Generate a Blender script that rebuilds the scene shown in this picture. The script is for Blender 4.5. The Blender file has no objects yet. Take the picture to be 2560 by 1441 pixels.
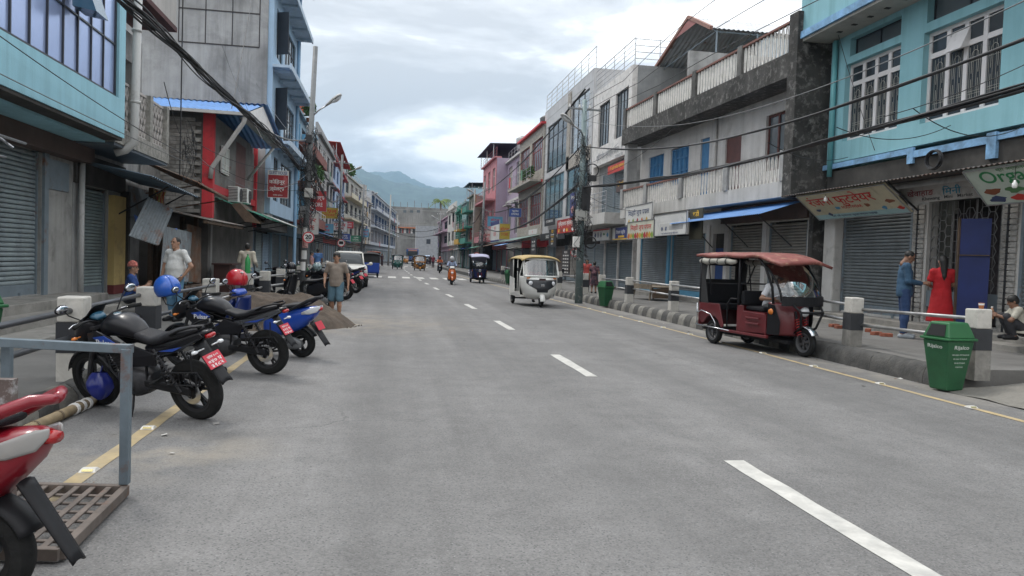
import bpy,math,random
import numpy as np
from mathutils import Vector,Matrix,noise
random.seed(7)
R_ = math.radians
SC = bpy.context.scene
COL = SC.collection
# ------------------------------------------------------------------ camera
CAM_H,FPX = 1.55,1900.0
YAW,PITCH,ROLL = R_(9.2),R_(-2.12),R_(2.0)
_fw = Vector((math.sin(YAW) * math.cos(PITCH),math.cos(YAW) * math.cos(PITCH),math.sin(PITCH)))
_r0 = Vector((math.cos(YAW),-math.sin(YAW),0))
_u0 = _r0.cross(_fw)
_rt = _r0 * math.cos(ROLL) + _u0 * math.sin(ROLL)
_up = -_r0 * math.sin(ROLL) + _u0 * math.cos(ROLL)
cam = bpy.data.cameras.new('camera')
cam.sensor_width = 36.0
cam.lens = FPX / 2560 * 36
cam.clip_start,cam.clip_end = 0.05,30000
cam_ob = bpy.data.objects.new('camera',cam)
COL.objects.link(cam_ob)
cam_ob.matrix_world = Matrix(((_rt.x,_up.x,-_fw.x,0),(_rt.y,_up.y,-_fw.y,0),(_rt.z,_up.z,-_fw.z,CAM_H),(0,0,0,1)))
SC.camera = cam_ob
# ------------------------------------------------------------------ sky and sun (thin bright overcast)
SUN_EL,SUN_AZ = R_(58),R_(-35)
world = bpy.data.worlds.new('World')
SC.world = world
world.use_nodes = True
nt = world.node_tree
nt.nodes.clear()
N = nt.nodes.new
L = nt.links.new
out = N('ShaderNodeOutputWorld')
bg = N('ShaderNodeBackground')
sky = N('ShaderNodeTexSky')
sky.sky_type = 'NISHITA'
sky.sun_disc = False
sky.sun_elevation = SUN_EL
sky.sun_rotation = SUN_AZ
sky.air_density = 1.0
sky.dust_density = 2.0
bg.inputs[1].default_value = 0.10
tc = N('ShaderNodeTexCoord')
mp = N('ShaderNodeMapping')
mp.inputs['Scale'].default_value = (1,1,3.2)
mp.inputs['Location'].default_value = (0.35,0.1,0.22)
L(tc.outputs['Generated'],mp.inputs[0])
n1 = N('ShaderNodeTexNoise')
n1.inputs['Scale'].default_value = 3.0
n1.inputs['Detail'].default_value = 9
n1.inputs['Roughness'].default_value = 0.55
n1.inputs['Distortion'].default_value = 0.25
L(mp.outputs[0],n1.inputs[0])
cr = N('ShaderNodeValToRGB')
e = cr.color_ramp.elements
e[0].position,e[0].color = 0.43,(4.9,5.02,5.2,1)
e[1].position,e[1].color = 0.60,(11.6,11.4,11.0,1)
m = e.new(0.50); m.color = (6.1,6.22,6.4,1)
m = e.new(0.55); m.color = (8.2,8.4,8.6,1)
L(n1.outputs['Fac'],cr.inputs[0])
n2 = N('ShaderNodeTexNoise')
n2.inputs['Scale'].default_value = 1.7
n2.inputs['Detail'].default_value = 4
L(mp.outputs[0],n2.inputs[0])
mr = N('ShaderNodeMapRange')
mr.inputs[1].default_value,mr.inputs[2].default_value = 0.3,0.5
mr.inputs[3].default_value,mr.inputs[4].default_value = 0.95,1.0
L(n2.outputs['Fac'],mr.inputs[0])
mx = N('ShaderNodeMix')
mx.data_type = 'RGBA'
L(mr.outputs[0],mx.inputs[0])
L(sky.outputs[0],mx.inputs[6])
L(cr.outputs[0],mx.inputs[7])
sz = N('ShaderNodeSeparateXYZ')
L(tc.outputs['Generated'],sz.inputs[0])
ov = N('ShaderNodeMapRange')
ov.inputs[1].default_value,ov.inputs[2].default_value = 0.0,1.0
ov.inputs[3].default_value,ov.inputs[4].default_value = 0.78,2.6
L(sz.outputs[2],ov.inputs[0])
vm = N('ShaderNodeVectorMath')
vm.operation = 'SCALE'
L(mx.outputs[2],vm.inputs[0])
L(ov.outputs[0],vm.inputs['Scale'])
L(vm.outputs[0],bg.inputs[0])
L(bg.outputs[0],out.inputs[0])
sl = bpy.data.lights.new('sun','SUN')
sl.energy = 1.5
sl.angle = R_(11)
sl.color = (1.0,0.96,0.9)
so = bpy.data.objects.new('sun',sl)
COL.objects.link(so)
_sd = Vector((math.sin(SUN_AZ) * math.cos(SUN_EL),math.cos(SUN_AZ) * math.cos(SUN_EL),math.sin(SUN_EL)))
so.rotation_euler = _sd.to_track_quat('Z','Y').to_euler()
so.location = (0,0,60)
SC.view_settings.view_transform = 'Standard'
SC.view_settings.look = 'None'
SC.view_settings.exposure = 0.38
SC.view_settings.gamma = 1.0
SC.view_settings.use_curve_mapping = False
SC.render.engine = 'CYCLES'
SC.cycles.use_denoising = True
SC.cycles.max_bounces = 5
SC.cycles.diffuse_bounces = 3
SC.cycles.glossy_bounces = 3
SC.cycles.transmission_bounces = 4
SC.cycles.transparent_max_bounces = 12
SC.cycles.volume_bounces = 0
SC.cycles.caustics_reflective = False
SC.cycles.caustics_refractive = False
SC.cycles.sample_clamp_indirect = 6
# ------------------------------------------------------------------ measuring: photograph pixel -> point on a known plane of the place
def _ray(px,py):
 return _rt * ((px - 1280) / FPX) - _up * ((py - 720.5) / FPX) + _fw
def G(px,py,z=0.0):
 d = _ray(px,py); t = (z - CAM_H) / d.z
 return Vector((d.x * t,d.y * t,z))
def PX(px,py,x):
 d = _ray(px,py); t = x / d.x
 return Vector((x,d.y * t,CAM_H + d.z * t))
def PY(px,py,y):
 d = _ray(px,py); t = y / d.y
 return Vector((d.x * t,y,CAM_H + d.z * t))
def RX(x,a,b):
 p,q = PX(a[0],a[1],x),PX(b[0],b[1],x)
 return min(p.y,q.y),max(p.y,q.y),min(p.z,q.z),max(p.z,q.z)
_RY = [-50,9,20,30,40,50,62,87,105,125,160,200,260]
_RO = [0,0,-.05,-.3,-.52,-.75,-.95,-1.1,-.85,-.1,2.3,6.0,12.5]
def road_off(y):
 return sum(float(np.interp(y + d,_RY,_RO)) for d in (-5,0,5)) / 3
 # ------------------------------------------------------------------ materials
_mats = {}
def _nd(t,kind,**kw):
 n = t.nodes.new('ShaderNode' + kind)
 for k,v in kw.items():
  setattr(n,k,v)
 return n
def mat(key,col=(.5,.5,.5),rough=.7,metal=0.,var=.12,vs=1.5,grime=0.,gcol=(.035,.033,.03),gs=1.2,
 streak=0.,bump=0.,bs=80.,coat=0.,spec=.5,rust=0.,rcol=(.16,.06,.025),trans=0.,em=0.,obj=False,alpha=1.,wear=0.,wcol=(.5,.5,.48),brick=None):
 if key in _mats:
  return _mats[key]
 m = bpy.data.materials.new(key)
 _mats[key] = m
 m.use_nodes = True
 t = m.node_tree
 b = t.nodes['Principled BSDF']
 ln = t.links.new
 b.inputs['Roughness'].default_value = rough
 b.inputs['Metallic'].default_value = metal
 b.inputs['Specular IOR Level'].default_value = spec
 b.inputs['Coat Weight'].default_value = coat
 b.inputs['Coat Roughness'].default_value = .06
 b.inputs['Transmission Weight'].default_value = trans
 b.inputs['Alpha'].default_value = alpha
 if em:
  b.inputs['Emission Color'].default_value = (*col,1)
  b.inputs['Emission Strength'].default_value = em
 if obj:
  crd = _nd(t,'TexCoord').outputs['Object']
 else:
  crd = _nd(t,'NewGeometry').outputs['Position']
 def nz(scale,det=4,ro=.55,vec=None,sc3=None,dist=0.):
  n = _nd(t,'TexNoise')
  n.inputs['Scale'].default_value = scale
  n.inputs['Detail'].default_value = det
  n.inputs['Roughness'].default_value = ro
  n.inputs['Distortion'].default_value = dist
  v = vec or crd
  if sc3:
   mpn = _nd(t,'Mapping')
   mpn.inputs['Scale'].default_value = sc3
   ln(v,mpn.inputs[0]); v = mpn.outputs[0]
  ln(v,n.inputs[0])
  return n.outputs['Fac']
 def ramp(src,a,bq,lo=0.,hi=1.):
  r = _nd(t,'MapRange')
  r.inputs[1].default_value,r.inputs[2].default_value = a,bq
  r.inputs[3].default_value,r.inputs[4].default_value = lo,hi
  ln(src,r.inputs[0])
  return r.outputs[0]
 def mix(fac,a,c,blend='MIX'):
  x = _nd(t,'Mix',data_type='RGBA',blend_type=blend)
  if isinstance(fac,float): x.inputs[0].default_value = fac
  else: ln(fac,x.inputs[0])
  for s,v in ((6,a),(7,c)):
   if isinstance(v,tuple): x.inputs[s].default_value = (*v[:3],1)
   else: ln(v,x.inputs[s])
  return x.outputs[2]
 c = tuple(col)
 if var:
  f = nz(vs,6,.62)
  lo = tuple(max(0,k * (1 - var * 1.3)) for k in col)
  hi = tuple(min(1,k * (1 + var)) for k in col)
  c = mix(ramp(f,.3,.7),lo,hi)
 if wear:
  c = mix(ramp(nz(5.5,8,.7),.62 - wear * .25,.66),c,wcol)
 if streak:
  f = nz(1.0,6,.65,sc3=(3.2,3.2,.22),dist=.3)
  g2 = nz(.55,3,.5)
  mu = _nd(t,'Math',operation='MULTIPLY')
  ln(ramp(f,.44,.74),mu.inputs[0]); ln(ramp(g2,.35,.65,.35,1.),mu.inputs[1])
  m2 = _nd(t,'Math',operation='MULTIPLY'); ln(mu.outputs[0],m2.inputs[0]); m2.inputs[1].default_value = streak
  c = mix(m2.outputs[0],c,gcol)
 if grime:
  f = nz(gs,8,.68,dist=.5)
  c = mix(ramp(f,.62 - .3 * grime,.78,0.,min(1.,.45 + grime * .5)),c,gcol)
 if rust:
  f = nz(2.3,8,.7)
  c = mix(ramp(f,.62 - .3 * rust,.7),c,rcol)
 if isinstance(c,tuple):
  b.inputs['Base Color'].default_value = (*c,1)
 else:
  ln(c,b.inputs['Base Color'])
 if bump:
  bn = _nd(t,'Bump')
  bn.inputs['Strength'].default_value = bump
  bn.inputs['Distance'].default_value = .02
  ln(nz(bs,4,.6),bn.inputs['Height'])
  ln(bn.outputs[0],b.inputs['Normal'])
 return m
def glass_mat(key,col=(.85,.9,.92),alpha=.25,rough=.03):
 if key in _mats:
  return _mats[key]
 m = bpy.data.materials.new(key); _mats[key] = m
 m.use_nodes = True
 t = m.node_tree
 t.nodes.clear()
 o = _nd(t,'OutputMaterial'); tr = _nd(t,'BsdfTransparent'); gl = _nd(t,'BsdfGlossy'); fr = _nd(t,'Fresnel'); mxs = _nd(t,'MixShader')
 tr.inputs[0].default_value = (*col,1)
 gl.inputs['Roughness'].default_value = rough
 fr.inputs[0].default_value = 1.5
 ad = _nd(t,'Math',operation='ADD'); ad.inputs[1].default_value = alpha * .3
 t.links.new(fr.outputs[0],ad.inputs[0])
 t.links.new(ad.outputs[0],mxs.inputs[0]); t.links.new(tr.outputs[0],mxs.inputs[1]); t.links.new(gl.outputs[0],mxs.inputs[2])
 t.links.new(mxs.outputs[0],o.inputs[0])
 return m
 # ------------------------------------------------------------------ mesh building
SEP = {'strut','post','shutter_post','column','canopy_post','pilaster','soffit_vent','step','trim_band','side_window','jamb_tile','rubble','shop_post','pillar','fork','awning_bracket','seat','tail_lamp','gate_post','shock_absorber','louvre','panel_groove','shuttered','open_shutter_leaf','dark_frame','beam','column_rebar','stone_band','rear_curtain','ledge','swing_arm','fin','crash_guard','curtain_strap','shop_fascia'}
class MB:
 def __init__(s):
  s.v = []; s.f = []; s.m = []; s.c = []
 def add(s,vs,fs,m=0):
  o = len(s.v)
  s.c.append((o,len(s.f)))
  s.v.extend([tuple(p) for p in vs])
  s.f.extend([tuple(i + o for i in q) for q in fs])
  s.m.extend([m] * len(fs))
  return s
 def box(s,x0,x1,y0,y1,z0,z1,m=0):
  if x0 > x1: x0,x1 = x1,x0
  if y0 > y1: y0,y1 = y1,y0
  if z0 > z1: z0,z1 = z1,z0
  return s.add([(x0,y0,z0),(x1,y0,z0),(x1,y1,z0),(x0,y1,z0),(x0,y0,z1),(x1,y0,z1),(x1,y1,z1),(x0,y1,z1)],
   [(0,3,2,1),(4,5,6,7),(0,1,5,4),(1,2,6,5),(2,3,7,6),(3,0,4,7)],m)
 def hexa(s,p,m=0):
  return s.add(p,[(0,3,2,1),(4,5,6,7),(0,1,5,4),(1,2,6,5),(2,3,7,6),(3,0,4,7)],m)
 def bar(s,a,b,w,h,m=0,up=(0,0,1)):
  a,b = Vector(a),Vector(b)
  d = (b - a).normalized()
  u = Vector(up)
  if abs(d.dot(u)) > .98: u = Vector((1,0,0))
  r = d.cross(u).normalized() * (w / 2)
  u = r.cross(d).normalized() * (h / 2)
  return s.hexa([a - r - u,a + r - u,a + r + u,a - r + u,b - r - u,b + r - u,b + r + u,b - r + u],m)
 def tube(s,pts,r,n=8,m=0,cap=True,closed=False):
  pts = [Vector(p) for p in pts]
  k = len(pts)
  rs = r if isinstance(r,(list,tuple)) else [r] * k
  rings = []
  prev = None
  for i,p in enumerate(pts):
   if closed: d = pts[(i + 1) % k] - pts[i - 1]
   elif i == 0: d = pts[1] - p
   elif i == k - 1: d = p - pts[i - 1]
   else: d = (pts[i + 1] - p).normalized() + (p - pts[i - 1]).normalized()
   if d.length < 1e-9: d = Vector((0,0,1))
   d.normalize()
   if prev is None:
    u = Vector((0,0,1)) if abs(d.z) < .9 else Vector((1,0,0))
   else: u = prev
   a = d.cross(u)
   if a.length < 1e-6: a = d.cross(Vector((0,1,0)))
   a.normalize(); u = a.cross(d).normalized(); prev = u
   rings.append([p + (a * math.cos(2 * math.pi * j / n) + u * math.sin(2 * math.pi * j / n)) * rs[i] for j in range(n)])
  return s.loft(rings,m,cap and not closed,closed)
 def loft(s,rings,m=0,cap=True,closed=False):
  n = len(rings[0]); k = len(rings)
  vs = [p for r in rings for p in r]
  fs = []
  for i in range(k if closed else k - 1):
   a,b = i * n,((i + 1) % k) * n
   for j in range(n):
    j2 = (j + 1) % n
    fs.append((a + j,a + j2,b + j2,b + j))
  if cap:
   fs.append(tuple(range(n - 1,-1,-1)))
   fs.append(tuple(range((k - 1) * n,k * n)))
  return s.add(vs,fs,m)
 def lathe(s,prof,c=(0,0,0),axis='z',n=24,m=0,a0=0.,a1=2 * math.pi):
  full = abs(a1 - a0 - 2 * math.pi) < 1e-6
  cnt = n if full else n + 1
  vs = []
  for i in range(cnt):
   a = a0 + (a1 - a0) * i / n
   for (r,h) in prof:
    q = (r * math.cos(a),r * math.sin(a),h)
    if axis == 'y': q = (q[0],h,q[1])
    elif axis == 'x': q = (h,q[0],q[1])
    vs.append((c[0] + q[0],c[1] + q[1],c[2] + q[2]))
  k = len(prof); fs = []
  for i in range(n):
   a,b = i * k,((i + 1) % cnt) * k
   for j in range(k - 1):
    fs.append((a + j,b + j,b + j + 1,a + j + 1))
  return s.add(vs,fs,m)
 def prism(s,poly,ext,m=0):
  poly = [Vector(p) for p in poly]; ext = Vector(ext); n = len(poly)
  vs = poly + [p + ext for p in poly]
  fs = [tuple(range(n - 1,-1,-1)),tuple(range(n,2 * n))]
  for i in range(n):
   fs.append((i,(i + 1) % n,(i + 1) % n + n,i + n))
  return s.add(vs,fs,m)
 def grid(s,fn,nu,nv,m=0):
  vs = [fn(i / nu,j / nv) for i in range(nu + 1) for j in range(nv + 1)]
  fs = [(i * (nv + 1) + j,(i + 1) * (nv + 1) + j,(i + 1) * (nv + 1) + j + 1,i * (nv + 1) + j + 1) for i in range(nu) for j in range(nv)]
  return s.add(vs,fs,m)
 def ball(s,c,r,n=12,k=8,m=0):
  r = r if isinstance(r,(tuple,list)) else (r,r,r)
  rings = []
  for i in range(k + 1):
   t = math.pi * min(max(i / k,.002),.998)
   rings.append([(c[0] + r[0] * math.sin(t) * math.cos(2 * math.pi * j / n),c[1] + r[1] * math.sin(t) * math.sin(2 * math.pi * j / n),c[2] - r[2] * math.cos(t)) for j in range(n)])
  return s.loft(rings,m,True)
 def hull(s,st,n=16,p=2.6,m=0,cap=True):
  rings = []
  for q in st:
   x,z,hz,hy = q[:4]; sy = q[4] if len(q) > 4 else 0
   ring = []
   for j in range(n):
    a = 2 * math.pi * j / n
    ca,sa = math.cos(a),math.sin(a)
    ring.append((x,sy + hy * math.copysign(abs(ca) ** (2 / p),ca),z + hz * math.copysign(abs(sa) ** (2 / p),sa)))
   rings.append(ring)
  return s.loft(rings,m,cap)
 def build(s,name,mats,parent=None,smooth=False,base=None,bevel=0.,sub=0,M=None):
  if name in SEP and len(s.c) > 1:
   ends = s.c[1:] + [(len(s.v),len(s.f))]
   for (v0,f0),(v1,f1) in zip(s.c,ends):
    q = MB(); q.v = s.v[v0:v1]; q.f = [tuple(i - v0 for i in w) for w in s.f[f0:f1]]; q.m = s.m[f0:f1]; q.c = [(0,0)]
    o = q.build(name,mats,parent,smooth,base,bevel,sub,M)
   return o
  me = bpy.data.meshes.new(name)
  vs = s.v
  if M is not None:
   vs = [tuple(M @ Vector(p)) for p in vs]
  if base is not None:
   vs = [(p[0] - base[0],p[1] - base[1],p[2] - base[2]) for p in vs]
  me.from_pydata(vs,[],s.f)
  mats = mats if isinstance(mats,(list,tuple)) else [mats]
  for q in mats: me.materials.append(q)
  if len(mats) > 1: me.polygons.foreach_set('material_index',s.m)
  if smooth: me.polygons.foreach_set('use_smooth',[True] * len(s.f))
  me.update()
  o = link(name,me,parent)
  if bevel:
   b = o.modifiers.new('bevel','BEVEL'); b.width = bevel; b.segments = 2; b.limit_method = 'ANGLE'; b.angle_limit = R_(40)
  if sub:
   b = o.modifiers.new('subsurf','SUBSURF'); b.levels = sub; b.render_levels = sub
  return o
def link(name,me,parent=None):
 o = bpy.data.objects.new(name,me)
 COL.objects.link(o)
 if parent is not None: o.parent = parent
 return o
def tag(o,label=None,cat=None,group=None,kind=None):
 if label: o['label'] = label
 if cat: o['category'] = cat
 if group: o['group'] = group
 if kind: o['kind'] = kind
 return o
def thing(name,label,cat,loc=(0,0,0),rz=0.,group=None):
 o = bpy.data.objects.new(name,None)
 o.empty_display_size = .2
 COL.objects.link(o)
 o.location = loc; o.rotation_euler = (0,0,rz)
 return tag(o,label,cat,group)
def copy_tree(o,parent=None):
 c = o.copy(); COL.objects.link(c)
 c.parent = parent
 for ch in list(o.children): copy_tree(ch,c)
 return c
def smooth_by_angle(o,deg=35):
 me = o.data
 me.polygons.foreach_set('use_smooth',[True] * len(me.polygons))
 try: me.set_sharp_from_angle(angle=R_(deg))
 except Exception: pass
 return o
def text_part(parent,body,c,right,up,w,h,m,name='lettering',bold=.012,out=.004,keep=True):
 """flat lettering fitted into a w x h rectangle centred at c (in the parent's frame); right/up are its axes"""
 cu = bpy.data.curves.new('t','FONT')
 cu.body = body
 cu.offset = bold
 ob = bpy.data.objects.new('t',cu)
 COL.objects.link(ob)
 me = bpy.data.meshes.new_from_object(ob)
 bpy.data.objects.remove(ob)
 if me is None or not len(me.vertices): return None
 n = len(me.vertices)
 co = np.empty(n * 3); me.vertices.foreach_get('co',co); co = co.reshape(-1,3)
 lo,hi = co.min(0),co.max(0)
 sx,sy = w / max(hi[0] - lo[0],1e-6),h / max(hi[1] - lo[1],1e-6)
 if keep and sx > sy * 1.6: sx = sy * 1.6
 if keep and sy > sx * 1.8: sy = sx * 1.8
 x = (co[:,0] - (lo[0] + hi[0]) / 2) * sx; y = (co[:,1] - (lo[1] + hi[1]) / 2) * sy
 right,up,c = Vector(right).normalized(),Vector(up).normalized(),Vector(c)
 nrm = right.cross(up)
 c = c + nrm * out
 P = np.outer(x,right) + np.outer(y,up) + np.array(c)
 me.vertices.foreach_set('co',P.ravel())
 me.materials.clear(); me.materials.append(m)
 me.update()
 me.name = name
 return link(name,me,parent)
 # ------------------------------------------------------------------ setting: ground, road, pavements
def KL(y): return -2.95 + road_off(y)
def KR(y): return 7.5 + .012 * max(-4,min(y - 9,25)) + road_off(y)
ZL,ZR = .16,.27
XL,XR = -6.6,11.35
def asphalt():
 m = bpy.data.materials.new('asphalt'); m.use_nodes = True
 t = m.node_tree; b = t.nodes['Principled BSDF']; ln = t.links.new
 pos = _nd(t,'NewGeometry').outputs['Position']
 def nz(sc,det,ro,s3=None):
  n = _nd(t,'TexNoise'); n.inputs['Scale'].default_value = sc; n.inputs['Detail'].default_value = det; n.inputs['Roughness'].default_value = ro
  v = pos
  if s3:
   q = _nd(t,'Mapping'); q.inputs['Scale'].default_value = s3; ln(pos,q.inputs[0]); v = q.outputs[0]
  ln(v,n.inputs[0]); return n.outputs['Fac']
 def mr(s,a,c,lo,hi):
  r = _nd(t,'MapRange'); r.inputs[1].default_value = a; r.inputs[2].default_value = c; r.inputs[3].default_value = lo; r.inputs[4].default_value = hi
  ln(s,r.inputs[0]); return r.outputs[0]
 def mul(a,c):
  q = _nd(t,'Math',operation='MULTIPLY'); ln(a,q.inputs[0]); ln(c,q.inputs[1]); return q.outputs[0]
 big = mr(nz(.35,5,.6),.3,.7,.86,1.12)
 lane = mr(nz(1.,5,.65,(1.1,.05,1)),.3,.7,.78,1.18)
 mid = mr(nz(2.2,7,.7),.25,.75,.8,1.18)
 vo = _nd(t,'TexVoronoi'); vo.inputs['Scale'].default_value = 95; ln(pos,vo.inputs[0])
 sep = _nd(t,'SeparateColor'); ln(vo.outputs['Color'],sep.inputs[0])
 stone = mr(sep.outputs[0],.0,1.,.80,1.19)
 chips = _nd(t,'TexVoronoi'); chips.inputs['Scale'].default_value = 60; ln(pos,chips.inputs[0])
 s2 = _nd(t,'SeparateColor'); ln(chips.outputs['Color'],s2.inputs[0])
 pale = mul(mr(chips.outputs['Distance'],.22,.32,1.,0.),mr(s2.outputs[1],.86,.9,0.,1.))
 dark = mul(mr(chips.outputs['Distance'],.30,.42,1.,0.),mr(s2.outputs[2],.86,.9,0.,1.))
 v = mul(mul(mul(big,lane),mid),stone)
 rgb = _nd(t,'Mix',data_type='RGBA',blend_type='MULTIPLY'); rgb.inputs[0].default_value = 1.
 rgb.inputs[6].default_value = (.156,.153,.151,1)
 cmb = _nd(t,'CombineColor')
 for i in range(3): ln(v,cmb.inputs[i])
 ln(cmb.outputs[0],rgb.inputs[7])
 def mixc(f,a,c):
  x = _nd(t,'Mix',data_type='RGBA'); ln(f,x.inputs[0]); ln(a,x.inputs[6]); x.inputs[7].default_value = (*c,1); return x.outputs[2]
 c = mixc(pale,rgb.outputs[2],(.23,.23,.23))
 c = mixc(dark,c,(.085,.085,.086))
 # drifted dust and sand beside the sand heap and along the gutters
 sx = _nd(t,'SeparateXYZ'); ln(pos,sx.inputs[0])
 def near(s,a,w):
  q = _nd(t,'Math',operation='SUBTRACT'); ln(s,q.inputs[0]); q.inputs[1].default_value = a
  k = _nd(t,'Math',operation='ABSOLUTE'); ln(q.outputs[0],k.inputs[0]); return mr(k.outputs[0],0,w,1.,0.)
 heap = mul(near(sx.outputs[0],-1.3,3.6),near(sx.outputs[1],17.5,3.4))
 gut = near(sx.outputs[0],7.35,.5)
 dn = mr(nz(1.6,7,.7),.38,.62,0.,1.)
 c = mixc(mul(heap,dn),c,(.27,.23,.18))
 c = mixc(mul(gut,dn),c,(.24,.225,.2))
 drop = mul(near(sx.outputs[0],-1.7,1.1),near(sx.outputs[1],6.0,.9))
 c = mixc(mul(drop,mr(nz(1.3,5,.6),.42,.6,0.,.7)),c,(.33,.29,.23))
 oil = mul(mr(nz(.8,5,.6),.63,.72,0.,.45),near(sx.outputs[0],-2.4,1.4))
 c = mixc(oil,c,(.06,.058,.056))
 tr = None
 for x0 in (-.1,1.6,3.9,5.5):
  q_ = near(sx.outputs[0],x0,.5)
  if tr is None: tr = q_
  else:
   ad = _nd(t,'Math',operation='ADD'); ln(tr,ad.inputs[0]); ln(q_,ad.inputs[1]); tr = ad.outputs[0]
 c = mixc(mul(tr,mr(nz(.6,5,.6,(1,.25,1)),.38,.62,.05,.42)),c,(.095,.094,.093))
 drip = mul(mr(nz(6,4,.6),.66,.72,0.,.7),near(sx.outputs[0],2.0,4.2))
 c = mixc(mul(drip,mr(nz(.4,3,.5),.5,.6,0.,1.)),c,(.055,.054,.053))
 ck = _nd(t,'TexVoronoi',feature='DISTANCE_TO_EDGE'); ck.inputs['Scale'].default_value = .42
 wv = _nd(t,'TexNoise'); wv.inputs['Scale'].default_value = 1.6; wv.inputs['Detail'].default_value = 6; ln(pos,wv.inputs[0])
 wm = _nd(t,'Mix',data_type='RGBA'); wm.inputs[0].default_value = .45; ln(pos,wm.inputs[6]); ln(wv.outputs['Color'],wm.inputs[7]); ln(wm.outputs[2],ck.inputs[0])
 c = mixc(mul(mr(ck.outputs['Distance'],.0,.006,.75,0.),mr(nz(.25,4,.6),.5,.62,0.,1.)),c,(.05,.05,.05))
 c = mixc(mr(nz(1.1,6,.7),.64,.74,0.,.4),c,(.085,.084,.083))
 c = mixc(mr(nz(.5,6,.65),.6,.72,0.,.35),c,(.22,.215,.205))
 ln(c,b.inputs['Base Color'])
 b.inputs['Roughness'].default_value = .82
 b.inputs['Specular IOR Level'].default_value = .35
 bn = _nd(t,'Bump'); bn.inputs['Strength'].default_value = .55; bn.inputs['Distance'].default_value = .006
 ln(vo.outputs['Distance'],bn.inputs['Height']); ln(bn.outputs[0],b.inputs['Normal'])
 return m
ground_m = mat('ground_soil',(.12,.11,.08),.95,var=.3,vs=.3)
def terrain(u,v):
 return (-9000 + 18000 * u,-200 + 10000 * v,-.06)
tag(MB().grid(terrain,8,8).build('ground',ground_m),kind='structure')
YS = [-6 + i * 2.0 for i in range(0,38)] + [72 + i * 10.0 for i in range(0,19)]
def strip(fx0,fx1,z,ys):
 b = MB()
 n = 8
 def fn(u,v):
  i = min(int(round(u * (len(ys) - 1))),len(ys) - 1); y = ys[i]
  a,c = fx0(y),fx1(y)
  x = a + (c - a) * v
  return (x,y,z)
 return b.grid(fn,len(ys) - 1,n)
tag(strip(lambda y: KL(y) - .1,lambda y: KR(y) + .15,0.,YS).build('road',asphalt()),kind='structure')
# painted markings
white_p = mat('road_paint_white',(.47,.46,.43),.7,var=.15,vs=6,grime=.5,gs=4,gcol=(.2,.2,.2))
yellow_p = mat('road_paint_yellow',(.40,.31,.17),.75,var=.2,vs=5,grime=.7,gs=3.5,gcol=(.22,.2,.17))
def mark(y0,y1,xc,w,m,name,z=.004,wob=.009):
 n = max(2,int((y1 - y0) / .35))
 def fn(u,v):
  y = y0 + (y1 - y0) * u
  x = xc(y) + w * (v - .5) + (random.random() - .5) * wob * 2
  return (x,y,z)
 o = MB().grid(fn,n,1).build(name,m)
 return tag(o,kind='structure')
CX = lambda y: 2.77 + road_off(y)
YD = 5.68
for i in range(26):
 yf = YD + 6.62 * i
 mark(yf - (2.9 if i == 0 else 2.32),yf,CX,.165,white_p,'lane_dash')
for i in range(6):
 mark(-2 + i * 12,10 + i * 12,lambda y: -1.99 + road_off(y) * .9,.115,yellow_p,'edge_line_left')
 mark(-2 + i * 12,10 + i * 12,lambda y: 6.8 + road_off(y) * .9,.10,yellow_p,'edge_line_right')
for y0 in (53.6,112.):
 for k in range(10):
  xk = -3.0 + k * 1.0 + road_off(y0)
  mark(y0,y0 + 3.6,lambda y: xk,.55,white_p,'crossing_bar')
  # raised reflective studs on the edge lines
stud_m = mat('stud_plastic',(.62,.6,.55),.4,var=.1)
ref_m = mat('stud_reflector',(.5,.42,.2),.15,metal=.5,var=0)
sb = MB().hexa([(-.055,-.05,0),(.055,-.05,0),(.055,.05,0),(-.055,.05,0),(-.045,-.022,.02),(.045,-.022,.02),(.045,.022,.02),(-.045,.022,.02)])
def studs(ys,x,side,words):
 for i,y in enumerate(ys):
  o = thing('road_stud',words[i] if isinstance(words,list) else words,'road stud',(x + road_off(y) * .9,y,.0045),0,'studs on the %s yellow line' % side)
  sb.build('stud_body',stud_m,o)
  q = MB().add([(-.035,-.0465,.006),(.035,-.0465,.006),(.035,-.0285,.018),(-.035,-.0285,.018)],[(0,1,2,3)]).build('reflector',ref_m,o)
  q.location = (0,-.002,.001)
studs([5.55,6.85],-1.99,'left',['raised reflector stud on yellow line nearest the metal gate frame','raised reflector stud on yellow line beside the nearest motorcycle wheel'])
_on = ['nearest','second','third','fourth','fifth','sixth','seventh','eighth','ninth','tenth','eleventh','twelfth','farthest']
studs([7.9 + i * 1.68 for i in range(13)],6.8,'right',['%s small reflector stud on the right yellow line, counted from the camera' % w for w in _on])
# pavements (slabs with real joints near the camera), kerb stones
pave_m = mat('pavement_concrete',(.155,.15,.142),.9,var=.16,vs=1.2,grime=.5,gs=1.1,gcol=(.075,.072,.066),bump=.25,bs=40)
def pav(f0,f1,z,ys,name):
 b = MB()
 for i in range(len(ys) - 1):
  y0,y1 = ys[i],ys[i + 1]
  b.hexa([(f0(y0),y0,-.05),(f1(y0),y0,-.05),(f1(y1),y1,-.05),(f0(y1),y1,-.05),(f0(y0),y0,z),(f1(y0),y0,z),(f1(y1),y1,z),(f0(y1),y1,z)])
 return tag(b.build(name,pave_m),kind='structure')
YP = [y for y in YS if y > 1]
pave_l = pav(lambda y: XL - .6,lambda y: KL(y) - .14,ZL,[-6] + YP,'pavement_left')
pave_r = pav(lambda y: KR(y) + .14,lambda y: XR + .6,ZR,[9.2] + [y for y in YP if y > 9.5],'pavement_right')
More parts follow.
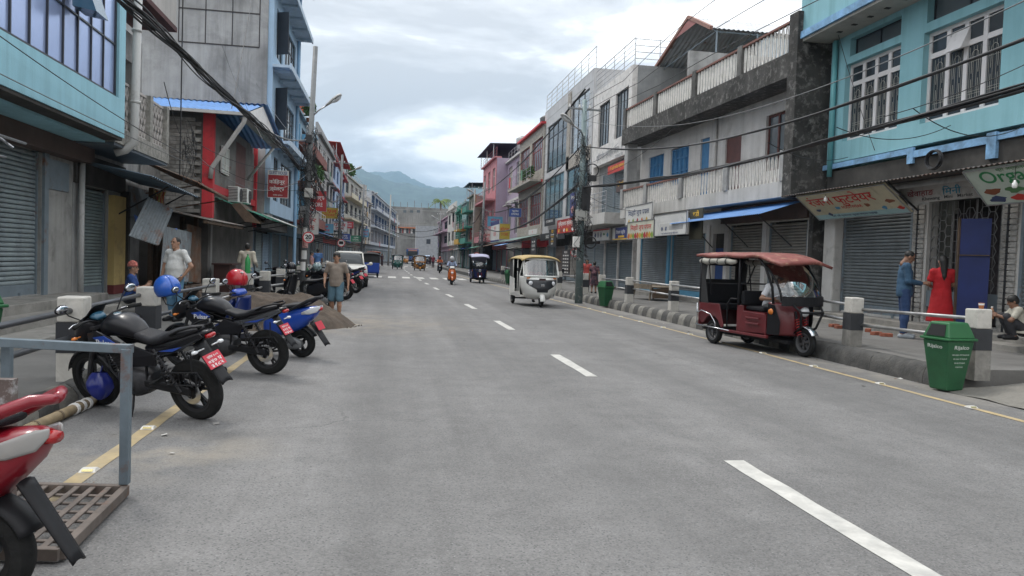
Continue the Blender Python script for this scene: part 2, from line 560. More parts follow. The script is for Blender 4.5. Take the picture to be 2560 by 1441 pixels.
kb = [mat('kerb_black',(.055,.054,.052),.85,var=.25,vs=6,grime=.6,gs=4,gcol=(.12,.115,.105),bump=.5,bs=30),
 mat('kerb_white',(.24,.23,.205),.88,var=.25,vs=6,grime=1.0,gs=3.5,gcol=(.07,.067,.062),bump=.5,bs=30)]
def kerb_mesh(w,h,ln_,m,seed):
 rng = random.Random(seed)
 prof = [(0,-.05),(.012,h * .45),(.045,h * .8),(.1,h),(w * .65,h + .012),(w,h)]
 rings = []
 for i in range(5):
  y = ln_ * (i / 4)
  s = .988 if i in (0,4) else 1.0
  rings.append([(a + (rng.random() - .5) * .012,y,b * s + (rng.random() - .5) * .01) for a,b in prof] + [(w,y,-.05)])
 return MB().loft(rings)
km_l = [[kerb_mesh(.2,ZL + .03,.40,k,10 * k + s) for s in range(3)] for k in (0,1)]
km_r = [[kerb_mesh(.26,ZR + .01,.40,k,50 + 10 * k + s) for s in range(3)] for k in (0,1)]
def meshes(sets,mats):
 r = []
 for k in (0,1):
  row = []
  for q in sets[k]:
   o = q.build('kerb_stone',mats[k]); smooth_by_angle(o,50); row.append(o.data); bpy.data.objects.remove(o)
  r.append(row)
 return r
ml,mr_ = meshes(km_l,kb),meshes(km_r,kb)
for i in range(130):
 y = 2.2 + i * .41
 o = link('kerb_stone',ml[i % 2][i % 3],pave_l); o.location = (KL(y),y,0); o.scale = (-1,1,1)
 y = 9.25 + i * .41
 if y > 60: continue
 o = link('kerb_stone',mr_[i % 2 if i > 8 else 0][(i * 7) % 3],pave_r); o.location = (KR(y),y,0)
b = MB()
for i in range(14):
 y0,y1 = 60 + i * 13,73 + i * 13
 for f,s,h in ((KL,-1,ZL),(KR,1,ZR)):
  a,c = f(y0),f(y1)
  b.hexa([(a,y0,-.05),(a + s * .2,y0,-.05),(c + s * .2,y1,-.05),(c,y1,-.05),(a,y0,h),(a + s * .2,y0,h + .01),(c + s * .2,y1,h + .01),(c,y1,h)])
tag(b.build('kerb_far',kb[0]),kind='structure')
# the broken driveway where the right pavement ends
def drv(u,v):
 y = 2.0 + 7.05 * u; x = 7.40 + 5.1 * v
 e = min(1,v * 6) * min(1,(1 - u) * 9 + .35)
 return (x + .12 * noise.noise((y * 1.3,0,3)) * (1 - v),y,.015 + .2 * e + .02 * noise.noise((x * 2,y * 2,0)))
o = MB().grid(drv,40,30).build('driveway',mat('driveway_concrete',(.19,.18,.16),.92,var=.2,vs=2,grime=.35,gs=2,bump=.4,bs=30))
smooth_by_angle(o,60); tag(o,kind='structure')
# ------------------------------------------------------------------ hills and the air in front of them
forest = mat('hill_forest',(.035,.062,.05),.95,var=.45,vs=.02,grime=.3,gs=.008,gcol=(.022,.04,.034))
def ridge(name,pts,D,depth,seed):
 """a wooded range whose crest runs at distance D; pts are crest heights seen along the street"""
 cs = []
 for (px,py) in pts:
  p = PY(px,py,D); cs.append((p.x,p.z))
 cs = [(cs[0][0] - 3000,cs[0][1] * .7)] + cs + [(cs[-1][0] + 3000,cs[-1][1] * .8)]
 xs = [c[0] for c in cs]; zs = [c[1] for c in cs]
 nu,nv = 800,26
 x0,x1 = xs[0],xs[-1]
 def fn(u,v):
  x = x0 + (x1 - x0) * u
  z = float(np.interp(x,xs,zs))
  y = D - depth + depth * 1.5 * v
  t = min(1.,v * 1.5); t = t * t * (3 - 2 * t) if v < .667 else 1 - (v - .667) * 1.2
  nn = noise.fractal(Vector((x * .0016,y * .0016,seed)),1.,2.,5)
  cr_ = noise.noise((x * .02,y * .02,seed)) * 9 + noise.noise((x * .045,y * .045,seed)) * 6 + noise.noise((x * .11,y * .05,seed)) * 5
  amp = 110 * (1 - abs(t - .55) * 1.4)
  return (x,y,max(-2,z * t + nn * amp * (1 if v < .6 else .2) + cr_ * t))
 o = MB().grid(fn,nu,nv).build(name,forest,smooth=True)
 return tag(o,kind='structure')
ridge('hills_near',[(560,330),(760,392),(872,419),(926,434),(973,456),(1025,463),(1049,468),(1084,471),(1143,470),(1260,468),(1500,440)],3600,1900,1.3)
ridge('hills_far',[(700,455),(880,446),(938,436),(983,435),(1001,443),(1023,460),(1060,480),(1300,500)],5200,1500,4.7)
hz = bpy.data.materials.new('haze_air'); hz.use_nodes = True
t = hz.node_tree; t.nodes.clear()
ho = _nd(t,'OutputMaterial'); pv = _nd(t,'VolumePrincipled')
pv.inputs['Color'].default_value = (.46,.72,1.0,1)
pv.inputs['Density'].default_value = .00015
pv.inputs['Anisotropy'].default_value = .1
t.links.new(pv.outputs[0],ho.inputs['Volume'])
o = MB().box(-9200,9200,-220,9900,-3,700).build('haze',hz)
tag(o,'pale blue haze in the air in front of the hills','haze',kind='stuff')
# ------------------------------------------------------------------ building kit
class Fac:
 """a street front: side 'L' faces +X, side 'R' faces -X; d is the distance out of the wall towards the street"""
 def __init__(s,side,x,root=None):
  s.s = 1 if side == 'L' else -1; s.x = x; s.root = root
  s.base = tuple(root.location) if root else (0,0,0)
 def P(s,d,y,z): return (s.x + s.s * d,y,z)
 def box(s,mb,y0,y1,z0,z1,d0,d1,m=0): return mb.box(s.x + s.s * d0,s.x + s.s * d1,y0,y1,z0,z1,m)
 def quad(s,mb,y0,y1,z0,z1,d,m=0):
  p = [s.P(d,y0,z0),s.P(d,y1,z0),s.P(d,y1,z1),s.P(d,y0,z1)]
  return mb.add(p,[(0,1,2,3)] if s.s > 0 else [(3,2,1,0)],m)
 def part(s,name,mb,m,parent=None,**k):
  pr = parent if parent is not None else s.root
  return mb.build(name,m,pr,base=s.base,**k)
 def at(s,x):
  return Fac('L' if s.s > 0 else 'R',x,s.root)
def cells(mb,f,y0,y1,z0,z1,ops,d0,d1,m=0):
 ys = sorted({y0,y1} | {v for o in ops for v in o[:2] if y0 < v < y1})
 zs = sorted({z0,z1} | {v for o in ops for v in o[2:4] if z0 < v < z1})
 for k in range(len(zs) - 1):
  zc = (zs[k] + zs[k + 1]) / 2; run = None
  for i in range(len(ys) - 1):
   yc = (ys[i] + ys[i + 1]) / 2
   solid = not any(o[0] < yc < o[1] and o[2] < zc < o[3] for o in ops)
   if solid and run is None: run = ys[i]
   if run is not None and (not solid or i == len(ys) - 2):
    f.box(mb,run,ys[i + 1] if solid else ys[i],zs[k],zs[k + 1],d0,d1,m); run = None
def building(name,label,side,x,y0,y1,z0,z1,m,ops=(),depth=7.,th=.36,cat='building',body_m=None):
 """root Empty at the base; part 'wall' is the pierced front plus the body behind it"""
 root = thing(name,label,cat,(x,(y0 + y1) / 2,0))
 f = Fac(side,x,root)
 wb = MB()
 cells(wb,f,y0,y1,z0,z1,list(ops),-th,0)
 f.part('wall',wb,m)
 bb = MB(); f.box(bb,y0 + .003,y1 - .003,z0 - .1,z1 - .004,-depth,-th - .002)
 f.part('building_body',bb,body_m or m)
 return root,f
PANE = mat('window_glass',(.035,.045,.055),.08,var=.25,vs=.6,spec=.6)
PANE2 = mat('window_glass_grey',(.10,.12,.135),.12,var=.2,vs=.6,spec=.6)
BLUEGLASS = mat('mirror_glass_blue',(.42,.52,.80),.22,metal=.45,var=.08,vs=.5)  # pale sky reflection is partly put into the base colour
DARK = mat('dark_interior',(.012,.012,.013),.9,var=0)
BLACK = mat('black_paint',(.02,.02,.022),.5,var=.1)
WHITE = mat('white_paint',(.72,.71,.69),.6,var=.08,grime=.2,gs=2,gcol=(.3,.29,.27))
ALU = mat('dark_aluminium',(.05,.055,.065),.4,metal=.5,var=.1)
STEEL = mat('galvanised_steel',(.42,.43,.45),.38,metal=.85,var=.15,vs=8)
RUSTY = mat('rusty_iron',(.13,.085,.06),.85,var=.3,vs=9,rust=.5)
GREYM = mat('grey_painted_metal',(.17,.21,.24),.55,var=.12,vs=4,rust=.18)
PVC = mat('pvc_pipe',(.48,.48,.47),.45,var=.08,grime=.25,gs=3,gcol=(.16,.15,.14))
def window(f,y0,y1,z0,z1,cols=2,rows=(1.,),fm=WHITE,pm=PANE,rec=.12,fw=.05,parent=None,mull=.04,name='window',extra=None):
 """frame mesh with a pane mesh for each light; rows are heights as fractions"""
 b = MB(); d0,d1 = -rec - .05,-rec
 f.box(b,y0,y0 + fw,z0,z1,d0,d1); f.box(b,y1 - fw,y1,z0,z1,d0,d1)
 f.box(b,y0 + fw,y1 - fw,z0,z0 + fw,d0,d1); f.box(b,y0 + fw,y1 - fw,z1 - fw,z1,d0,d1)
 yi0,yi1,zi0,zi1 = y0 + fw,y1 - fw,z0 + fw,z1 - fw
 tot = sum(rows); zz = [zi0]
 for r in rows: zz.append(zz[-1] + (zi1 - zi0) * r / tot)
 w = (yi1 - yi0) / cols
 for k in range(1,len(rows)): f.box(b,yi0,yi1,zz[k] - mull / 2,zz[k] + mull / 2,d0 + .003,d1 - .003)
 for i in range(1,cols): f.box(b,yi0 + i * w - mull / 2,yi0 + i * w + mull / 2,zi0,zi1,d0,d1 + .002)
 o = f.part(name,b,fm,parent)
 for i in range(cols):
  for k in range(len(rows)):
   p = MB(); f.quad(p,yi0 + i * w,yi0 + (i + 1) * w,zz[k],zz[k + 1],-rec - .03)
   p.build('pane',pm,o,base=f.base)
 return o
def shutter(f,y0,y1,z0,z1,m,fm=None,pitch=.085,slats=True,d=-.12,guide=.07,lock=True):
 """rolling shutter: bottom bar and guides are the part, every slat a sub-part"""
 fm = fm or GREYM
 b = MB()
 f.box(b,y0 - guide,y0,z0 - .02,z1 + .02,d - .05,d + .06); f.box(b,y1,y1 + guide,z0 - .02,z1 + .02,d - .05,d + .06)
 f.box(b,y0,y1,z0,z0 + .2,d - .02,d + .035)
 if lock:
  for yy in (y0 + (y1 - y0) * .18,y1 - (y1 - y0) * .18):
   f.box(b,yy - .03,yy + .03,z0 - .06,z0 + .05,d + .035,d + .08)
 o = f.part('shutter',b,fm)
 n = int((z1 - z0 - .2) / pitch)
 hgt = (z1 - z0 - .2) / n
 prof = [(-.016,0),(.022,hgt * .06),(.032,hgt * .3),(.028,hgt * .58),(.008,hgt * .84),(-.016,hgt * .93)]
 sb_ = MB()
 def strip_(mb,zo):
  ring = [[(f.s * (d + a),yy,zo + c) for a,c in prof] for yy in (y0,y1)]
  vs = ring[0] + ring[1]; k = len(prof)
  fs = [(j,j + 1,k + j + 1,k + j) if f.s < 0 else (k + j,k + j + 1,j + 1,j) for j in range(k - 1)]
  mb.add(vs,fs)
 if slats:
  strip_(sb_,0)
  first = None
  for i in range(n):
   if first is None:
    q = sb_.build('slat',m,o,base=(0,f.base[1],0)); smooth_by_angle(q,50); first = q
   else:
    q = link('slat',first.data,o)
   q.location = (f.x - f.base[0],0,z0 + .2 + i * hgt - f.base[2])
 else:
  for i in range(n): strip_(sb_,i * hgt)
  q = sb_.build('shutter_curtain',m,o,base=(0,f.base[1],0)); smooth_by_angle(q,50)
  q.location = (f.x - f.base[0],0,z0 + .2 - f.base[2])
 return o
def corrugated(p00,p10,p01,pitch=.1,amp=.012,ridges='v',n_len=2,thick=.003):
 """sheet over the parallelogram p00-p10 (u) and p00-p01 (v); waves march along u"""
 p00,p10,p01 = Vector(p00),Vector(p10),Vector(p01)
 U,V = p10 - p00,p01 - p00
 nn = U.cross(V).normalized()
 nu = max(8,int(U.length / pitch * 6))
 return MB().grid(lambda u,v: p00 + U * u + V * v + nn * amp * math.sin(2 * math.pi * u * U.length / pitch),nu,n_len)
def plank_sign(name,label,c,right,up,w,h,board_m,texts=(),frame_m=None,th=.04,group=None,blobs=(),bands=(),cat='sign',lip=.02):
 """board with a thin frame, printed bands, printed picture patches and lettering; c is its centre"""
 c,right,up = Vector(c),Vector(right).normalized(),Vector(up).normalized()
 nrm = right.cross(up)
 o = thing(name,label,cat,tuple(c),0,group)
 Mx = Matrix((right,up,nrm)).transposed()
 def pt(a,b_,n_=0.): return tuple(Mx @ Vector((a * w / 2,b_ * h / 2,n_)))
 bb = MB(); bb.hexa([pt(-1,-1,-th),pt(1,-1,-th),pt(1,1,-th),pt(-1,1,-th),pt(-1,-1,0),pt(1,-1,0),pt(1,1,0),pt(-1,1,0)])
 bb.build('board',board_m,o)
 if frame_m:
  fb = MB(); q = lip
  for (a0,a1,b0,b1) in ((-w / 2,w / 2,-h / 2,-h / 2 + q),(-w / 2,w / 2,h / 2 - q,h / 2),(-w / 2,-w / 2 + q,-h / 2 + q,h / 2 - q),(w / 2 - q,w / 2,-h / 2 + q,h / 2 - q)):
   fb.hexa([tuple(Mx @ Vector(v)) for v in ((a0,b0,.001),(a1,b0,.001),(a1,b1,.001),(a0,b1,.001),(a0,b0,.018),(a1,b0,.018),(a1,b1,.018),(a0,b1,.018))])
  fb.build('frame',frame_m,o)
 for (a0,a1,b0,b1,m) in bands:
  MB().add([pt(a0,b0,.003),pt(a1,b0,.003),pt(a1,b1,.003),pt(a0,b1,.003)],[(0,1,2,3)]).build('printed_band',m,o)
 for (a,b_,ra,rb,m) in blobs:
  k = 12
  MB().add([pt(a + ra * math.cos(6.283 * i / k) * (1 + .25 * math.sin(i * 2.3 + a * 9)),b_ + rb * math.sin(6.283 * i / k) * (1 + .25 * math.cos(i * 1.7 + b_ * 7)),.005) for i in range(k)],[tuple(range(k))]).build('printed_picture',m,o)
 for (s,a,b_,tw,thh,m) in texts:
  text_part(o,s,pt(a,b_,.0065),right,up,tw * w,thh * h,m,out=0)
 return o
 # ================================================================== LEFT SIDE OF THE STREET
SHUT_L = mat('shutter_blue_grey',(.24,.285,.30),.55,var=.14,vs=3,grime=.4,gs=1.5,gcol=(.05,.06,.065),streak=.4)
SHUT_T = mat('shutter_teal_grey',(.27,.335,.345),.55,var=.12,vs=3,grime=.3,gs=1.5,gcol=(.06,.07,.075),streak=.3)
CONC = mat('weathered_concrete',(.36,.36,.355),.92,var=.2,vs=1.3,grime=.45,gs=.9,streak=.6,gcol=(.075,.075,.072),bump=.3,bs=25)
CONC_D = mat('dark_stained_concrete',(.21,.205,.195),.95,var=.35,vs=1.5,grime=1.1,gs=1.1,streak=.9,gcol=(.03,.03,.028),bump=.4,bs=25)
STEP = mat('step_concrete',(.25,.24,.22),.93,var=.2,vs=2,grime=.4,gs=2.2,bump=.4,bs=30)
CYAN = mat('cyan_wall',(.31,.57,.67),.8,var=.07,vs=.6,streak=.5,gcol=(.12,.24,.27),bump=.15,bs=20)
TIN = mat('grey_tin',(.17,.195,.21),.6,metal=.1,var=.2,vs=3,rust=.28,grime=.3)
TIN_R = mat('rusty_tin',(.15,.115,.09),.8,var=.35,vs=3,rust=.6)
WOOD_D = mat('old_wood',(.11,.075,.05),.85,var=.3,vs=5,grime=.4)
RED = mat('red_wall_paint',(.52,.035,.045),.7,var=.12,vs=2,grime=.25,gs=2)
BLUE_ROOF = mat('blue_roof_sheet',(.10,.24,.52),.45,var=.12,vs=1.5,grime=.25,gcol=(.09,.14,.22))
BLUEWALL = mat('pale_blue_wall',(.36,.50,.64),.8,var=.1,vs=.8,streak=.4,gcol=(.12,.17,.22))
GREEN_T = mat('green_awning',(.05,.24,.17),.7,var=.2,vs=2,grime=.35)
BROWN = mat('brown_fascia',(.085,.055,.045),.8,var=.2,grime=.3)
NAVY = mat('navy_paint',(.02,.045,.22),.6,var=.15)
PLASTIC_BLUE = mat('blue_tarp',(.05,.15,.55),.5,var=.3,vs=5)
DARKW = mat('dark_wall',(.055,.052,.048),.95,var=.35,vs=2,grime=.5)  # near-black mottled colour for soffits, headers, shop backs and ground floors
# ---- cyan office block with a mirrored window band, over two shuttered shops
y1 = PX(313,200,-5.35).y
root,f = building('office_building','cyan two storey building with blue mirrored window band over shuttered shop','L',-5.35,7.5,y1,3.72,8.6,CYAN,[(8.9,16.12,4.46,7.7)],depth=8)
window(f,8.9,16.12,4.46,7.7,12,(.98,2.2),ALU,BLUEGLASS,rec=.05,fw=.06,mull=.03)
b = MB(); q = f
b.hexa([q.P(.05,13.75,5.5),q.P(.42,13.75,5.44),q.P(.42,14.3,5.44),q.P(.05,14.3,5.5),q.P(-.02,13.75,6.6),q.P(.03,13.75,6.6),q.P(.03,14.3,6.6),q.P(-.02,14.3,6.6)])
f.part('open_sash',b,mat('open_sash_glass',(.06,.14,.22),.15,var=.1))
g = f.at(XL)
wb = MB(); cells(wb,g,7.5,17.25,ZL - .1,3.72,[(10.2,15.82,.58,3.3)],-.2,0)
g.part('lower_wall',wb,mat('pale_plaster',(.33,.325,.31),.9,var=.15,vs=1.4,grime=.35,gs=1.6,streak=.4))
b = MB(); g.box(b,10.3,15.8,.5,3.3,-.5,-.35); g.part('back_panel',b,DARK)
shutter(g,12.25,15.78,.58,3.28,SHUT_L)
shutter(g,10.25,12.05,.58,3.28,SHUT_L)
b = MB(); g.box(b,12.1,12.2,.58,3.3,-.1,.03); g.box(b,15.84,16.02,.4,3.3,-.05,.05); g.box(b,16.02,17.0,2.62,3.2,0,.03); g.part('shutter_post',b,GREYM)
b = MB(); g.box(b,8,17.6,3.28,3.66,.0,.3); g.part('fascia',b,BROWN)
b = MB(); f.box(b,7.6,y1 - .05,3.66,3.715,-1.3,-.02); f.part('soffit',b,DARKW)
b = MB(); g.box(b,7.5,17.2,ZL - .05,.56,.01,.75); g.box(b,7.5,16.2,ZL - .05,.40,.75,1.35); g.box(b,7.5,15.4,ZL - .05,.27,1.35,2.0)
g.part('step',b,STEP,bevel=.015)
b = MB()
for (yy,zz) in ((11.6,3.1),(12.3,2.98)):
 b.tube([g.P(.3,yy,zz + .55),g.P(.85,yy + .5,zz + .02)],.02,6)
b.tube([g.P(.85,11.2,3.14),g.P(.85,13.2,3.12)],.022,6); b.tube([g.P(.7,11.0,2.86),g.P(.7,12.9,2.86)],.022,6)
g.part('awning_bracket',b,STEEL)
# ---- balcony house next to it
root,f = building('balcony_house','grey house with lattice balcony, yellow pillar and single grey shutter','L',XL,17.28,21.6,ZL - .1,6.9,CONC,
 [(17.55,19.3,.42,2.85),(17.9,18.7,4.2,6.4),(19.3,20.8,4.6,6.2)],depth=7,cat='house')
b = MB(); f.box(b,17.5,21.5,.4,6.5,-.6,-.4); f.part('back_panel',b,DARK)
shutter(f,17.6,19.22,.42,2.8,SHUT_T,pitch=.075)
b = MB(); f.box(b,19.32,20.1,.62,2.75,.0,.14); f.part('yellow_pillar',b,mat('yellow_plaster',(.50,.37,.15),.85,var=.1,grime=.25,gs=2))
b = MB(); f.box(b,19.32,20.1,ZL,.62,.0,.142); f.part('pillar_base',b,mat('maroon_base',(.14,.03,.03),.8))
b = MB(); f.box(b,20.12,20.24,ZL,2.9,.0,.2); f.box(b,17.28,20.3,2.86,3.5,0,.06); f.part('dark_frame',b,DARKW)
SLAB = mat('relief_cladding',(.30,.29,.265),.85,var=.3,vs=9,grime=.4,gs=4,bump=.9,bs=16)
bal = MB(); f.box(bal,16.56,20.35,3.66,3.98,0,1.05); f.part('balcony',bal,SLAB)
b = MB(); f.box(b,16.6,20.3,3.60,3.655,0,1.02); f.part('balcony_soffit',b,mat('metal_soffit',(.16,.19,.22),.5,metal=.4,var=.15))
for yy in (16.65,17.75,18.95,20.25):
 b = MB(); f.box(b,yy - .1,yy + .1,3.98,5.05,.82,1.04); f.part('balcony_post',b,SLAB)
LATT = mat('lattice_white',(.45,.42,.40),.7,var=.15,grime=.3,gs=4)
for ya,yb in ((16.75,17.65),(17.85,18.85),(19.05,20.15)):
 b = MB(); rng = random.Random(int(ya * 10))
 nd = 5; w = (yb - ya) / nd
 for i in range(nd):
  c0 = ya + (i + .5) * w
  for zc in (4.18,4.5,4.82):
   for sy,sz in ((1,1),(1,-1),(-1,1),(-1,-1)):
    b.bar(f.P(.93,c0 + sy * w * .48,zc),f.P(.93,c0,zc + sz * .155),.03,.03)
   b.bar(f.P(.93,c0,zc - .15),f.P(.93,c0,zc + .15),.022,.022)
 b.bar(f.P(.93,ya,5.0),f.P(.93,yb,5.0),.05,.05); b.bar(f.P(.93,ya,4.02),f.P(.93,yb,4.02),.05,.05)
 f.part('lattice_panel',b,LATT)
zt = PX(443,82,-5.55).z; yt = PX(443,82,-5.55).y
b = MB(); f.box(b,17.3,yt,zt,zt + .12,0,1.05); f.part('upper_slab_edge',b,mat('maroon_trim',(.08,.03,.03),.8))
b = MB(); f.box(b,17.3,yt - .02,zt + .12,zt + .95,.0,1.03); f.box(b,17.3,yt - .3,zt + .95,zt + 3,-3,.6); f.part('upper_storey',b,mat('offwhite_wall',(.44,.42,.40),.85,var=.12,streak=.3))
b = MB(); b.tube([f.P(1.22,17.35,8.6),f.P(1.20,17.25,4.2),f.P(1.2,17.22,3.75),f.P(1.05,17.2,3.58),f.P(.85,17.15,3.5)],.085,12)
for zz in (4.6,6.1): b.lathe([(.087,-.03),(.1,-.03),(.1,.03),(.087,.03)],f.P(1.205,17.27,zz),n=12)
f.part('drain_pipe',b,PVC,smooth=True)
b = MB(); b.tube([f.P(.12,17.42,ZL),f.P(.12,17.42,3.3)],.06,10); f.part('down_pipe',b,PVC,smooth=True)
b = MB(); f.box(b,17.28,21.0,ZL - .05,.40,.01,.5); f.part('step',b,STEP,bevel=.015)
# lean-to awning of blue grey sheet and the hanging odds and ends under it
o = thing('sheet_awning','sagging blue grey tin awning on thin struts beside the yellow pillar','awning',f.P(0,19.5,2.9))
q = corrugated(f.P(.05,17.4,3.35),f.P(.05,21.4,3.2),f.P(1.5,17.5,3.08),.16,.02)
q.build('sheet',mat('blue_grey_tin',(.12,.17,.22),.6,metal=.2,var=.25,rust=.1),o,base=o.location)
b = MB(); b.tube([f.P(.1,19.6,2.3),f.P(1.3,19.7,3.08)],.02,6); b.tube([f.P(.1,20.9,2.2),f.P(1.35,21,3.0)],.02,6); b.tube([f.P(1.45,17.5,3.06),f.P(1.45,21.3,2.96)],.018,6)
b.build('strut',BLACK,o,base=o.location)
o = thing('cloth_garland','faded red and gold cloth garland hanging beside the yellow pillar','garland',f.P(.9,20.2,2.3))
b = MB(); rng = random.Random(3)
for i in range(26):
 yy = 20.2 + rng.uniform(-.12,.12); b.tube([f.P(.9 + rng.uniform(-.1,.1),yy,2.95),f.P(.9 + rng.uniform(-.05,.05),yy + rng.uniform(-.1,.1),2.6),f.P(.92,yy + rng.uniform(-.1,.1),1.95 + rng.random() * .35)],.018,5,m=i % 2)
b.build('tassel',[mat('faded_red_cloth',(.28,.06,.04),.9),mat('straw_cloth',(.26,.22,.08),.9)],o,base=o.location)
o = thing('blue_tarp','small bright blue tarpaulin corner tied under the awning','tarpaulin',f.P(.8,21,2.2))
def tp(u,v):
 p = Vector(f.P(.25,20.35,2.36)) * (1 - u) * (1 - v) + Vector(f.P(.3,20.4,1.98)) * (1 - u) * v + Vector(f.P(.95,21.6,2.06)) * u
 return p + Vector((0,0,-.09 * math.sin(math.pi * u) - .03 * math.sin(9 * v)))
MB().grid(tp,12,6).build('sheet',PLASTIC_BLUE,o,smooth=True,base=o.location)
# ---- patched tin shack
root = thing('tin_shack','patched shack of crooked corrugated tin sheets with low rusty roof','shack',(XL,24,0))
f = Fac('L',XL,root)
b = MB(); f.box(b,20.3,27.9,ZL - .05,3.4,-4,-1.6); f.box(b,20.3,20.5,ZL,3.3,-1.6,0); f.part('wall',b,DARKW)
b = MB(); f.box(b,21.65,28.2,3.3,5.9,-4,-.9); f.part('upper_wall',b,mat('grey_block_wall',(.2,.195,.185),.95,var=.3,vs=4,grime=.5,gs=1.5))
def tin(y0,y1,z0,z1,d0,d1,tilt=0.,m=TIN,nm='tin_sheet',pitch=.11):
 c = Vector(f.P((d0 + d1) / 2,(y0 + y1) / 2,(z0 + z1) / 2))
 a,u_,v_ = Vector(f.P(d0,y0,z0)),Vector(f.P(d0,y1,z0)),Vector(f.P(d1,y0,z1))
 Rm = Matrix.Rotation(tilt,4,'X')
 pts = [c + Rm @ (p - c) for p in (a,u_,v_)]
 f.part(nm,corrugated(*pts,pitch=pitch,amp=.014),m)
f.part('tin_sheet',corrugated(PX(322,590,-5.45),PX(395,614,-5.35),PX(370,493,-5.6),.17,.034),TIN)
f.part('tin_sheet',corrugated(PX(398,705,-5.6),PX(470,705,-5.55),PX(411,566,-5.7),.15,.030),TIN)
f.part('tin_sheet',corrugated(PX(465,705,-5.7),PX(500,705,-5.7),PX(467,560,-5.75),.13,.025),TIN_R)
tin(23.2,25.0,ZL,2.05,.1,.05,.0,TIN_R)
tin(24.3,25.8,ZL,2.15,.36,.3,.0,mat('teal_tin',(.16,.235,.25),.6,metal=.2,var=.25,rust=.3))
tin(20.6,22.6,2.3,3.1,.1,.02,.0,TIN,pitch=.14)
b = MB()
for (yy,h) in ((22.6,2.2),(24.2,2.5),(25.9,2.6),(27.6,2.6),(21.2,3.1),(21.6,3.1),(22.1,3.1)): f.box(b,yy - .06,yy + .06,ZL,h,.35,.46)
f.part('post',b,WOOD_D)
b = MB()
for zz in (.5,1.05): b.tube([f.P(.75,23.6,zz),f.P(.75,25.1,zz)],.02,6)
for yy in (23.6,25.1): b.tube([f.P(.75,yy,ZL),f.P(.75,yy,1.1)],.02,6)
f.part('railing',b,RUSTY)
q = corrugated(f.P(-.3,22.6,2.72),f.P(-.3,28.0,2.75),f.P(1.55,22.6,2.38),.13,.016); f.part('roof',q,mat('pale_tin_roof',(.33,.31,.29),.6,metal=.2,var=.3,rust=.4))
b = MB(); f.box(b,22.6,28.0,2.28,2.36,1.38,1.5); f.part('roof_beam',b,WOOD_D)
b = MB(); f.box(b,25.9,27.5,ZL,2.35,-.1,.02); f.part('door',b,mat('brown_boards',(.10,.085,.07),.9,var=.3,vs=5,grime=.4))
b = MB(); f.box(b,26.2,27.2,ZL,1.05,.9,1.4); f.box(b,26.1,27.3,1.05,1.1,.85,1.5); f.part('counter',b,mat('maroon_counter',(.07,.03,.025),.6))
b = MB(); rng = random.Random(5)
for i in range(26): b.box(XL + .5 + rng.random() * .7,XL + .62 + rng.random() * .8,22.6 + rng.random() * 2.2,22.75 + rng.random() * 2.3,ZL,ZL + .08 + rng.random() * .25)
f.part('rubble',b,mat('rubble',(.15,.11,.085),.95,var=.3,vs=6))
# brown rusty canopy jutting from the balcony
q = corrugated((-6.7,21.4,3.9),(-6.7,25.2,3.75),(-5.1,21.5,3.32),.13,.02)
o = thing('rusty_canopy','rust brown corrugated canopy sloping out below the brick wall','awning',(-5.9,23,3.5))
q.build('sheet',TIN_R,o,base=o.location)
b = MB(); b.tube([(-5.1,21.5,3.3),(-5.1,25.2,3.12)],.02,6); b.tube([(-5.2,22,3.3),(-6.6,22,3.0)],.02,6); b.tube([(-5.2,25,3.1),(-6.6,25,2.8)],.02,6); b.build('strut',RUSTY,o,base=o.location)
# ---- blue roofed house with red posts (side wall of bricks faces the camera)
x4 = -6.0; ya,yb = 26.65,35.2
root = thing('blue_roof_house','brick house with blue sheet roof, red posts and corrugated upper front','house',(x4,30.9,0))
f = Fac('L',x4,root)
b = MB(); f.box(b,ya + .12,yb,ZL - .05,6.1,-5,-.02); f.part('building_body',b,mat('grey_house_body',(.19,.18,.17),.95,var=.25))
BR = [mat('block_grey_%d' % i,c,.95,var=.25,vs=6,grime=.35,gs=4) for i,c in enumerate([(.255,.245,.23),(.21,.20,.185),(.29,.28,.26)])]
mbx = [MB().box(0,.37,0,.12,0,.118).build('brick',BR[i]) for i in range(3)]
bm_ = [o.data for o in mbx]
for o in mbx: bpy.data.objects.remove(o)
b = MB(); b.box(-9.6,x4 - .22,ya + .02,ya + .1,2.7,6.02); wallb = f.part('brick_wall',b,mat('block_mortar',(.12,.115,.105),.95,var=.2,grime=.4))
rng = random.Random(8)
nr = 0
for r in range(25):
 for c in range(9):
  x = x4 - .26 - (c + 1) * .38 - (r % 2) * .19
  z = 2.75 + r * .13
  if z + .12 > 5.98: continue
  o = link('brick',bm_[rng.randrange(3)],wallb); o.location = (x - x4,ya - .1 + rng.random() * .012 - 30.9,z)
  o.location.y += .012
for (yy,zz0,zz1) in ((ya,2.6,6.05),(yb - .3,2.6,6.05)):
 b = MB(); f.box(b,yy,yy + .26,zz0,zz1,-.22,.12); f.part('post',b,RED)
b = MB(); f.box(b,ya + .27,yb - .3,3.5,3.75,-.02,.1); f.part('beam',b,RED)
SHEETV = mat('grey_wall_sheet',(.21,.205,.195),.6,metal=.2,var=.25,vs=1.2,streak=.5,rust=.12)
for k in range(4):
 y0 = ya + .3 + k * 1.95
 f.part('cladding_sheet',corrugated(f.P(.02,y0,3.75),f.P(.02,y0 + 1.93,3.75),f.P(.02,y0,5.75),.19,.016),[SHEETV,mat('dark_red_sheet',(.16,.09,.085),.7,var=.2)][k == 2] if k in (0,1,2,3) else SHEETV)
window(f,28.0,29.2,4.25,5.2,2,(1,1,1),WHITE,mat('bright_pane',(.52,.54,.5),.4,var=.1),rec=-.12,fw=.04,mull=.02)
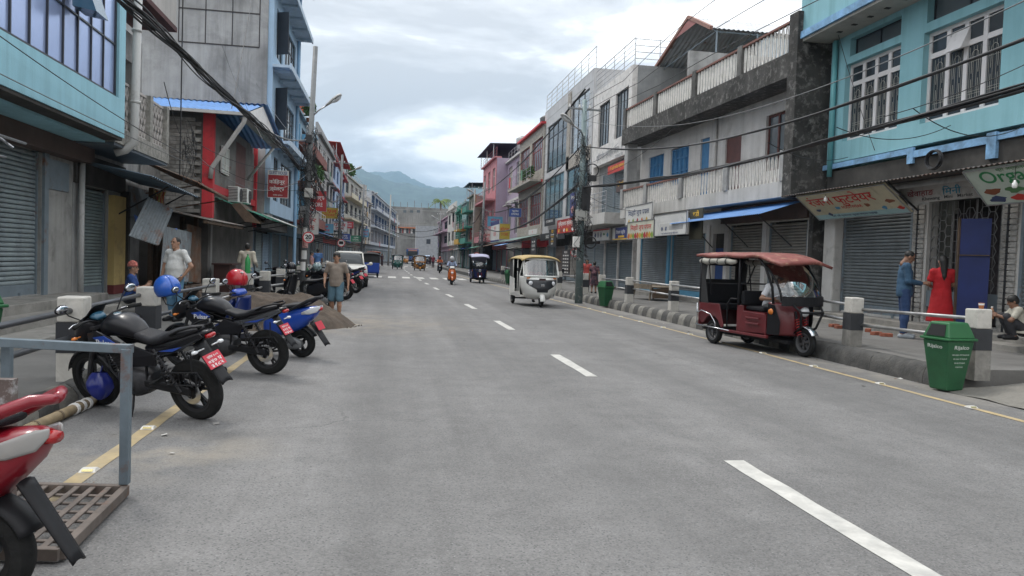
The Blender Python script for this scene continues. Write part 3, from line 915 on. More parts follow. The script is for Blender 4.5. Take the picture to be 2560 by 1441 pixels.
# roof: slope towards the camera and gutter
rf = corrugated((-10.2,26.1,6.12),(-4.75,26.1,6.05),(-10.2,29.3,6.95),.2,.02)
ro = f.part('roof',rf,BLUE_ROOF)
b = MB(); b.add([(-4.75,26.1,6.04),(-4.75,29.3,6.86),(-4.75,33.4,6.03)],[(0,1,2)]); b.build('gable',WHITE,ro,base=f.base)
b = MB(); b.bar((-10.2,26.05,6.06),(-4.7,26.05,5.99),.12,.1); b.build('gutter',PVC,ro,base=f.base)
b = MB(); b.bar((-4.7,26.1,6.0),(-4.7,33.6,6.0),.14,.16); b.bar((-4.9,26.4,5.92),(-4.9,33.4,5.92),.22,.05); b.build('fascia_board',mat('grey_fascia',(.3,.31,.33),.6,var=.15),ro,base=f.base)
rf2 = corrugated((-4.6,29.3,6.95),(-10.2,29.3,6.95),(-4.6,34.6,6.0),.2,.02); rf2.build('roof_back',BLUE_ROOF,ro,base=f.base)
b = MB(); b.tube([(-5.95,26.6,3.9),(-5.9,26.55,4.25),(-4.85,26.2,5.75),(-4.8,26.15,5.95)],.075,10); b.tube([(-4.78,26.2,5.95),(-4.75,26.9,5.98)],.075,10); b.tube([(-6.05,27.2,ZL),(-6.05,27.2,3.9)],.07,10)
b.tube([(-5.9,33,4.5),(-4.85,32.6,5.8)],.06,8); f.part('drain_pipe',b,PVC,smooth=True)
# ground floor of the same house
g = f.at(XL)
b = MB(); g.box(b,28.0,yb,ZL - .05,2.9,-.4,-.2); g.part('shop_back',b,DARK)
for (y0,y1_) in ((28.2,29.5),(29.75,31.3),(31.6,32.9),(33.2,35.0)):
 shutter(g,y0,y1_,ZL + .1,2.45,[SHUT_T,mat('shutter_bare',(.27,.265,.25),.6,var=.15,grime=.3),mat('shutter_brown',(.13,.10,.085),.7,var=.2)][int(y0) % 3],slats=False,d=0)
b = MB()
for yy in (28.05,29.62,31.45,33.05): g.box(b,yy - .08,yy + .08,ZL,2.6,-.05,.2)
g.part('shop_post',b,mat('teal_post',(.05,.12,.17),.7))
b = MB(); g.box(b,28,yb,2.5,3.3,-.1,.5); g.part('shop_fascia',b,mat('red_brown_fascia',(.15,.05,.045),.85,var=.3))
o = thing('green_awning','patched green and white sheet awning over shuttered shops under two air conditioners','awning',(-5.2,31,3))
q = corrugated((-6.0,27.6,3.35),(-6.0,35.2,3.3),(-4.3,27.8,2.72),.17,.018); q.build('sheet',GREEN_T,o,base=o.location)
q = corrugated((-4.95,30.6,3.0),(-4.95,35.2,2.98),(-4.1,30.6,2.68),.17,.018); q.build('patch_sheet',mat('white_sheet',(.5,.53,.5),.6,var=.2,rust=.15),o,base=o.location)
b = MB(); b.hexa([(-5.0,27.6,2.55),(-4.5,27.6,2.5),(-4.5,28.9,2.6),(-5.0,28.9,2.62),(-5.5,27.7,3.15),(-5.2,27.7,3.2),(-5.2,28.9,3.2),(-5.5,28.9,3.2)]); b.build('propped_board',WOOD_D,o,base=o.location)
b = MB()
for yy in (28.5,31,34): b.tube([(-6.4,yy,2.3),(-4.3,yy,2.72)],.02,6)
b.build('strut',BLACK,o,base=o.location)
# ---- tall grey block with blue street front
x5,ya,yb = -5.35,35.3,44.0
root,f = building('tall_grey_block','tall bare concrete block with panel grooves and pale blue street front','L',x5,ya,yb,3.25,17.5,BLUEWALL,
 [(36.2,37.6,3.9,5.9),(38.4,42.6,3.9,5.9),(36.2,38.2,7.0,9.0),(39.0,43,7.0,9.0),(36.2,38.2,10.4,12.6),(39,43,10.4,12.6)],depth=8,body_m=CONC,cat='apartment block')
for (y0,y1_,z0,z1_) in ((36.2,37.6,3.9,5.9),(38.4,42.6,3.9,5.9),(36.2,38.2,7.0,9.0),(39.0,43,7.0,9.0),(36.2,38.2,10.4,12.6),(39,43,10.4,12.6)):
 window(f,y0,y1_,z0,z1_,max(2,int((y1_ - y0) / .9)),(2,1),ALU,PANE2,rec=.06)
b = MB(); b.box(-13,x5 - .23,ya - .06,ya - .002,3.0,17.5); f.part('side_wall',b,mat('bare_render',(.37,.37,.365),.92,var=.2,vs=.5,grime=.6,gs=.55,streak=.95,gcol=(.10,.10,.098),bump=.25,bs=20))
b = MB()
gx = [PY(p,60,ya).x for p in (448,515,582,650)]
gz = [PY(540,p,ya).z for p in (28,118)]
zb_ = PY(540,112,ya).z
for x in gx: b.box(x - .02,x + .02,ya - .075,ya - .058,zb_,17.5)
for z in (zb_,PY(540,28,ya).z,PY(540,28,ya).z + 1.7): b.box(gx[0],gx[-1],ya - .08,ya - .058,z - .025,z + .025)
f.part('panel_groove',b,mat('groove_dark',(.05,.045,.045),.9))
for z0 in (6.35,9.7,13.2,15.6):
 b = MB(); f.box(b,ya - .15,yb,z0,z0 + .12,0,.75); f.box(b,ya - .15,yb,z0 - .06,z0 + .2,.75,.82)
 for k in range(5): f.box(b,ya + .3 + k * 1.9,ya + .5 + k * 1.9,z0 - .12,z0,0,.7)
 f.part('window_hood',b,mat('pale_blue_trim',(.42,.52,.62),.7,var=.1,streak=.3))
b = MB()
for z0 in (7.1,10.5):
 b.hexa([f.P(.0,ya + .95,z0),f.P(.55,ya + .7,z0),f.P(.55,ya + .74,z0),f.P(.0,ya + .99,z0),f.P(.0,ya + .95,z0 + 1.9),f.P(.55,ya + .7,z0 + 1.9),f.P(.55,ya + .74,z0 + 1.9),f.P(0,ya + .99,z0 + 1.9)])
f.part('open_shutter_leaf',b,ALU)
b = MB(); b.tube([f.P(.1,yb - .3,ZL),f.P(.1,yb - .3,16)],.09,8); f.part('down_pipe',b,mat('blue_pipe',(.28,.45,.62),.6))
g = f.at(XL)
b = MB(); g.box(b,ya,yb,ZL - .05,3.25,-4,-.25); g.part('ground_floor',b,DARKW)
for i,(y0,y1_) in enumerate(((35.5,36.2),(36.5,39.1),(39.4,41.2),(41.5,43.7))):
 if i == 1:
  b = MB(); g.box(b,y0,y1_,ZL,2.6,-.25,-.05); b_ = g.part('blue_door',b,mat('slate_blue_door',(.10,.16,.24),.6,var=.2,vs=2,grime=.3))
 else: shutter(g,y0,y1_,ZL + .1,2.5,[mat('shutter_green',(.08,.13,.03),.6),SHUT_T,SHUT_T,mat('shutter_pale_blue',(.25,.35,.45),.6,var=.15)][i],slats=False,d=-.05)
b = MB(); g.box(b,ya,yb,2.6,3.25,-.2,.9); g.part('shop_fascia',b,DARKW)
b = MB(); g.box(b,ya + .1,ya + 1.6,3.0,4.3,1.1,1.14,0); g.part('cracked_panel',b,WHITE)
# perpendicular red sign of the guest house / jeweller
SR = mat('sign_red',(.33,.03,.035),.5,var=.2,vs=3)
TXW = mat('letter_white',(.75,.74,.72),.6,var=0); TXN = mat('letter_navy',(.03,.05,.2),.6,var=0); TXR = mat('letter_red',(.5,.03,.03),.6,var=0)
TXK = mat('letter_black',(.02,.02,.02),.6,var=0); TXG = mat('letter_green',(.03,.22,.08),.6,var=0); TXY = mat('letter_yellow',(.75,.45,.04),.6,var=0)
p0,p1 = PY(668,494,35.0),PY(722,428,35.0)
plank_sign('hanging_sign','dark red hanging sign with white headline strip on the tall grey block',((p0 + p1) / 2),(1,0,0),(0,0,1),p1.x - p0.x,p1.z - p0.z,SR,
 [('GUEST HOUSE',0,.82,.86,.11,TXN),('कोहिनूर'.replace('हि','िह'),-.1,.15,.75,.22,TXW),('ज्वेलर्स',-.1,-.35,.7,.22,TXW),('कोहिनूर ज्वेलर्स',0,-.8,.45,.06,TXW)],
 WHITE,bands=[(-1,1,.66,1,WHITE)],blobs=[(.65,.2,.22,.45,mat('sign_rose',(.5,.12,.12),.5))])
# two air conditioners over the green awning
for k,(px,py,lbl) in enumerate(((588,487,'white air conditioner unit on red ledge, nearer the red post'),(611,491,'white air conditioner unit on red ledge, farther from the red post'))):
 c = PX(px,py,-5.75)
 o = thing('air_conditioner',lbl,'air conditioner',(c.x,c.y,c.z - .3),0,'air conditioners on the red ledge')
 MB().box(-.18,.18,-.42,.42,0,.58).build('casing',WHITE,o,bevel=.02)
 b = MB(); b.lathe([(.02,.19),(.235,.19),(.235,.2),(.255,.2),(.255,.182)],(0,0.12,.29),'x',20)
 b.build('fan_ring',BLACK,o)
 b = MB()
 for i in range(9): b.box(-.17,.17,-.426,-.421,.06 + i * .055,.085 + i * .055)
 b.build('louvre',BLACK,o)
 # ================================================================== RIGHT SIDE OF THE STREET
TEAL = mat('teal_wall',(.25,.49,.55),.8,var=.09,vs=.5,streak=.5,gcol=(.08,.2,.21),bump=.15,bs=20)
BTRIM = mat('blue_trim',(.24,.46,.72),.75,var=.1,grime=.75,gs=2.2,gcol=(.03,.035,.035))
SHUT_R = mat('shutter_slate',(.15,.17,.18),.6,var=.12,vs=3,grime=.3,gs=1.2,gcol=(.055,.06,.062),streak=.3)
SHUT_B = mat('shutter_beige',(.27,.255,.23),.65,var=.12,vs=3,grime=.3,gs=1.2,gcol=(.1,.095,.085),streak=.3)
SHUT_S = mat('shutter_steel_blue',(.15,.185,.205),.6,var=.1,vs=3,streak=.3)
DIRTYW = mat('dirty_white_wall',(.52,.51,.49),.88,var=.12,vs=1,grime=.25,gs=1,streak=.5,gcol=(.13,.125,.115))
OLDW = mat('old_grey_white_wall',(.56,.55,.54),.9,var=.12,vs=1,grime=.3,gs=.8,streak=.4,gcol=(.17,.165,.155))
BALW = mat('baluster_white',(.74,.72,.68),.75,var=.12,vs=5,grime=.3,gs=4,gcol=(.2,.195,.18))
BLUEWOOD = mat('blue_window_wood',(.05,.18,.36),.6,var=.15,vs=4,grime=.2)
BRWOOD = mat('brown_window_wood',(.10,.035,.03),.55,var=.2,vs=4)
WCLAD = mat('white_stone_clad',(.64,.62,.60),.75,var=.14,vs=4,grime=.25,gs=3,bump=.35,bs=14)
GTILE = mat('grey_tile',(.48,.48,.485),.55,var=.12,vs=1.5,streak=.3,gcol=(.2,.2,.2))
STONEC = mat('beige_stone_clad',(.36,.33,.29),.85,var=.35,vs=7,grime=.3,gs=5,bump=.8,bs=14)
PINK = mat('pink_wall',(.46,.19,.21),.8,var=.12,streak=.3,gcol=(.25,.08,.09))
LILAC = mat('lilac_wall',(.35,.28,.36),.82,var=.08,streak=.25,gcol=(.2,.15,.2))
# ---- teal house
x1 = 11.33
ops = [(15.87,18.0,4.86,6.80),(12.93,15.12,4.82,6.78),(15.9,17.85,6.98,7.42),(12.95,15.05,6.98,7.9),(9.6,11.8,4.9,6.68),(9.6,11.8,6.98,7.9)]
root,f = building('teal_house','turquoise house with white grilled windows above awninged shops','R',x1,6.0,18.65,4.36,9.6,TEAL,ops,depth=8,cat='house')
WW = mat('window_white_wood',(.68,.66,.66),.6,var=.08,grime=.2,gs=4,gcol=(.35,.33,.32))
for (y0,y1_,z0,z1_) in ops[:2] + [ops[4]]:
 w = window(f,y0,y1_,z0,z1_,4,(2.55,.8),WW,PANE,rec=.14,fw=.08,mull=.11)
 yi0,wd = y0 + .09,(y1_ - y0 - .18) / 4
 for i in range(4):
  b = MB(); c = yi0 + (i + .5) * wd; h0,h1 = z0 + .16,z0 + .09 + (z1_ - z0 - .18) * 2.55 / 3.35 - .1
  d = -.155
  zm = (h0 + h1) / 2
  for zc,s in ((zm,1),(zm,-1)):
   pts = [f.P(d,c - .09,zc + s * .06)] + [f.P(d,c - .09 * math.cos(t * math.pi / 6),zc + s * (.42 + .1 * math.sin(t * math.pi / 6))) for t in range(7)] + [f.P(d,c + .09,zc + s * .06)]
   b.tube(pts,.006,4)
  for dy in (-.14,-.045,.045,.14): b.tube([f.P(d,c + dy,h0),f.P(d,c + dy,h1)],.004,4)
  for zz in (zm - .35,zm - .3,zm + .3,zm + .35): b.tube([f.P(d,c - .16,zz),f.P(d,c + .16,zz)],.004,4)
  b.build('grille',mat('grille_cream',(.42,.41,.37),.6,var=0),w,base=f.base)
for o_ in (ops[2],ops[3],ops[5]): window(f,*o_,2,(1,),ALU,PANE2,rec=.16,fw=.03)
b = MB(); b.hexa([f.P(-.2,13.95,6.22),f.P(.05,13.95,6.16),f.P(.05,14.43,6.16),f.P(-.2,14.43,6.22),f.P(-.2,13.95,6.6),f.P(-.16,13.95,6.62),f.P(-.16,14.43,6.62),f.P(-.2,14.43,6.6)])
f.part('open_sash',b,WW)
b = MB(); f.box(b,13.1,18.9,7.62,7.80,0,.85); f.part('ledge',b,BTRIM)
b = MB(); f.box(b,13.15,18.85,7.55,7.618,0,.78); f.part('ledge_soffit',b,mat('cream_soffit',(.42,.40,.36),.85,var=.15,grime=.2))
b = MB(); f.box(b,11.0,13.1,7.62,8.0,0,1.05); f.part('ledge_beam',b,BTRIM)
b = MB(); f.box(b,13.1,18.9,7.80,9.0,.6,.78); f.part('parapet',b,TEAL)
b = MB()
for i in range(7): f.box(b,14.0 + i * .62,14.1 + i * .62,7.535,7.552,.3,.42)
f.part('soffit_vent',b,DARKW)
b = MB(); f.box(b,15.4,18.75,4.20,4.33,0,.05); f.box(b,13.1,15.2,4.10,4.25,0,.05); f.box(b,15.2,15.4,3.98,4.33,0,.055); f.box(b,12.86,13.1,3.8,4.3,0,.07); f.box(b,6,12.86,4.14,4.27,0,.05); f.part('trim_band',b,BTRIM)
b = MB(); f.box(b,6,18.6,3.62,4.14,-.24,-.01); f.part('header',b,DARKW)
b = MB(); b.tube([f.P(.09,18.35,4.0),f.P(.09,18.35,7.5)],.065,10); f.part('down_pipe',b,mat('teal_pipe',(.13,.37,.40),.6),smooth=True)
# ground floor openings
gf = []
g = f
wb = MB(); cells(wb,g,6.0,18.9,ZR - .1,4.0,[(15.5,18.1,.55,3.0),(12.95,15.0,.55,3.15),(8.6,12.5,.42,3.1)],-.5,-.25)
g.part('lower_wall',wb,DIRTYW)
b = MB(); g.box(b,12.9,15.05,.5,3.2,-1.2,-1.0); g.part('shop_back',b,DARKW)
shutter(g,15.55,18.05,.55,3.0,SHUT_R,pitch=.078,d=-.3)
shutter(g,9.4,12.42,.45,3.08,SHUT_R,pitch=.078,d=-.3)
# brick patterned jambs
JB = mat('jamb_tile',(.34,.33,.31),.85,var=.3,vs=8,grime=.3)
for yy in (15.06,12.54):
 b = MB()
 for i in range(24):
  g.box(b,yy + .02,yy + .2,.5 + i * .108,.59 + i * .108,-.25,-.215); g.box(b,yy + .26,yy + .38,.5 + i * .108,.59 + i * .108,-.25,-.215)
 g.part('jamb_tile',b,JB); b = MB(); g.box(b,yy + .205,yy + .255,.5,3.0,-.25,-.21); g.part('jamb_strip',b,BLACK)
b = MB(); g.box(b,18.1,18.6,ZR,3.3,-.25,.02); g.part('pillar',b,mat('whitewash_pillar',(.52,.51,.49),.8,var=.1,grime=.3,gs=2),bevel=.04)
# iron gate with hexagon mesh, partly shut
b = MB()
def hexa_mesh(b,y0,y1_,z0,z1_,d,s):
 nx = int((y1_ - y0) / (s * 1.5)); nz_ = int((z1_ - z0) / (s * 1.732))
 for i in range(nx + 1):
  for k in range(nz_ + 1):
   cy,cz = y0 + i * s * 1.5,z0 + k * s * 1.732 + (i % 2) * s * .866
   pts = [(cy + s * math.cos(j * math.pi / 3),cz + s * math.sin(j * math.pi / 3)) for j in range(6)]
   for j in range(3):
    a,c = pts[j],pts[j + 1]
    if min(a[0],c[0]) < y0 - .01 or max(a[0],c[0]) > y1_ + .01 or max(a[1],c[1]) > z1_: continue
    b.bar(g.P(d,*a),g.P(d,*c),.012,.012)
hexa_mesh(b,13.1,15.0,1.25,3.05,-.34,.13)
for yy in (13.05,13.7,14.35,15.0): b.tube([g.P(-.34,yy,.6),g.P(-.34,yy,3.1)],.014,6)
for i in range(12): b.tube([g.P(-.36,13.1 + i * .165,.6),g.P(-.36,13.1 + i * .165,3.1)],.006,4)
g.part('iron_grille',b,mat('grille_grey',(.22,.22,.22),.5,metal=.5,var=.1))
b = MB(); g.box(b,13.0,15.0,.85,1.2,-.4,-.3); g.part('counter_panel',b,GREYM)
b = MB(); g.box(b,13.0,15.0,.55,2.9,-.98,-.9); g.part('goods_shelf',b,mat('dim_goods',(.05,.042,.045),.8,var=.5,vs=7))
b = MB(); b.hexa([g.P(.0,12.92,.5),g.P(.33,13.34,.5),g.P(.30,13.37,.5),g.P(-.03,12.95,.5),g.P(.0,12.92,2.66),g.P(.33,13.34,2.66),g.P(.30,13.37,2.66),g.P(-.03,12.95,2.66)])
door = g.part('blue_door',b,mat('royal_blue_door',(.008,.02,.12),.55,var=.2,vs=2))
b = MB(); b.bar(g.P(.335,13.35,.5),g.P(.335,13.35,2.68),.05,.03); b.bar(g.P(.02,12.91,1.95),g.P(.34,13.32,1.95),.03,.02); b.build('door_edge',WOOD_D,door,base=f.base)
b = MB(); g.box(b,6.0,18.6,ZR - .05,.5,-.3,.35); g.box(b,6.0,18.2,ZR - .05,.38,.35,.75); g.part('step',b,STEP,bevel=.015)
# long corrugated canopy
o = thing('tin_canopy','long dark corrugated tin canopy over the shops of the turquoise house','awning',(10.8,12,3.6))
q = corrugated((11.2,5.2,3.60),(11.2,18.9,3.60),(10.2,5.2,3.48),.12,.016,n_len=2); q.build('sheet',mat('dark_tin',(.12,.105,.095),.7,metal=.2,var=.3,rust=.4),o,base=o.location)
b = MB(); b.tube([(10.35,5.2,3.5),(10.35,18.8,3.5)],.025,6)
for yy in (8.2,11.2,14.7,18.2): b.tube([(11.1,yy,2.9),(10.3,yy,3.5)],.022,6)
b.build('strut',BLACK,o,base=o.location)
# signs under the canopy
CREAM = mat('sign_cream',(.50,.46,.33),.6,var=.15,vs=1.5,grime=.2)
PALEG = mat('sign_pale_green',(.50,.57,.50),.6,var=.15,vs=1.5)
DW = mat('sign_dirty_white',(.36,.345,.32),.7,var=.15,grime=.4,gs=3)
def tilt_sign(name,label,a,b_,c_,**kw):
 """sign through three corners: bottom-left, bottom-right, top-left as seen from the street"""
 a,b_,c_ = Vector(a),Vector(b_),Vector(c_)
 r,u = b_ - a,c_ - a
 return plank_sign(name,label,a + r / 2 + u / 2,r,u,r.length,u.length,**kw)
SH = mat('print_navy',(.04,.06,.14),.6,var=0); SO = mat('print_brown',(.22,.07,.03),.6,var=0); SB_ = mat('print_blue',(.07,.25,.42),.6,var=0); SRD = mat('print_red',(.5,.04,.03),.6,var=0); SGR = mat('print_green',(.08,.2,.08),.6,var=0)
tilt_sign('shop_sign','cream footwear shop sign with red lettering and small shoe pictures, tilted',(11.0,18.3,2.86),(11.0,14.75,2.86),(10.3,18.3,3.44),board_m=CREAM,frame_m=STEEL,
 texts=[('रंजना फुटवेयर',-.12,.35,.74,.5,TXR),('यहाँ सबै प्रकारका जुत्ता चप्पल पाइन्छ'.replace('पि','िप'),-.1,-.78,.6,.1,SH),('FOOTWEAR',.02,-.2,.22,.1,SRD)],
 blobs=[(-.78,-.25,.06,.1,SH),(-.6,-.62,.045,.13,SH),(-.3,-.2,.06,.1,SB_),(.35,-.2,.055,.12,SO),(.62,-.5,.05,.12,SB_),(.82,-.1,.08,.13,SO),(.9,-.6,.06,.12,SRD)],bands=[(-1,1,-1,-.62,mat('sign_sky',(.33,.50,.52),.6))])
tilt_sign('shop_sign','long worn white mini market sign board with red and teal lettering',(10.95,15.1,3.04),(10.95,12.1,3.04),(10.9,15.1,3.38),board_m=DW,frame_m=None,
 texts=[('खेवाहाङ',-.55,.2,.36,.5,mat('letter_maroon',(.2,.025,.03),.7)),('मिनी'.replace('मि','िम'),.05,.2,.2,.5,mat('letter_teal',(.03,.18,.26),.7)),('मार्केट',.6,.2,.34,.5,mat('letter_maroon')),('Khewang   Mini   Market',-.05,-.62,.62,.24,TXK)])
tilt_sign('shop_sign','pale green organic shop sign with green lettering and rows of food pictures',(10.8,12.45,2.85),(10.8,8.9,2.85),(10.25,12.45,3.44),board_m=PALEG,frame_m=STEEL,
 texts=[('Organic',-.42,.42,.42,.42,TXG),('Foods',.4,.42,.4,.4,TXG),('श्री अर्गानिक'.replace('नि','िन'),-.4,.84,.34,.12,SGR)],
 blobs=[(-.8 + .27 * i,-.25 - .45 * (j),.11,.17,[SO,SGR,SH,SRD][(i + 2 * j) % 4]) for i in range(7) for j in range(2)])
# hanging led bulbs
BULBW = mat('bulb_white',(.8,.8,.78),.35,var=0)
for k,(px,py,x,lbl) in enumerate(((2064,497,10.35,'white bulb hanging in front of the cream footwear sign'),(2537,460,10.25,'white bulb hanging in front of the pale green organic sign'))):
 c = PX(px,py,x)
 o = thing('light_bulb',lbl,'light bulb',tuple(c),0,'bulbs under the tin canopy')
 MB().lathe([(0,-.075),(.03,-.072),(.042,-.05),(.042,.01),(.02,.03),(.018,.06),(0,.06)],n=14).build('bulb',BULBW,o,smooth=True)
 MB().tube([(0,0,.06),(0,0,3.5 - c.z)],.005,5).build('wire',BLACK,o)
 # ---- concrete balcony house
MOULD = mat('mouldy_concrete',(.055,.053,.05),.95,var=.5,vs=1.4,wear=.42,wcol=(.19,.185,.175),streak=.8,gcol=(.03,.03,.029),bump=.4,bs=22)
xb,xw = 10.2,11.05
ya,yb = 18.95,32.3
root = thing('concrete_balcony_house','old concrete house with two long white balustrades and black stained parapet','house',(xb,(ya + yb) / 2,0),R_(2.4))
f = Fac('R',xb,root); w_ = f.at(xw)
up_ops = [(20.1,21.8,4.5,6.2),(23.3,24.4,3.95,5.9),(25.6,26.3,3.95,6.15),(27.3,29.0,4.7,6.15),(29.7,31.3,4.7,6.1)]
wb = MB(); cells(wb,w_,ya,yb,3.6,6.75,up_ops,-.22,0); w_.part('upper_wall',wb,OLDW)
lo_ops = [(19.35,21.35,.45,2.95),(21.7,23.75,.45,2.95),(24.15,25.0,.45,2.7),(25.6,28.55,.42,2.75),(28.95,31.9,.42,2.75)]
wb = MB(); cells(wb,w_,ya,yb,ZR - .1,3.55,lo_ops,-.22,0); w_.part('lower_wall',wb,DIRTYW)
b = MB(); w_.box(b,ya + .05,yb,ZR,8.0,-7,-.35); w_.part('building_body',b,CONC_D)
STAIN = mat('shutter_beige')
shutter(w_,19.42,21.28,.45,2.9,SHUT_B,d=-.08); shutter(w_,21.78,23.68,.45,2.9,SHUT_B,d=-.08)
SB2 = mat('shutter_dusty_blue',(.15,.17,.185),.6,var=.15,vs=2,grime=.3,gs=1.2,streak=.4)
shutter(w_,25.68,28.47,.42,2.7,SB2,fm=mat('blue_rail',(.09,.27,.42),.6),d=-.08,pitch=.08); shutter(w_,29.03,31.82,.42,2.7,SB2,fm=mat('blue_rail'),d=-.08,pitch=.08)
b = MB(); w_.box(b,24.2,24.95,.45,2.2,-.15,-.1); w_.part('blue_door',b,mat('deep_blue_door',(.02,.06,.2),.6,var=.15))
b = MB(); w_.box(b,24.2,24.95,2.2,2.7,-.15,-.1); w_.part('lattice_vent',b,DARKW)
b = MB()
for yy in (19.1,21.52,23.95,25.3): w_.box(b,yy - .12,yy + .12,ZR,3.0,0,.06)
w_.part('pilaster',b,OLDW)
b = MB(); w_.box(b,28.62,28.85,ZR,2.8,0,.07); w_.part('blue_pilaster',b,mat('blue_rail'))
b = MB(); w_.box(b,ya,23.9,2.98,3.5,.0,.3); w_.part('shop_fascia',b,BROWN)
b = MB(); w_.box(b,ya,yb,ZR - .04,.42,.0,.4); w_.part('step',b,STEP,bevel=.012)
# joinery upstairs
window(w_,20.1,21.8,4.5,6.2,3,(1,),BRWOOD,PANE2,rec=.08,fw=.07,mull=.09)
b = MB(); w_.box(b,23.3,24.4,3.95,5.9,-.15,-.06); w_.part('brown_door',b,BRWOOD)
b = MB(); w_.box(b,25.6,26.3,3.95,6.15,-.15,-.06)
dr = w_.part('blue_shutter_door',b,BLUEWOOD)
for (y0,y1_) in ((27.3,29.0),(29.7,31.3)):
 o_ = MB(); w_.box(o_,y0,y1_,4.7,6.12,-.16,-.1); wn = w_.part('blue_window',o_,BLUEWOOD)
 n = 4; wd = (y1_ - y0) / n
 for i in range(n):
  b = MB(); a = y0 + i * wd
  w_.box(b,a + .02,a + .07,4.72,6.1,-.1,-.06); w_.box(b,a + wd - .07,a + wd - .02,4.72,6.1,-.1,-.06)
  for z in (4.72,5.2,5.7,6.05): w_.box(b,a + .07,a + wd - .07,z,z + .06,-.1,-.065)
  b.build('shutter_leaf',BLUEWOOD,wn,base=f.base)
  # slabs, parapet fascia, rails
b = MB(); f.box(b,ya,yb,3.52,3.95,-.83,0); f.part('balcony_slab',b,DIRTYW)
b = MB(); f.box(b,ya,yb + .05,6.72,7.38,-.83,.05); f.part('parapet_slab',b,MOULD)
b = MB(); f.box(b,ya - .18,ya + .25,ZR + 3.2,8.35,-.62,.08); f.box(b,ya - .2,ya,ZR,9.0,-1.6,-.62); f.part('end_wall',b,MOULD)
b = MB(); f.box(b,ya + .26,ya + .55,3.95,6.72,-.4,-.1); f.box(b,yb - .5,yb - .1,3.95,6.72,-.5,-.06); f.part('column',b,CONC)
ring = []
bal_me = None
def baluster(h,w=.085):
 b = MB(); t = .02
 pts = [(-.018,0),(-.018,.05),(-w / 2,.13),(-w / 2,h - .13),(-.018,h - .05),(-.018,h)]
 left = [(0,p[0],p[1]) for p in pts]; right = [(0,-p[0],p[1]) for p in pts]
 for L_ in (left,right):
  for a,c in zip(L_[:-1],L_[1:]): b.bar(a,c,.03,.024,up=(1,0,0))
 return b
def balustrade(z0,h,posts,post_m,per):
 rail = MB(); f.box(rail,ya + .2,yb,z0 + h,z0 + h + .06,-.1,.02); f.part('hand_rail',rail,mat('red_brown_rail',(.20,.09,.07),.7,var=.2,grime=.3))
 me = None
 for k,yy in enumerate(posts):
  b = MB(); f.box(b,yy - .14,yy + .14,z0,z0 + h + .1,-.16,.04); f.part('balcony_post',b,post_m)
 for a,c in zip(posts[:-1],posts[1:]):
  n = max(4,int((c - a - .28) / per))
  for i in range(n):
   yy = a + .14 + (c - a - .28) * (i + .5) / n
   if me is None:
    q = baluster(h).build('baluster',BALW,root); me = q.data
   else: q = link('baluster',me,root)
   q.location = (.04,yy - f.base[1],z0)
balustrade(7.38,.80,(ya + .1,22.0,25.2,28.7,yb - .15),CONC_D,.2)
balustrade(3.95,.74,(ya + .35,22.6,26.0,29.4,yb - .15),CONC,.2)
# drain pipe on the wall
b = MB(); b.tube([w_.P(.08,25.0,3.95),w_.P(.08,25.0,6.7)],.06,8); w_.part('down_pipe',b,PVC,smooth=True)
# blue tin awning over the beige shutters
o = thing('blue_tin_awning','bright blue corrugated awning over beige shutters of the concrete house','awning',(10.2,22,3.2))
pa,pb = Vector((10.95,18.9,3.42)),Vector((10.72,25.0,3.38))
q = corrugated(pa,pb,Vector((9.75,19.1,3.02)),.11,.013); q.build('sheet',BLUE_ROOF,o,base=o.location)
b = MB()
for yy in (19.6,22,24.4): b.tube([(9.9,yy,3.05),(11.0 - (yy - 19) * .04,yy,2.2)],.02,6)
b.build('strut',BLACK,o,base=o.location)
# signs on the balcony
sgx = 10.05
def bsign(name,label,pa,pb,x,m,texts,**kw):
 p,q = PX(*pa,x),PX(*pb,x)
 return plank_sign(name,label,(p + q) / 2,(0,-1,0),(kw.pop('lean',0.),0,1),abs(q.y - p.y),abs(p.z - q.z),m,texts,**kw)
SW = mat('sign_white',(.60,.60,.58),.6,var=.1,grime=.15,gs=2)
FR = [mat('fruit_%d' % i,c,.6,var=.2) for i,c in enumerate([(.5,.12,.03),(.55,.35,.05),(.2,.3,.05),(.4,.03,.05)])]
bsign('shop_sign','upper white juice shop sign with grey lettering on the balcony rail',(1563,565),(1632,505),9.75,SW,[('मिठ्ठी जुस पसल'.replace('मि','िम'),0,.2,.85,.4,SH)],frame_m=STEEL,blobs=[(-.7 + i * .33,-.6,.06,.22,FR[(i + 1) % 4]) for i in range(5)])
bsign('shop_sign','lower juice shop sign with red lettering above a row of fruit pictures',(1568,600),(1638,547),9.6,mat('sign_cream_sky',(.55,.55,.45),.6,var=.2),[('मिठ्ठी जुस पसल'.replace('मि','िम'),0,.25,.88,.42,TXR)],frame_m=STEEL,blobs=[(-.88 + i * .17,-.62,.09,.32,FR[i % 4]) for i in range(11)])
bsign('shop_sign','large tilted white sign with a line drawing of a building',(1634,592),(1718,527),9.6,SW,[('ॐ श्री ज्वेलर्स तथा सुन चाँदी पसल',0,-.8,.86,.12,SH)],frame_m=STEEL,bands=[(.0,.8,-.5,-.1,mat('print_grey',(.33,.33,.33),.6)),(-.6,.0,-.5,.1,mat('print_pale',(.48,.48,.47),.6)),(-.9,.7,.25,.75,mat('print_palest',(.54,.54,.53),.6))],blobs=[(-.45,-.35,.05,.2,SH),(-.2,-.35,.05,.2,SH)])
bsign('shop_sign','narrow dark sign with a watch dial beside the line drawing sign',(1722,600),(1757,520),9.9,mat('sign_dark_olive',(.06,.055,.035),.6),[('घडी',0,.7,.5,.2,TXY)],blobs=[(0,0,.5,.35,BLACK),(0,0,.3,.2,mat('dial',(.15,.14,.12),.4))])
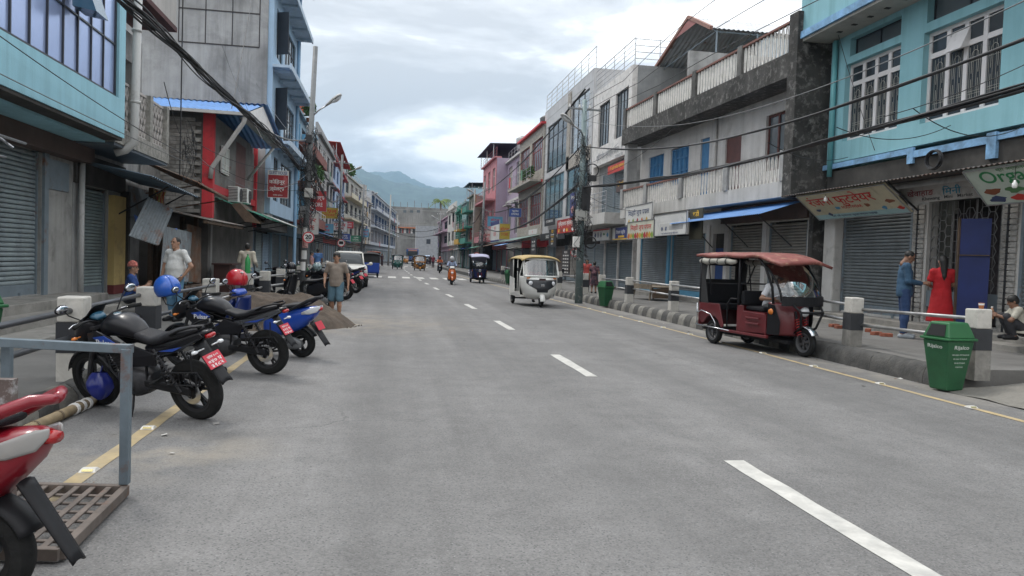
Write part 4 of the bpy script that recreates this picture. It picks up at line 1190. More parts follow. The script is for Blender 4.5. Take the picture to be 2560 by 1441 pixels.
# ---- rooftop shed behind it
o = thing('rooftop_shed','open steel rooftop shed with red gabled tin roof above the concrete house','shed',(15,31,8))
A,Bp,Cp,Dp = PY(1722,45,31.5),PY(2090,70,31.5),PY(1643,140,28.5),PY(2010,150,28.5)
A = Vector((A.x,31.5,A.z)); rx = 24
q = corrugated((A.x,31.5,A.z),(rx,31.5,A.z),(A.x - .3,28.4,A.z - 1.35),.2,.02); q.build('roof',mat('pale_tin_under',(.48,.50,.53),.6,var=.15,rust=.06),o,base=o.location)
q = corrugated((A.x,31.5,A.z),(rx,31.5,A.z),(A.x - .3,35,A.z - 1.5),.2,.02); q.build('roof_back',mat('pale_tin_under'),o,base=o.location)
b = MB(); b.add([(A.x - .02,31.5,A.z - .05),(A.x - .15,30.2,A.z - .6),(A.x - .15,32.8,A.z - .6)],[(0,1,2)]); b.build('gable',mat('gable_red',(.20,.06,.055),.7,var=.15),o,base=o.location)
b = MB()
b.bar((A.x,31.5,A.z + .03),(A.x - .32,28.3,A.z - 1.38),.12,.14); b.bar((A.x,31.5,A.z + .03),(A.x - .32,35,A.z - 1.52),.12,.14); b.build('barge_board',mat('wood_barge',(.26,.13,.1),.7),o,base=o.location)
b = MB()
for k in range(7):
 x = A.x + k * 1.7
 b.tube([(x,28.5,8),(x,28.5,A.z - 1.4)],.035,6); b.tube([(x,34.5,8),(x,34.5,A.z - 1.5)],.035,6)
 b.tube([(x,28.5,A.z - 1.42),(x,31.5,A.z - .1)],.025,5); b.tube([(x,28.5,A.z - 1.42),(x,34.5,A.z - 1.5)],.02,5)
b.tube([(A.x,28.5,A.z - 1.45),(rx,28.5,A.z - 1.45)],.03,5); b.tube([(A.x,28.5,A.z - 2.3),(rx,28.5,A.z - 2.3)],.02,5)
b.build('steel_frame',mat('frame_blue_grey',(.22,.27,.31),.5,metal=.4,var=.1),o,base=o.location)
b = MB(); b.box(A.x + 1.8,A.x + 5.0,28.52,28.54,A.z - 2.35,A.z - 1.5); b.build('glazed_panel',mat('dusty_panel',(.42,.48,.53),.5,var=.15),o,base=o.location)
b = MB(); b.box(A.x - 1.2,rx,28.2,28.4,8,A.z - 2.35); b.build('parapet_wall',CONC,o,base=o.location)
# ================================================================== row houses farther along, both sides
SHUTS = [SHUT_S,SHUT_T,SHUT_B,SHUT_L]
def railing(f,y0,y1,z,h,d,m=STEEL,n=4,posts=None,parent=None,name='railing'):
 b = MB()
 for i in range(n): b.tube([f.P(d,y0,z + h * (i + 1) / n),f.P(d,y1,z + h * (i + 1) / n)],.022 if i == n - 1 else .014,6)
 k = posts or max(2,int((y1 - y0) / 1.6))
 for i in range(k + 1):
  yy = y0 + (y1 - y0) * i / k; b.tube([f.P(d,yy,z),f.P(d,yy,z + h)],.02,6)
 return f.part(name,b,m,parent)
def rowhouse(name,label,side,x,y0,y1,top,wall,floors,cols=3,win=(.6,.62),fm=ALU,pm=PANE,ground='shutter',gx=None,balc=None,bm=None,roof=None,depth=8,shut=None,zg=3.3,trim=None,rail_m=STEEL,cat='house',awn=None,crows=(2,1)):
 """floors: upper floor count; balc: set of floor numbers (0-based) with a balcony"""
 zs = ZL if side == 'L' else ZR
 fh = (top - zg) / floors
 ops = []
 w = (y1 - y0) / cols
 for k in range(floors):
  for c in range(cols):
   cw = w * win[0]; ch = fh * win[1]
   yc = y0 + (c + .5) * w; zc = zg + fh * (k + .52)
   ops.append((yc - cw / 2,yc + cw / 2,zc - ch / 2,zc + ch / 2))
 root,f = building(name,label,side,x,y0,y1,zg,top,wall,ops,depth=depth,cat=cat)
 for i,o_ in enumerate(ops):
  rg = random.Random(int(y0 * 7) + i * 13)
  window(f,*o_,max(2,int((o_[1] - o_[0]) / .7)),crows,fm,rg.choice([pm,pm,PANE,PANE2,mat('curtained_pane',(.30,.25,.21),.5,var=.3,vs=3)]),rec=.1,fw=.05,mull=.04)
  if rg.random() < .45 and not balc:
   b = MB(); f.box(b,o_[0] - .2,o_[1] + .2,o_[3] + .06,o_[3] + .14,0,.5); f.part('sun_shade',b,trim or wall)
  if rg.random() < .4:
   b = MB(); w2 = rg.uniform(.4,.9); yy = rg.uniform(o_[0],o_[1] - .3); f.box(b,yy,yy + w2,o_[2] - rg.uniform(.5,.9),o_[2] + .1,1.0 if balc else .12,1.03 if balc else .15); f.part('hanging_cloth',b,rg.choice([RED,WHITE,NAVY,mat('cloth_ochre',(.4,.25,.1),.9),mat('cloth_green',(.1,.22,.14),.9),mat('cloth_pink',(.5,.25,.28),.9)]))
 gxx = gx if gx is not None else (XL if side == 'L' else XR)
 g = f.at(gxx)
 b = MB(); g.box(b,y0 + .02,y1 - .02,zs - .05,zg,-5,-.2); g.part('ground_floor',b,DARKW)
 n = max(1,int((y1 - y0) / 3.0)); wd = (y1 - y0) / n
 for i in range(n):
  shutter(g,y0 + i * wd + .25,y0 + (i + 1) * wd - .25,zs + .12,2.55,shut or SHUTS[(i + int(y0)) % 4],slats=False,d=-.05,lock=False)
  b = MB(); g.box(b,y0 + i * wd,y0 + i * wd + .17,zs,2.7,-.2,.05); g.part('shop_pillar',b,wall)
 b = MB(); g.box(b,y0 + .01,y1 - .01,2.6,zg,-.2,.1); g.part('shop_fascia',b,trim or wall)
 for k in (balc or ()):
  z = zg + fh * k
  b = MB(); f.box(b,y0 + .05,y1 - .05,z - .08,z + .1,0,.95)
  f.part('balcony_slab',b,bm or wall)
  if bm is not None and k % 2 == 0:
   b = MB(); f.box(b,y0 + .08,y1 - .08,z + .1,z + .55,.85,.93); f.part('balcony_panel',b,bm)
  railing(f,y0 + .1,y1 - .1,z + .1,.9,.9,rail_m,3)
 if trim:
  for k in range(1,floors):
   b = MB(); f.box(b,y0,y1,zg + fh * k - .09,zg + fh * k + .09,0,.1); f.part('trim_band',b,trim)
 b = MB(); f.box(b,y0 - .05,y1 + .05,top,top + .16,-.5,.25); f.part('cornice',b,trim or wall)
 if roof == 'rail': railing(f,y0,y1,top + .16,1.0,-.1,rail_m,3)
 elif roof == 'parapet':
  b = MB(); f.box(b,y0,y1,top + .16,top + .9,-.2,-.02); f.part('parapet',b,wall)
 elif roof:
  b = corrugated(f.P(.7,y0 - .3,top + 1.35),f.P(.7,y1 + .3,top + 1.35),f.P(-5,y0 - .3,top + 1.6),.3,.03); f.part('canopy_roof',b,roof)
  b = MB()
  for yy in (y0 + .2,(y0 + y1) / 2,y1 - .2): b.tube([f.P(.3,yy,top),f.P(.3,yy,top + 1.38)],.04,6)
  f.part('canopy_post',b,STEEL)
  railing(f,y0,y1,top + .16,.9,0,rail_m,3)
 if awn:
  q = corrugated(f.P(.1,y0 + .3,zg - .1),f.P(.1,y1 - .3,zg - .1),f.P(1.5,y0 + .3,zg - .55),.2,.02); f.part('awning_sheet',q,awn)
 return root,f
def wy(px,x,py=600): return PX(px,py,x).y
# ---- right: white clad jewellers' house
x3 = 10.9
y0,y1 = 34.4,wy(1472,x3)
zt3 = PX(1578,165,x3).z
ops = [(y0 + .5,y0 + 2.6,zt3 - 3.1,zt3 - .85),(y0 + 3.6,y0 + 5.7,zt3 - 3.1,zt3 - .85),(y0 + .4,y1 - .4,3.9,6.75)]
root,f = building('white_clad_house','white clad three storey house with dark windows and steel roof railing','R',x3,y0,y1,3.45,zt3,WCLAD,ops,depth=9,body_m=CONC)
for o_ in ops[:2]: window(f,*o_,4,(1,),ALU,PANE2,rec=.1,fw=.05,mull=.05)
for a,c in ((y0 + .5,y0 + 3.0),(y0 + 3.2,y1 - 1.6)): shutter(f,a,c,3.95,6.2,SHUT_S,slats=False,d=-.30,lock=False)
b = MB(); f.box(b,y0 + .3,y1 - .2,3.42,3.95,0,1.0); f.part('balcony_slab',b,DIRTYW)
railing(f,y0 + .3,y1 - .25,3.95,1.0,.95,STEEL,5)
railing(f,y0,y1,zt3,1.25,-.1,STEEL,5)
b = MB()
for i in range(4): b.tube([(x3 + .1 + i * .0,y0 + .02,zt3 + .3 * (i + 1)),(x3 + 2.6,y0 + .02,zt3 + .3 * (i + 1))],.018,6)
for xx in (x3 + .1,x3 + 1.3,x3 + 2.6): b.tube([(xx,y0 + .02,zt3),(xx,y0 + .02,zt3 + 1.25)],.022,6)
f.part('side_railing',b,STEEL)
b = MB(); b.box(x3 + .25,21,y0 - .04,y0 - .004,6.9,zt3 - .02); f.part('side_wall',b,mat('bare_side_wall',(.31,.32,.325),.92,var=.22,vs=.7,grime=.45,gs=.7,streak=.7,gcol=(.12,.125,.125),bump=.25,bs=20))
b = MB(); b.box(x3 + 3,21,y0 + .05,y0 + .3,zt3,zt3 + 1.1); f.part('roof_parapet',b,CONC)
g = f.at(XR)
b = MB(); g.box(b,y0,y1,ZR - .05,3.45,-5,-.2); g.part('ground_floor',b,DIRTYW)
for i in range(3):
 a = y0 + .2 + i * 2.4; shutter(g,a + .1,a + 2.1,ZR + .12,2.6,SHUT_S,slats=False,d=-.05,lock=False)
 b = MB(); g.box(b,a - .12,a + .02,ZR,2.75,-.2,.06); g.part('shop_pillar',b,WCLAD)
text_part(root,'श्री गणेश ज्वेलर्स पसल - १',Vector((x3 - .03,(y0 + y1) / 2,7.15)) - root.location,(0,-1,0),(0,0,1),4.6,.5,mat('steel_letters',(.25,.25,.26),.4,metal=.5),bold=.02)
text_part(root,'रङ्गशाला रोड',Vector((x3 - .03,y0 + 1.6,6.72 + .12)) - root.location,(0,-1,0),(0,0,1),1.6,.2,mat('steel_letters'),bold=.02)
bsign('shop_sign','red jewellery sign with yellow lettering under the white clad storey',(1519,438),(1568,398),x3 - .02,mat('sign_bright_red',(.45,.04,.03),.55,var=.1),[('ॐ श्री गणेश ज्वेलर्स',0,.15,.9,.55,TXY)],frame_m=None)
bsign('shop_sign','brown jewellery sign with gold lettering on the shutter behind the steel railing',(1540,482),(1566,445),x3 + .2,mat('sign_brown',(.07,.045,.04),.6),[('श्री गणेश'.replace('णि','िण'),0,.3,.85,.45,TXY)])
bsign('shop_sign','white shop sign with small black tool pictures under the steel railing',(1482,604),(1525,570),x3 - .3,SW,[],frame_m=STEEL,blobs=[(-.7,0,.1,.4,SH),(-.35,0,.06,.5,SH),(0,0,.07,.5,SH),(.35,.05,.12,.2,SGR),(.75,-.1,.1,.4,SB_)],bands=[(-1,1,.72,1,SRD)])
bsign('shop_sign','navy and yellow shop sign next to the white tool sign',(1531,602),(1569,566),x3 - .3,mat('sign_navy',(.03,.04,.16),.55),[('विजय स्टोर'.replace('वि','िव'),.1,.2,.75,.4,TXW)],frame_m=STEEL,bands=[(-1,1,-1,-.75,TXY),(-.2,.6,-.6,-.3,TXY),(-1,-.62,-.75,1,SW)])
# ---- right: grey tiled house
x4r = 10.9
y0,y1 = wy(1470,x4r) + .05,wy(1352,x4r)
zt = PX(1353,292,x4r).z
ops = [(y0 + .8,y0 + 5.0,8.2,zt - .9),(y0 + 6.2,y1 - 1.2,7.8,zt - 1.3),(y0 + .6,y0 + 5.8,4.4,7.3),(y0 + 6.6,y1 - .8,4.4,7.4)]
root,f = building('grey_tiled_house','grey tiled three storey house with large shop windows above black signs','R',x4r,y0,y1,3.45,zt,GTILE,ops,depth=9)
window(f,*ops[0],3,(1,),ALU,mat('pale_reflecting_glass',(.35,.38,.40),.1,metal=.5,var=.15),rec=.06,mull=.04)
window(f,*ops[1],4,(3,1),ALU,PANE,rec=.06,mull=.07)
window(f,*ops[2],3,(1,),ALU,mat('teal_reflecting_glass',(.13,.22,.26),.1,metal=.4,var=.3),rec=.06,mull=.04)
window(f,*ops[3],4,(1,),ALU,mat('teal_reflecting_glass'),rec=.06,mull=.04)
b = MB(); f.box(b,y0 + .1,y0 + 5.9,7.32,8.15,.0,.06); f.box(b,y0 + 5.2,y0 + 6.0,7.3,zt - .2,0,.06); f.part('stone_band',b,STONEC)
b = MB()
for k in range(12): f.box(b,y0 + .1,y1,zt - .05 - k * .62,zt - .035 - k * .62,0,.008)
f.part('tile_joint',b,mat('tile_joint',(.2,.2,.2),.8))
railing(f,y0,y1,zt,1.2,-.1,STEEL,4)
g = f.at(XR)
b = MB(); g.box(b,y0,y1,ZR - .05,3.45,-5,-.2); g.part('ground_floor',b,DARKW)
for i in range(4): shutter(g,y0 + .3 + i * 3.6,y0 + 3.2 + i * 3.6,ZR + .1,2.6,[SHUT_S,SHUT_B,mat('shutter_brown')][i % 3],slats=False,d=-.05,lock=False)
bsign('shop_sign','black shop sign with white lettering RD and yellow service list, standing on edge',(1371,618),(1391,572),9.4,BLACK,[('RD',0,.75,.55,.17,TXY),('COMPUTER',0,.38,.7,.08,TXW),('TRAINING',0,.15,.7,.08,TXY),('SALES',0,-.1,.6,.1,TXW),('REPAIR',0,-.38,.65,.1,TXY),('RENT',0,-.65,.5,.1,TXW)])
bsign('shop_sign','bright red jewellery sign with white lettering below the grey tiled house',(1393,585),(1437,543),9.9,mat('sign_bright_red'),[('मुक्तिनाथ ज्वेलर्स'.replace('क्ति','िक्त'),0,.35,.88,.5,TXW)],blobs=[(-.8 + i * .32,-.6,.1,.25,[TXY,SO,TXW][i % 3]) for i in range(6)],frame_m=RED)
bsign('shop_sign','black computer shop sign with white outline lettering',(1361,567),(1387,543),x4r - .25,BLACK,[('JT COMPUTER',0,.1,.85,.4,TXW)])
bsign('shop_sign','tall navy sign with white lettering and a pink ring beside the utility pole',(1424,545),(1439,480),9.3,mat('sign_navy'),[('डेन्टल',0,.6,.8,.2,TXW)],blobs=[(0,-.35,.6,.3,mat('print_pink',(.5,.25,.25),.6))])
bsign('shop_sign','long black sign with white lettering above the mobile shop',(1350,603),(1412,577),x4r - .15,BLACK,[('SACHIN  MOBILE',0,0,.9,.45,TXW)])
bsign('shop_sign','black price board standing behind the white auto rickshaw',(1403,690),(1425,624),10.6,mat('board_black',(.03,.025,.025),.5),[('MENU',0,.8,.6,.08,TXW)] + [('-- --- --',0,.55 - .25 * i,.7,.05,TXW) for i in range(6)])
# ---- right: stone clad house with red bands
x5r = 10.8
y0,y1 = wy(1352,x5r) + .1,wy(1292,x5r)
root,f = rowhouse('stone_clad_house','beige stone clad house with red bands and plant balcony','R',x5r,y0,y1,PX(1320,345,x5r).z,STONEC,2,2,(.82,.58),mat('red_frame',(.3,.04,.04),.6),PANE2,balc=(1,),bm=None,trim=RED,gx=XR)
PLANT = mat('plant_green',(.05,.11,.03),.8,var=.4,vs=6)
def leafy(name,label,c,r,n,seed,m=None,leaf=.09,cat='plant',parts=('foliage',),pot=True):
 rng = random.Random(seed); b = MB()
 for i in range(n):
  d = Vector((rng.gauss(0,1),rng.gauss(0,1),rng.gauss(0,1))).normalized() * (rng.random() ** .5)
  p = Vector((d.x * r[0],d.y * r[1],d.z * r[2] + r[2]))
  a = Vector((rng.gauss(0,1),rng.gauss(0,1),rng.gauss(0,.7))).normalized() * leaf * rng.uniform(.6,1.3)
  q = a.cross(Vector((rng.gauss(0,1),rng.gauss(0,1),rng.gauss(0,1)))).normalized() * leaf * .4
  b.add([p - a,p + q,p + a,p - q],[(0,1,2,3)])
 o = thing(name,label,cat,c)
 b.build('foliage',m or PLANT,o)
 if pot: MB().lathe([(0,0),(.14,0),(.18,.22),(.16,.22),(.14,.04),(0,.04)],n=10).build('pot',mat('terracotta',(.3,.12,.07),.8),o).location = (0,0,-.2)
 return o
fh5 = (PX(1320,345,x5r).z - 3.3) / 2
for k in range(2): leafy('potted_plant',['bushy green plant on the stone clad balcony, nearer end','bushy green plant on the stone clad balcony, farther end'][k],(x5r - .55,y0 + 2 + k * 2.6,3.3 + fh5 + .3),(.3,.7,.5),220,k,leaf=.12)
bsign('shop_sign','black sign with white winged emblem under the green awning',(1326,640),(1341,594),9.6,BLACK,[('GENTS',0,.1,.7,.13,TXW),('PARLOUR',0,-.3,.7,.09,TXW)],blobs=[(0,.55,.55,.12,TXW),(0,.55,.2,.18,BLACK)])
bsign('shop_sign','white slanted board above the green awning of the stone clad house',(1321,588),(1342,572),9.9,SW,[('श्री',0,0,.5,.5,TXR)])
o = thing('green_tin_awning','dull green sloping tin awning below the stone clad house','awning',(10,60,3.2))
q = corrugated((10.9,y0 + .3,3.5),(10.9,y1 + 5,3.5),(8.9,y0 + .3,3.0),.25,.02); q.build('sheet',mat('dull_green_tin',(.14,.22,.20),.6,metal=.2,var=.2),o,base=o.location)
b = MB(); b.tube([(9,y0 + 1,3.0),(10.9,y0 + 1,2.6)],.02,6); b.tube([(9,y1,3.0),(10.9,y1,2.6)],.02,6); b.build('strut',BLACK,o,base=o.location)
# ---- right: lilac and pink house with blue roof canopy
x6 = 10.5
y0,y1 = y1 + .1,wy(1214,x6)
ym = y0 + (y1 - y0) * .45
ztp = PX(1240,408,x6).z
root,f = rowhouse('lilac_house','lilac house with tall windows and stepped white cornice','R',x6 + .6,y0,ym,ztp - .6,LILAC,2,2,(.5,.7),WHITE,PANE,roof='rail',gx=XR,trim=DIRTYW)
root,f = rowhouse('pink_house','bright pink house with balconies, lilac side wall and blue roof canopy','R',x6 - .5,ym + .05,y1,ztp,PINK,2,3,(.5,.55),WHITE,PANE,balc=(0,1),bm=PINK,roof=mat('dark_blue_sheet',(.03,.05,.09),.5),gx=XR,rail_m=PINK)
b = MB(); b.box(x6 - .45,x6 + 5,ym - .03,ym + .03,3.2,ztp); f.part('side_wall',b,LILAC)
bsign('shop_sign','white vertical sign with red lettering and navy head in front of pink house',(1226,606),(1249,550),9.0,SW,[('सगुन',0,.25,.7,.2,TXR),('पसल',0,-.3,.6,.2,TXR)],bands=[(-1,1,.62,1,mat('sign_navy')),(-1,1,-1,-.85,mat('sign_navy'))])
# ---- right: the colourful far houses
FAR = [
 ('green_house','narrow house with bright green nets on its balconies',(1213,1185),470,mat('dull_beige_wall',(.32,.30,.25),.85,var=.15,streak=.3),3,2,dict(balc=(0,1,2),bm=mat('green_net',(.05,.23,.18),.7,var=.2),roof=mat('dark_blue_sheet'))),
 ('teal_green_house','slim teal house with yellow awning between green and white houses',(1185,1165),495,mat('teal_far_wall',(.17,.31,.31),.8,var=.15,streak=.3),3,2,dict(balc=(0,1),bm=mat('orange_awning',(.5,.3,.05),.7))),
 ('dark_green_house','dark green fronted house with curved grey roof edge',(1165,1145),520,mat('deep_green_wall',(.02,.17,.12),.7,var=.2),2,2,dict(roof='parapet')),
 ('white_house','plain white house with rounded roof corner below the palm',(1145,1118),515,DIRTYW,2,2,dict(roof='parapet')),
 ('mauve_house','small mauve house with pink parapet far along the street',(1118,1095),545,mat('mauve_wall',(.38,.27,.34),.8,var=.15),2,2,dict(balc=(1,),bm=mat('mauve_wall'))),
 ]
yprev = y1 + .2
for i,(nm,lb,pr,top,wm,fl,cl,kw) in enumerate(FAR):
 x = 10.2 + road_off(yprev) - .25 * i
 yb_ = max(yprev + 6,min(wy(pr[1],x),yprev + 40))
 rowhouse(nm,lb,'R',x,yprev,yb_,PX(pr[0],top,x).z,wm,fl,cl,(.55,.55),gx=x + .5,**kw)
 yprev = yb_ + .2
 # ---- left: the farther houses
yq = 44.2
FARL = [
 ('plant_balcony_house','blue and pink house with plant filled balconies behind the lamp pole',(-5.7,44.2),(-5.7,58),(755,310),mat('faded_blue_wall',(.25,.37,.46),.85,var=.2,streak=.4),3,3,dict(balc=(0,1,2),bm=mat('brick_red_slab',(.20,.07,.055),.85,var=.2),rail_m=WHITE,roof='rail')),
 ('grey_panel_house','grey panelled three storey house beyond the lamp pole',(-5.5,58.2),(-5.5,74),(805,372),mat('grey_panel_wall',(.33,.33,.33),.8,var=.12,streak=.3),3,4,dict(trim=mat('tile_joint'),roof='parapet')),
 ('red_roof_house','blue house with red tin eaves on its top floors',(-5.6,74.2),(-5.8,97),(845,425),mat('sky_blue_wall',(.33,.43,.57),.8,var=.12),3,4,dict(fm=mat('blue_frame',(.04,.08,.17),.6),pm=mat('blue_pane',(.05,.16,.45),.2),roof=mat('red_eave',(.38,.05,.045),.7),trim=mat('red_eave'))),
 ('terrace_house','concrete house with glazed yellow edged balcony and terrace plants',(-5.8,97.3),(-4.4,118),(885,457),mat('pale_concrete_wall',(.38,.37,.34),.88,var=.15,streak=.5),3,4,dict(balc=(1,2),bm=mat('cream_edge',(.48,.43,.32),.7),roof='rail')),
 ('round_tower_house','weathered house with round plastered stair tower',(-4.4,118.3),(-3.3,129),(917,505),mat('worn_plaster',(.40,.38,.355),.9,var=.2,grime=.4,streak=.5),3,3,dict(roof='parapet')),
 ('blue_glass_block','four storey block with deep blue glass bands and white slabs',(-3.3,129.3),(1.2,190),(940,510),mat('pale_slab',(.38,.41,.45),.8,var=.12),3,9,dict(fm=mat('blue_frame'),pm=mat('deep_blue_glass',(.03,.07,.17),.12,var=.3),balc=(1,2),bm=mat('pale_slab'),win=(.9,.7))),
 ]
for i,(nm,lb,pa_,pb_,tp_,wm,fl,cl,kw) in enumerate(FARL):
 (xa,ya),(xb_,yb_) = pa_,pb_
 Ln = math.hypot(xb_ - xa,yb_ - ya); x,ym_ = (xa + xb_) / 2,(ya + yb_) / 2
 zb = PY(tp_[0],tp_[1],ym_).z
 yq,ye = ym_ - Ln / 2,ym_ + Ln / 2
 kw = dict(kw); wn_ = kw.pop('win',(.55,.55))
 root,f = rowhouse(nm,lb,'L',x,yq,ye,zb,wm,fl,cl,wn_,gx=x - .9,**kw)
 root.rotation_euler.z = -math.atan2(xb_ - xa,yb_ - ya)
 if nm == 'plant_balcony_house':
  for k in range(3):
   b = MB(); f.box(b,yq + 1.5 + k * 4,yq + 1.8 + k * 4,3.4,9,.02,.35); f.part('blue_pilaster',b,mat('blue_pilaster',(.18,.45,.68),.7))
  for k in range(9):
   b = MB(); f.box(b,yq + .5 + k * .5,yq + .68 + k * .5,zb,zb + 1.0,.1,.2); f.part('orange_baluster',b,mat('orange_paint',(.5,.12,.06),.7))
  b = MB(); f.box(b,yq + .3,yq + 5.2,zb + 1.0,zb + 1.15,.05,.25); f.part('orange_rail',b,mat('orange_paint'))
  for k,(dy,z) in enumerate(((2,9.4),(6,6.2),(9,6.3))):
   leafy('potted_plant',['trailing plant on the top balcony behind the lamp pole','leafy plant on the lower balcony behind the lamp pole, nearer','leafy plant on the lower balcony behind the lamp pole, farther'][k],(x + .8,yq + dy,z),(.35,1.3,.6),260,20 + k,leaf=.16)
 if nm == 'terrace_house':
  leafy('potted_plant','green terrace plants on top of the concrete terrace house',(x - .3,yq + 5,zb + .3),(.6,3.2,.8),400,31,leaf=.25)
 if nm == 'round_tower_house':
  b = MB(); b.lathe([(1.7,zb - .5),(1.7,zb + 2.6),(0,zb + 2.6)],(x - 1.8,ym_,0),n=24); f.part('stair_tower',b,wm,smooth=False)
  # ---- the bare concrete building that closes the view
ye = 245.
p0,p1 = PY(976,516,ye),PY(1088,516,ye)
root = thing('end_building','wide bare concrete building closing the far end of the street','building',((p0.x + p1.x) / 2,ye,0))
BARE = mat('bare_far_concrete',(.25,.245,.235),.95,var=.25,vs=.25,grime=.4,gs=.2,streak=.5)
ops = []
b = MB(); b.box(p0.x - 14,p1.x + 16,ye,ye + 14,-.05,p0.z); b.build('wall',BARE,root,base=root.location)
for k in range(3):
 c = PY(1012 + k * 17,529,ye); w = MB(); w.box(c.x - .5,c.x + .5,ye - .06,ye - .01,c.z - .4,c.z + .4); w.build('window',PANE2,root,base=root.location)
z0,z1 = PY(1010,581,ye).z,PY(1010,571,ye).z
b = MB(); b.box(p0.x - 1,PY(1042,570,ye).x,ye - 1.2,ye - .05,z1,z1 + .35); b.build('eave',mat('orange_eave',(.45,.16,.07),.8),root,base=root.location)
for k in range(12):
 x = p0.x + 1 + k * .72; w = MB(); w.box(x,x + .4,ye - .07,ye - .02,z0 - .3,z1 - .1); w.build('window',[PANE,mat('red_pane',(.3,.05,.05),.5),WHITE][k % 3],root,base=root.location)
for k in range(10):
 z = p0.z - 1 - k * 1.5; w = MB(); w.box(p0.x - 13,p1.x + 15,ye - .04,ye - .005,z,z + .12)
 if k in (0,3,6): w.build('floor_band',mat('band_grey',(.33,.325,.31),.9),root,base=root.location)
b = MB()
for k in range(9): b.tube([(p0.x + 1 + k * 2.2,ye + 1,p0.z),(p0.x + 1 + k * 2.2,ye + 1,p0.z + random.choice((.8,1.6,2.2)))],.06,5)
b.build('column_rebar',RUSTY,root,base=root.location)
x0_ = PY(1040,600,228).x
root = thing('grey_corner_house','small grey corner house with one window at the far right end','house',(x0_ + 4,228,0))
b = MB(); b.box(x0_,x0_ + 9,226,236,0,PY(1045,565,228).z); b.build('wall',mat('greyblue_wall',(.28,.29,.31),.9,var=.15),root,base=root.location)
b = MB(); b.box(x0_ + 3,x0_ + 4.2,225.94,225.99,5.4,6.8); b.build('window',PANE,root,base=root.location)
# palm over the white house
o = thing('palm_tree','green palm standing above the white far house','tree',(11.5,133,0))
c = PY(1102,505,133)
o.location = (c.x,133,0)
MB().tube([(0,0,0),(.1,0,c.z * .5),(0,0,c.z - .3)],[.22,.17,.13],8).build('trunk',mat('palm_bark',(.17,.14,.11),.9),o)
b = MB(); rng = random.Random(4)
for k in range(22):
 a = rng.uniform(0,6.28); el = rng.uniform(.1,1.3); Ln = rng.uniform(1.4,2.2); pr = None
 pts = []
 for i in range(9):
  t = i / 8; r = Ln * t * math.cos(el * (1 - t * .7)); z = c.z + Ln * (math.sin(el) * t - .75 * t * t)
  pts.append(Vector((r * math.cos(a),r * math.sin(a),z)))
 sd = Vector((-math.sin(a),math.cos(a),0))
 for i in range(8):
  for s in (-1,1):
   q = pts[i] + (pts[i + 1] - pts[i]) * .5
   w = .38 * math.sin(math.pi * (i + .7) / 9)
   b.add([pts[i],pts[i + 1],q + sd * s * w + Vector((0,0,-.25))],[(0,1,2)])
b.build('crown',mat('palm_green',(.11,.17,.03),.7,var=.3),o)
# ================================================================== TWO-WHEELERS
RUB = mat('tyre_rubber',(.018,.018,.018),.85,spec=.2,var=.2,vs=20,obj=True,bump=.3,bs=60)
RUBD = mat('dusty_tyre',(.045,.043,.04),.9,var=.3,vs=12,obj=True)
RIMB = mat('rim_black',(.03,.03,.033),.4,metal=.6,var=.1,obj=True)
CHR = mat('chrome',(.62,.63,.65),.18,metal=1.,var=.08,obj=True)
ENG = mat('engine_grey',(.055,.055,.06),.55,metal=.6,var=.3,vs=12,obj=True)
BPL = mat('black_plastic',(.013,.013,.015),.5,spec=.25,var=.15,vs=6,obj=True)
GLB = mat('gloss_black',(.010,.010,.014),.25,coat=.35,var=0,obj=True)
SEATM = mat('seat_vinyl',(.014,.014,.017),.55,spec=.25,var=.15,vs=14,obj=True,bump=.12,bs=120)
LENS = mat('clear_lens',(.62,.64,.66),.12,var=.1,obj=True,coat=.5)
ORL = mat('orange_lens',(.55,.16,.02),.2,var=0,obj=True)
RDL = mat('red_lens',(.35,.01,.012),.15,var=0,obj=True,coat=.5)
PLATE = mat('plate_red',(.55,.03,.055),.45,var=.1,obj=True)
MIRR = mat('mirror_face',(.6,.62,.66),.05,metal=1.,var=0,obj=True)
def paint(key,c=None): return mat(key,c,.3,coat=.35,var=.04,obj=True,spec=.5)
BLU = paint('paint_blue',(.012,.06,.36)); DBLU = paint('paint_deep_blue',(.012,.03,.16)); REDP = paint('paint_red',(.22,.006,.016)); WHP = paint('paint_white',(.66,.66,.63)); MBLK = mat('paint_black',(.008,.008,.011),.35,coat=.12,spec=.3,var=.04,obj=True)
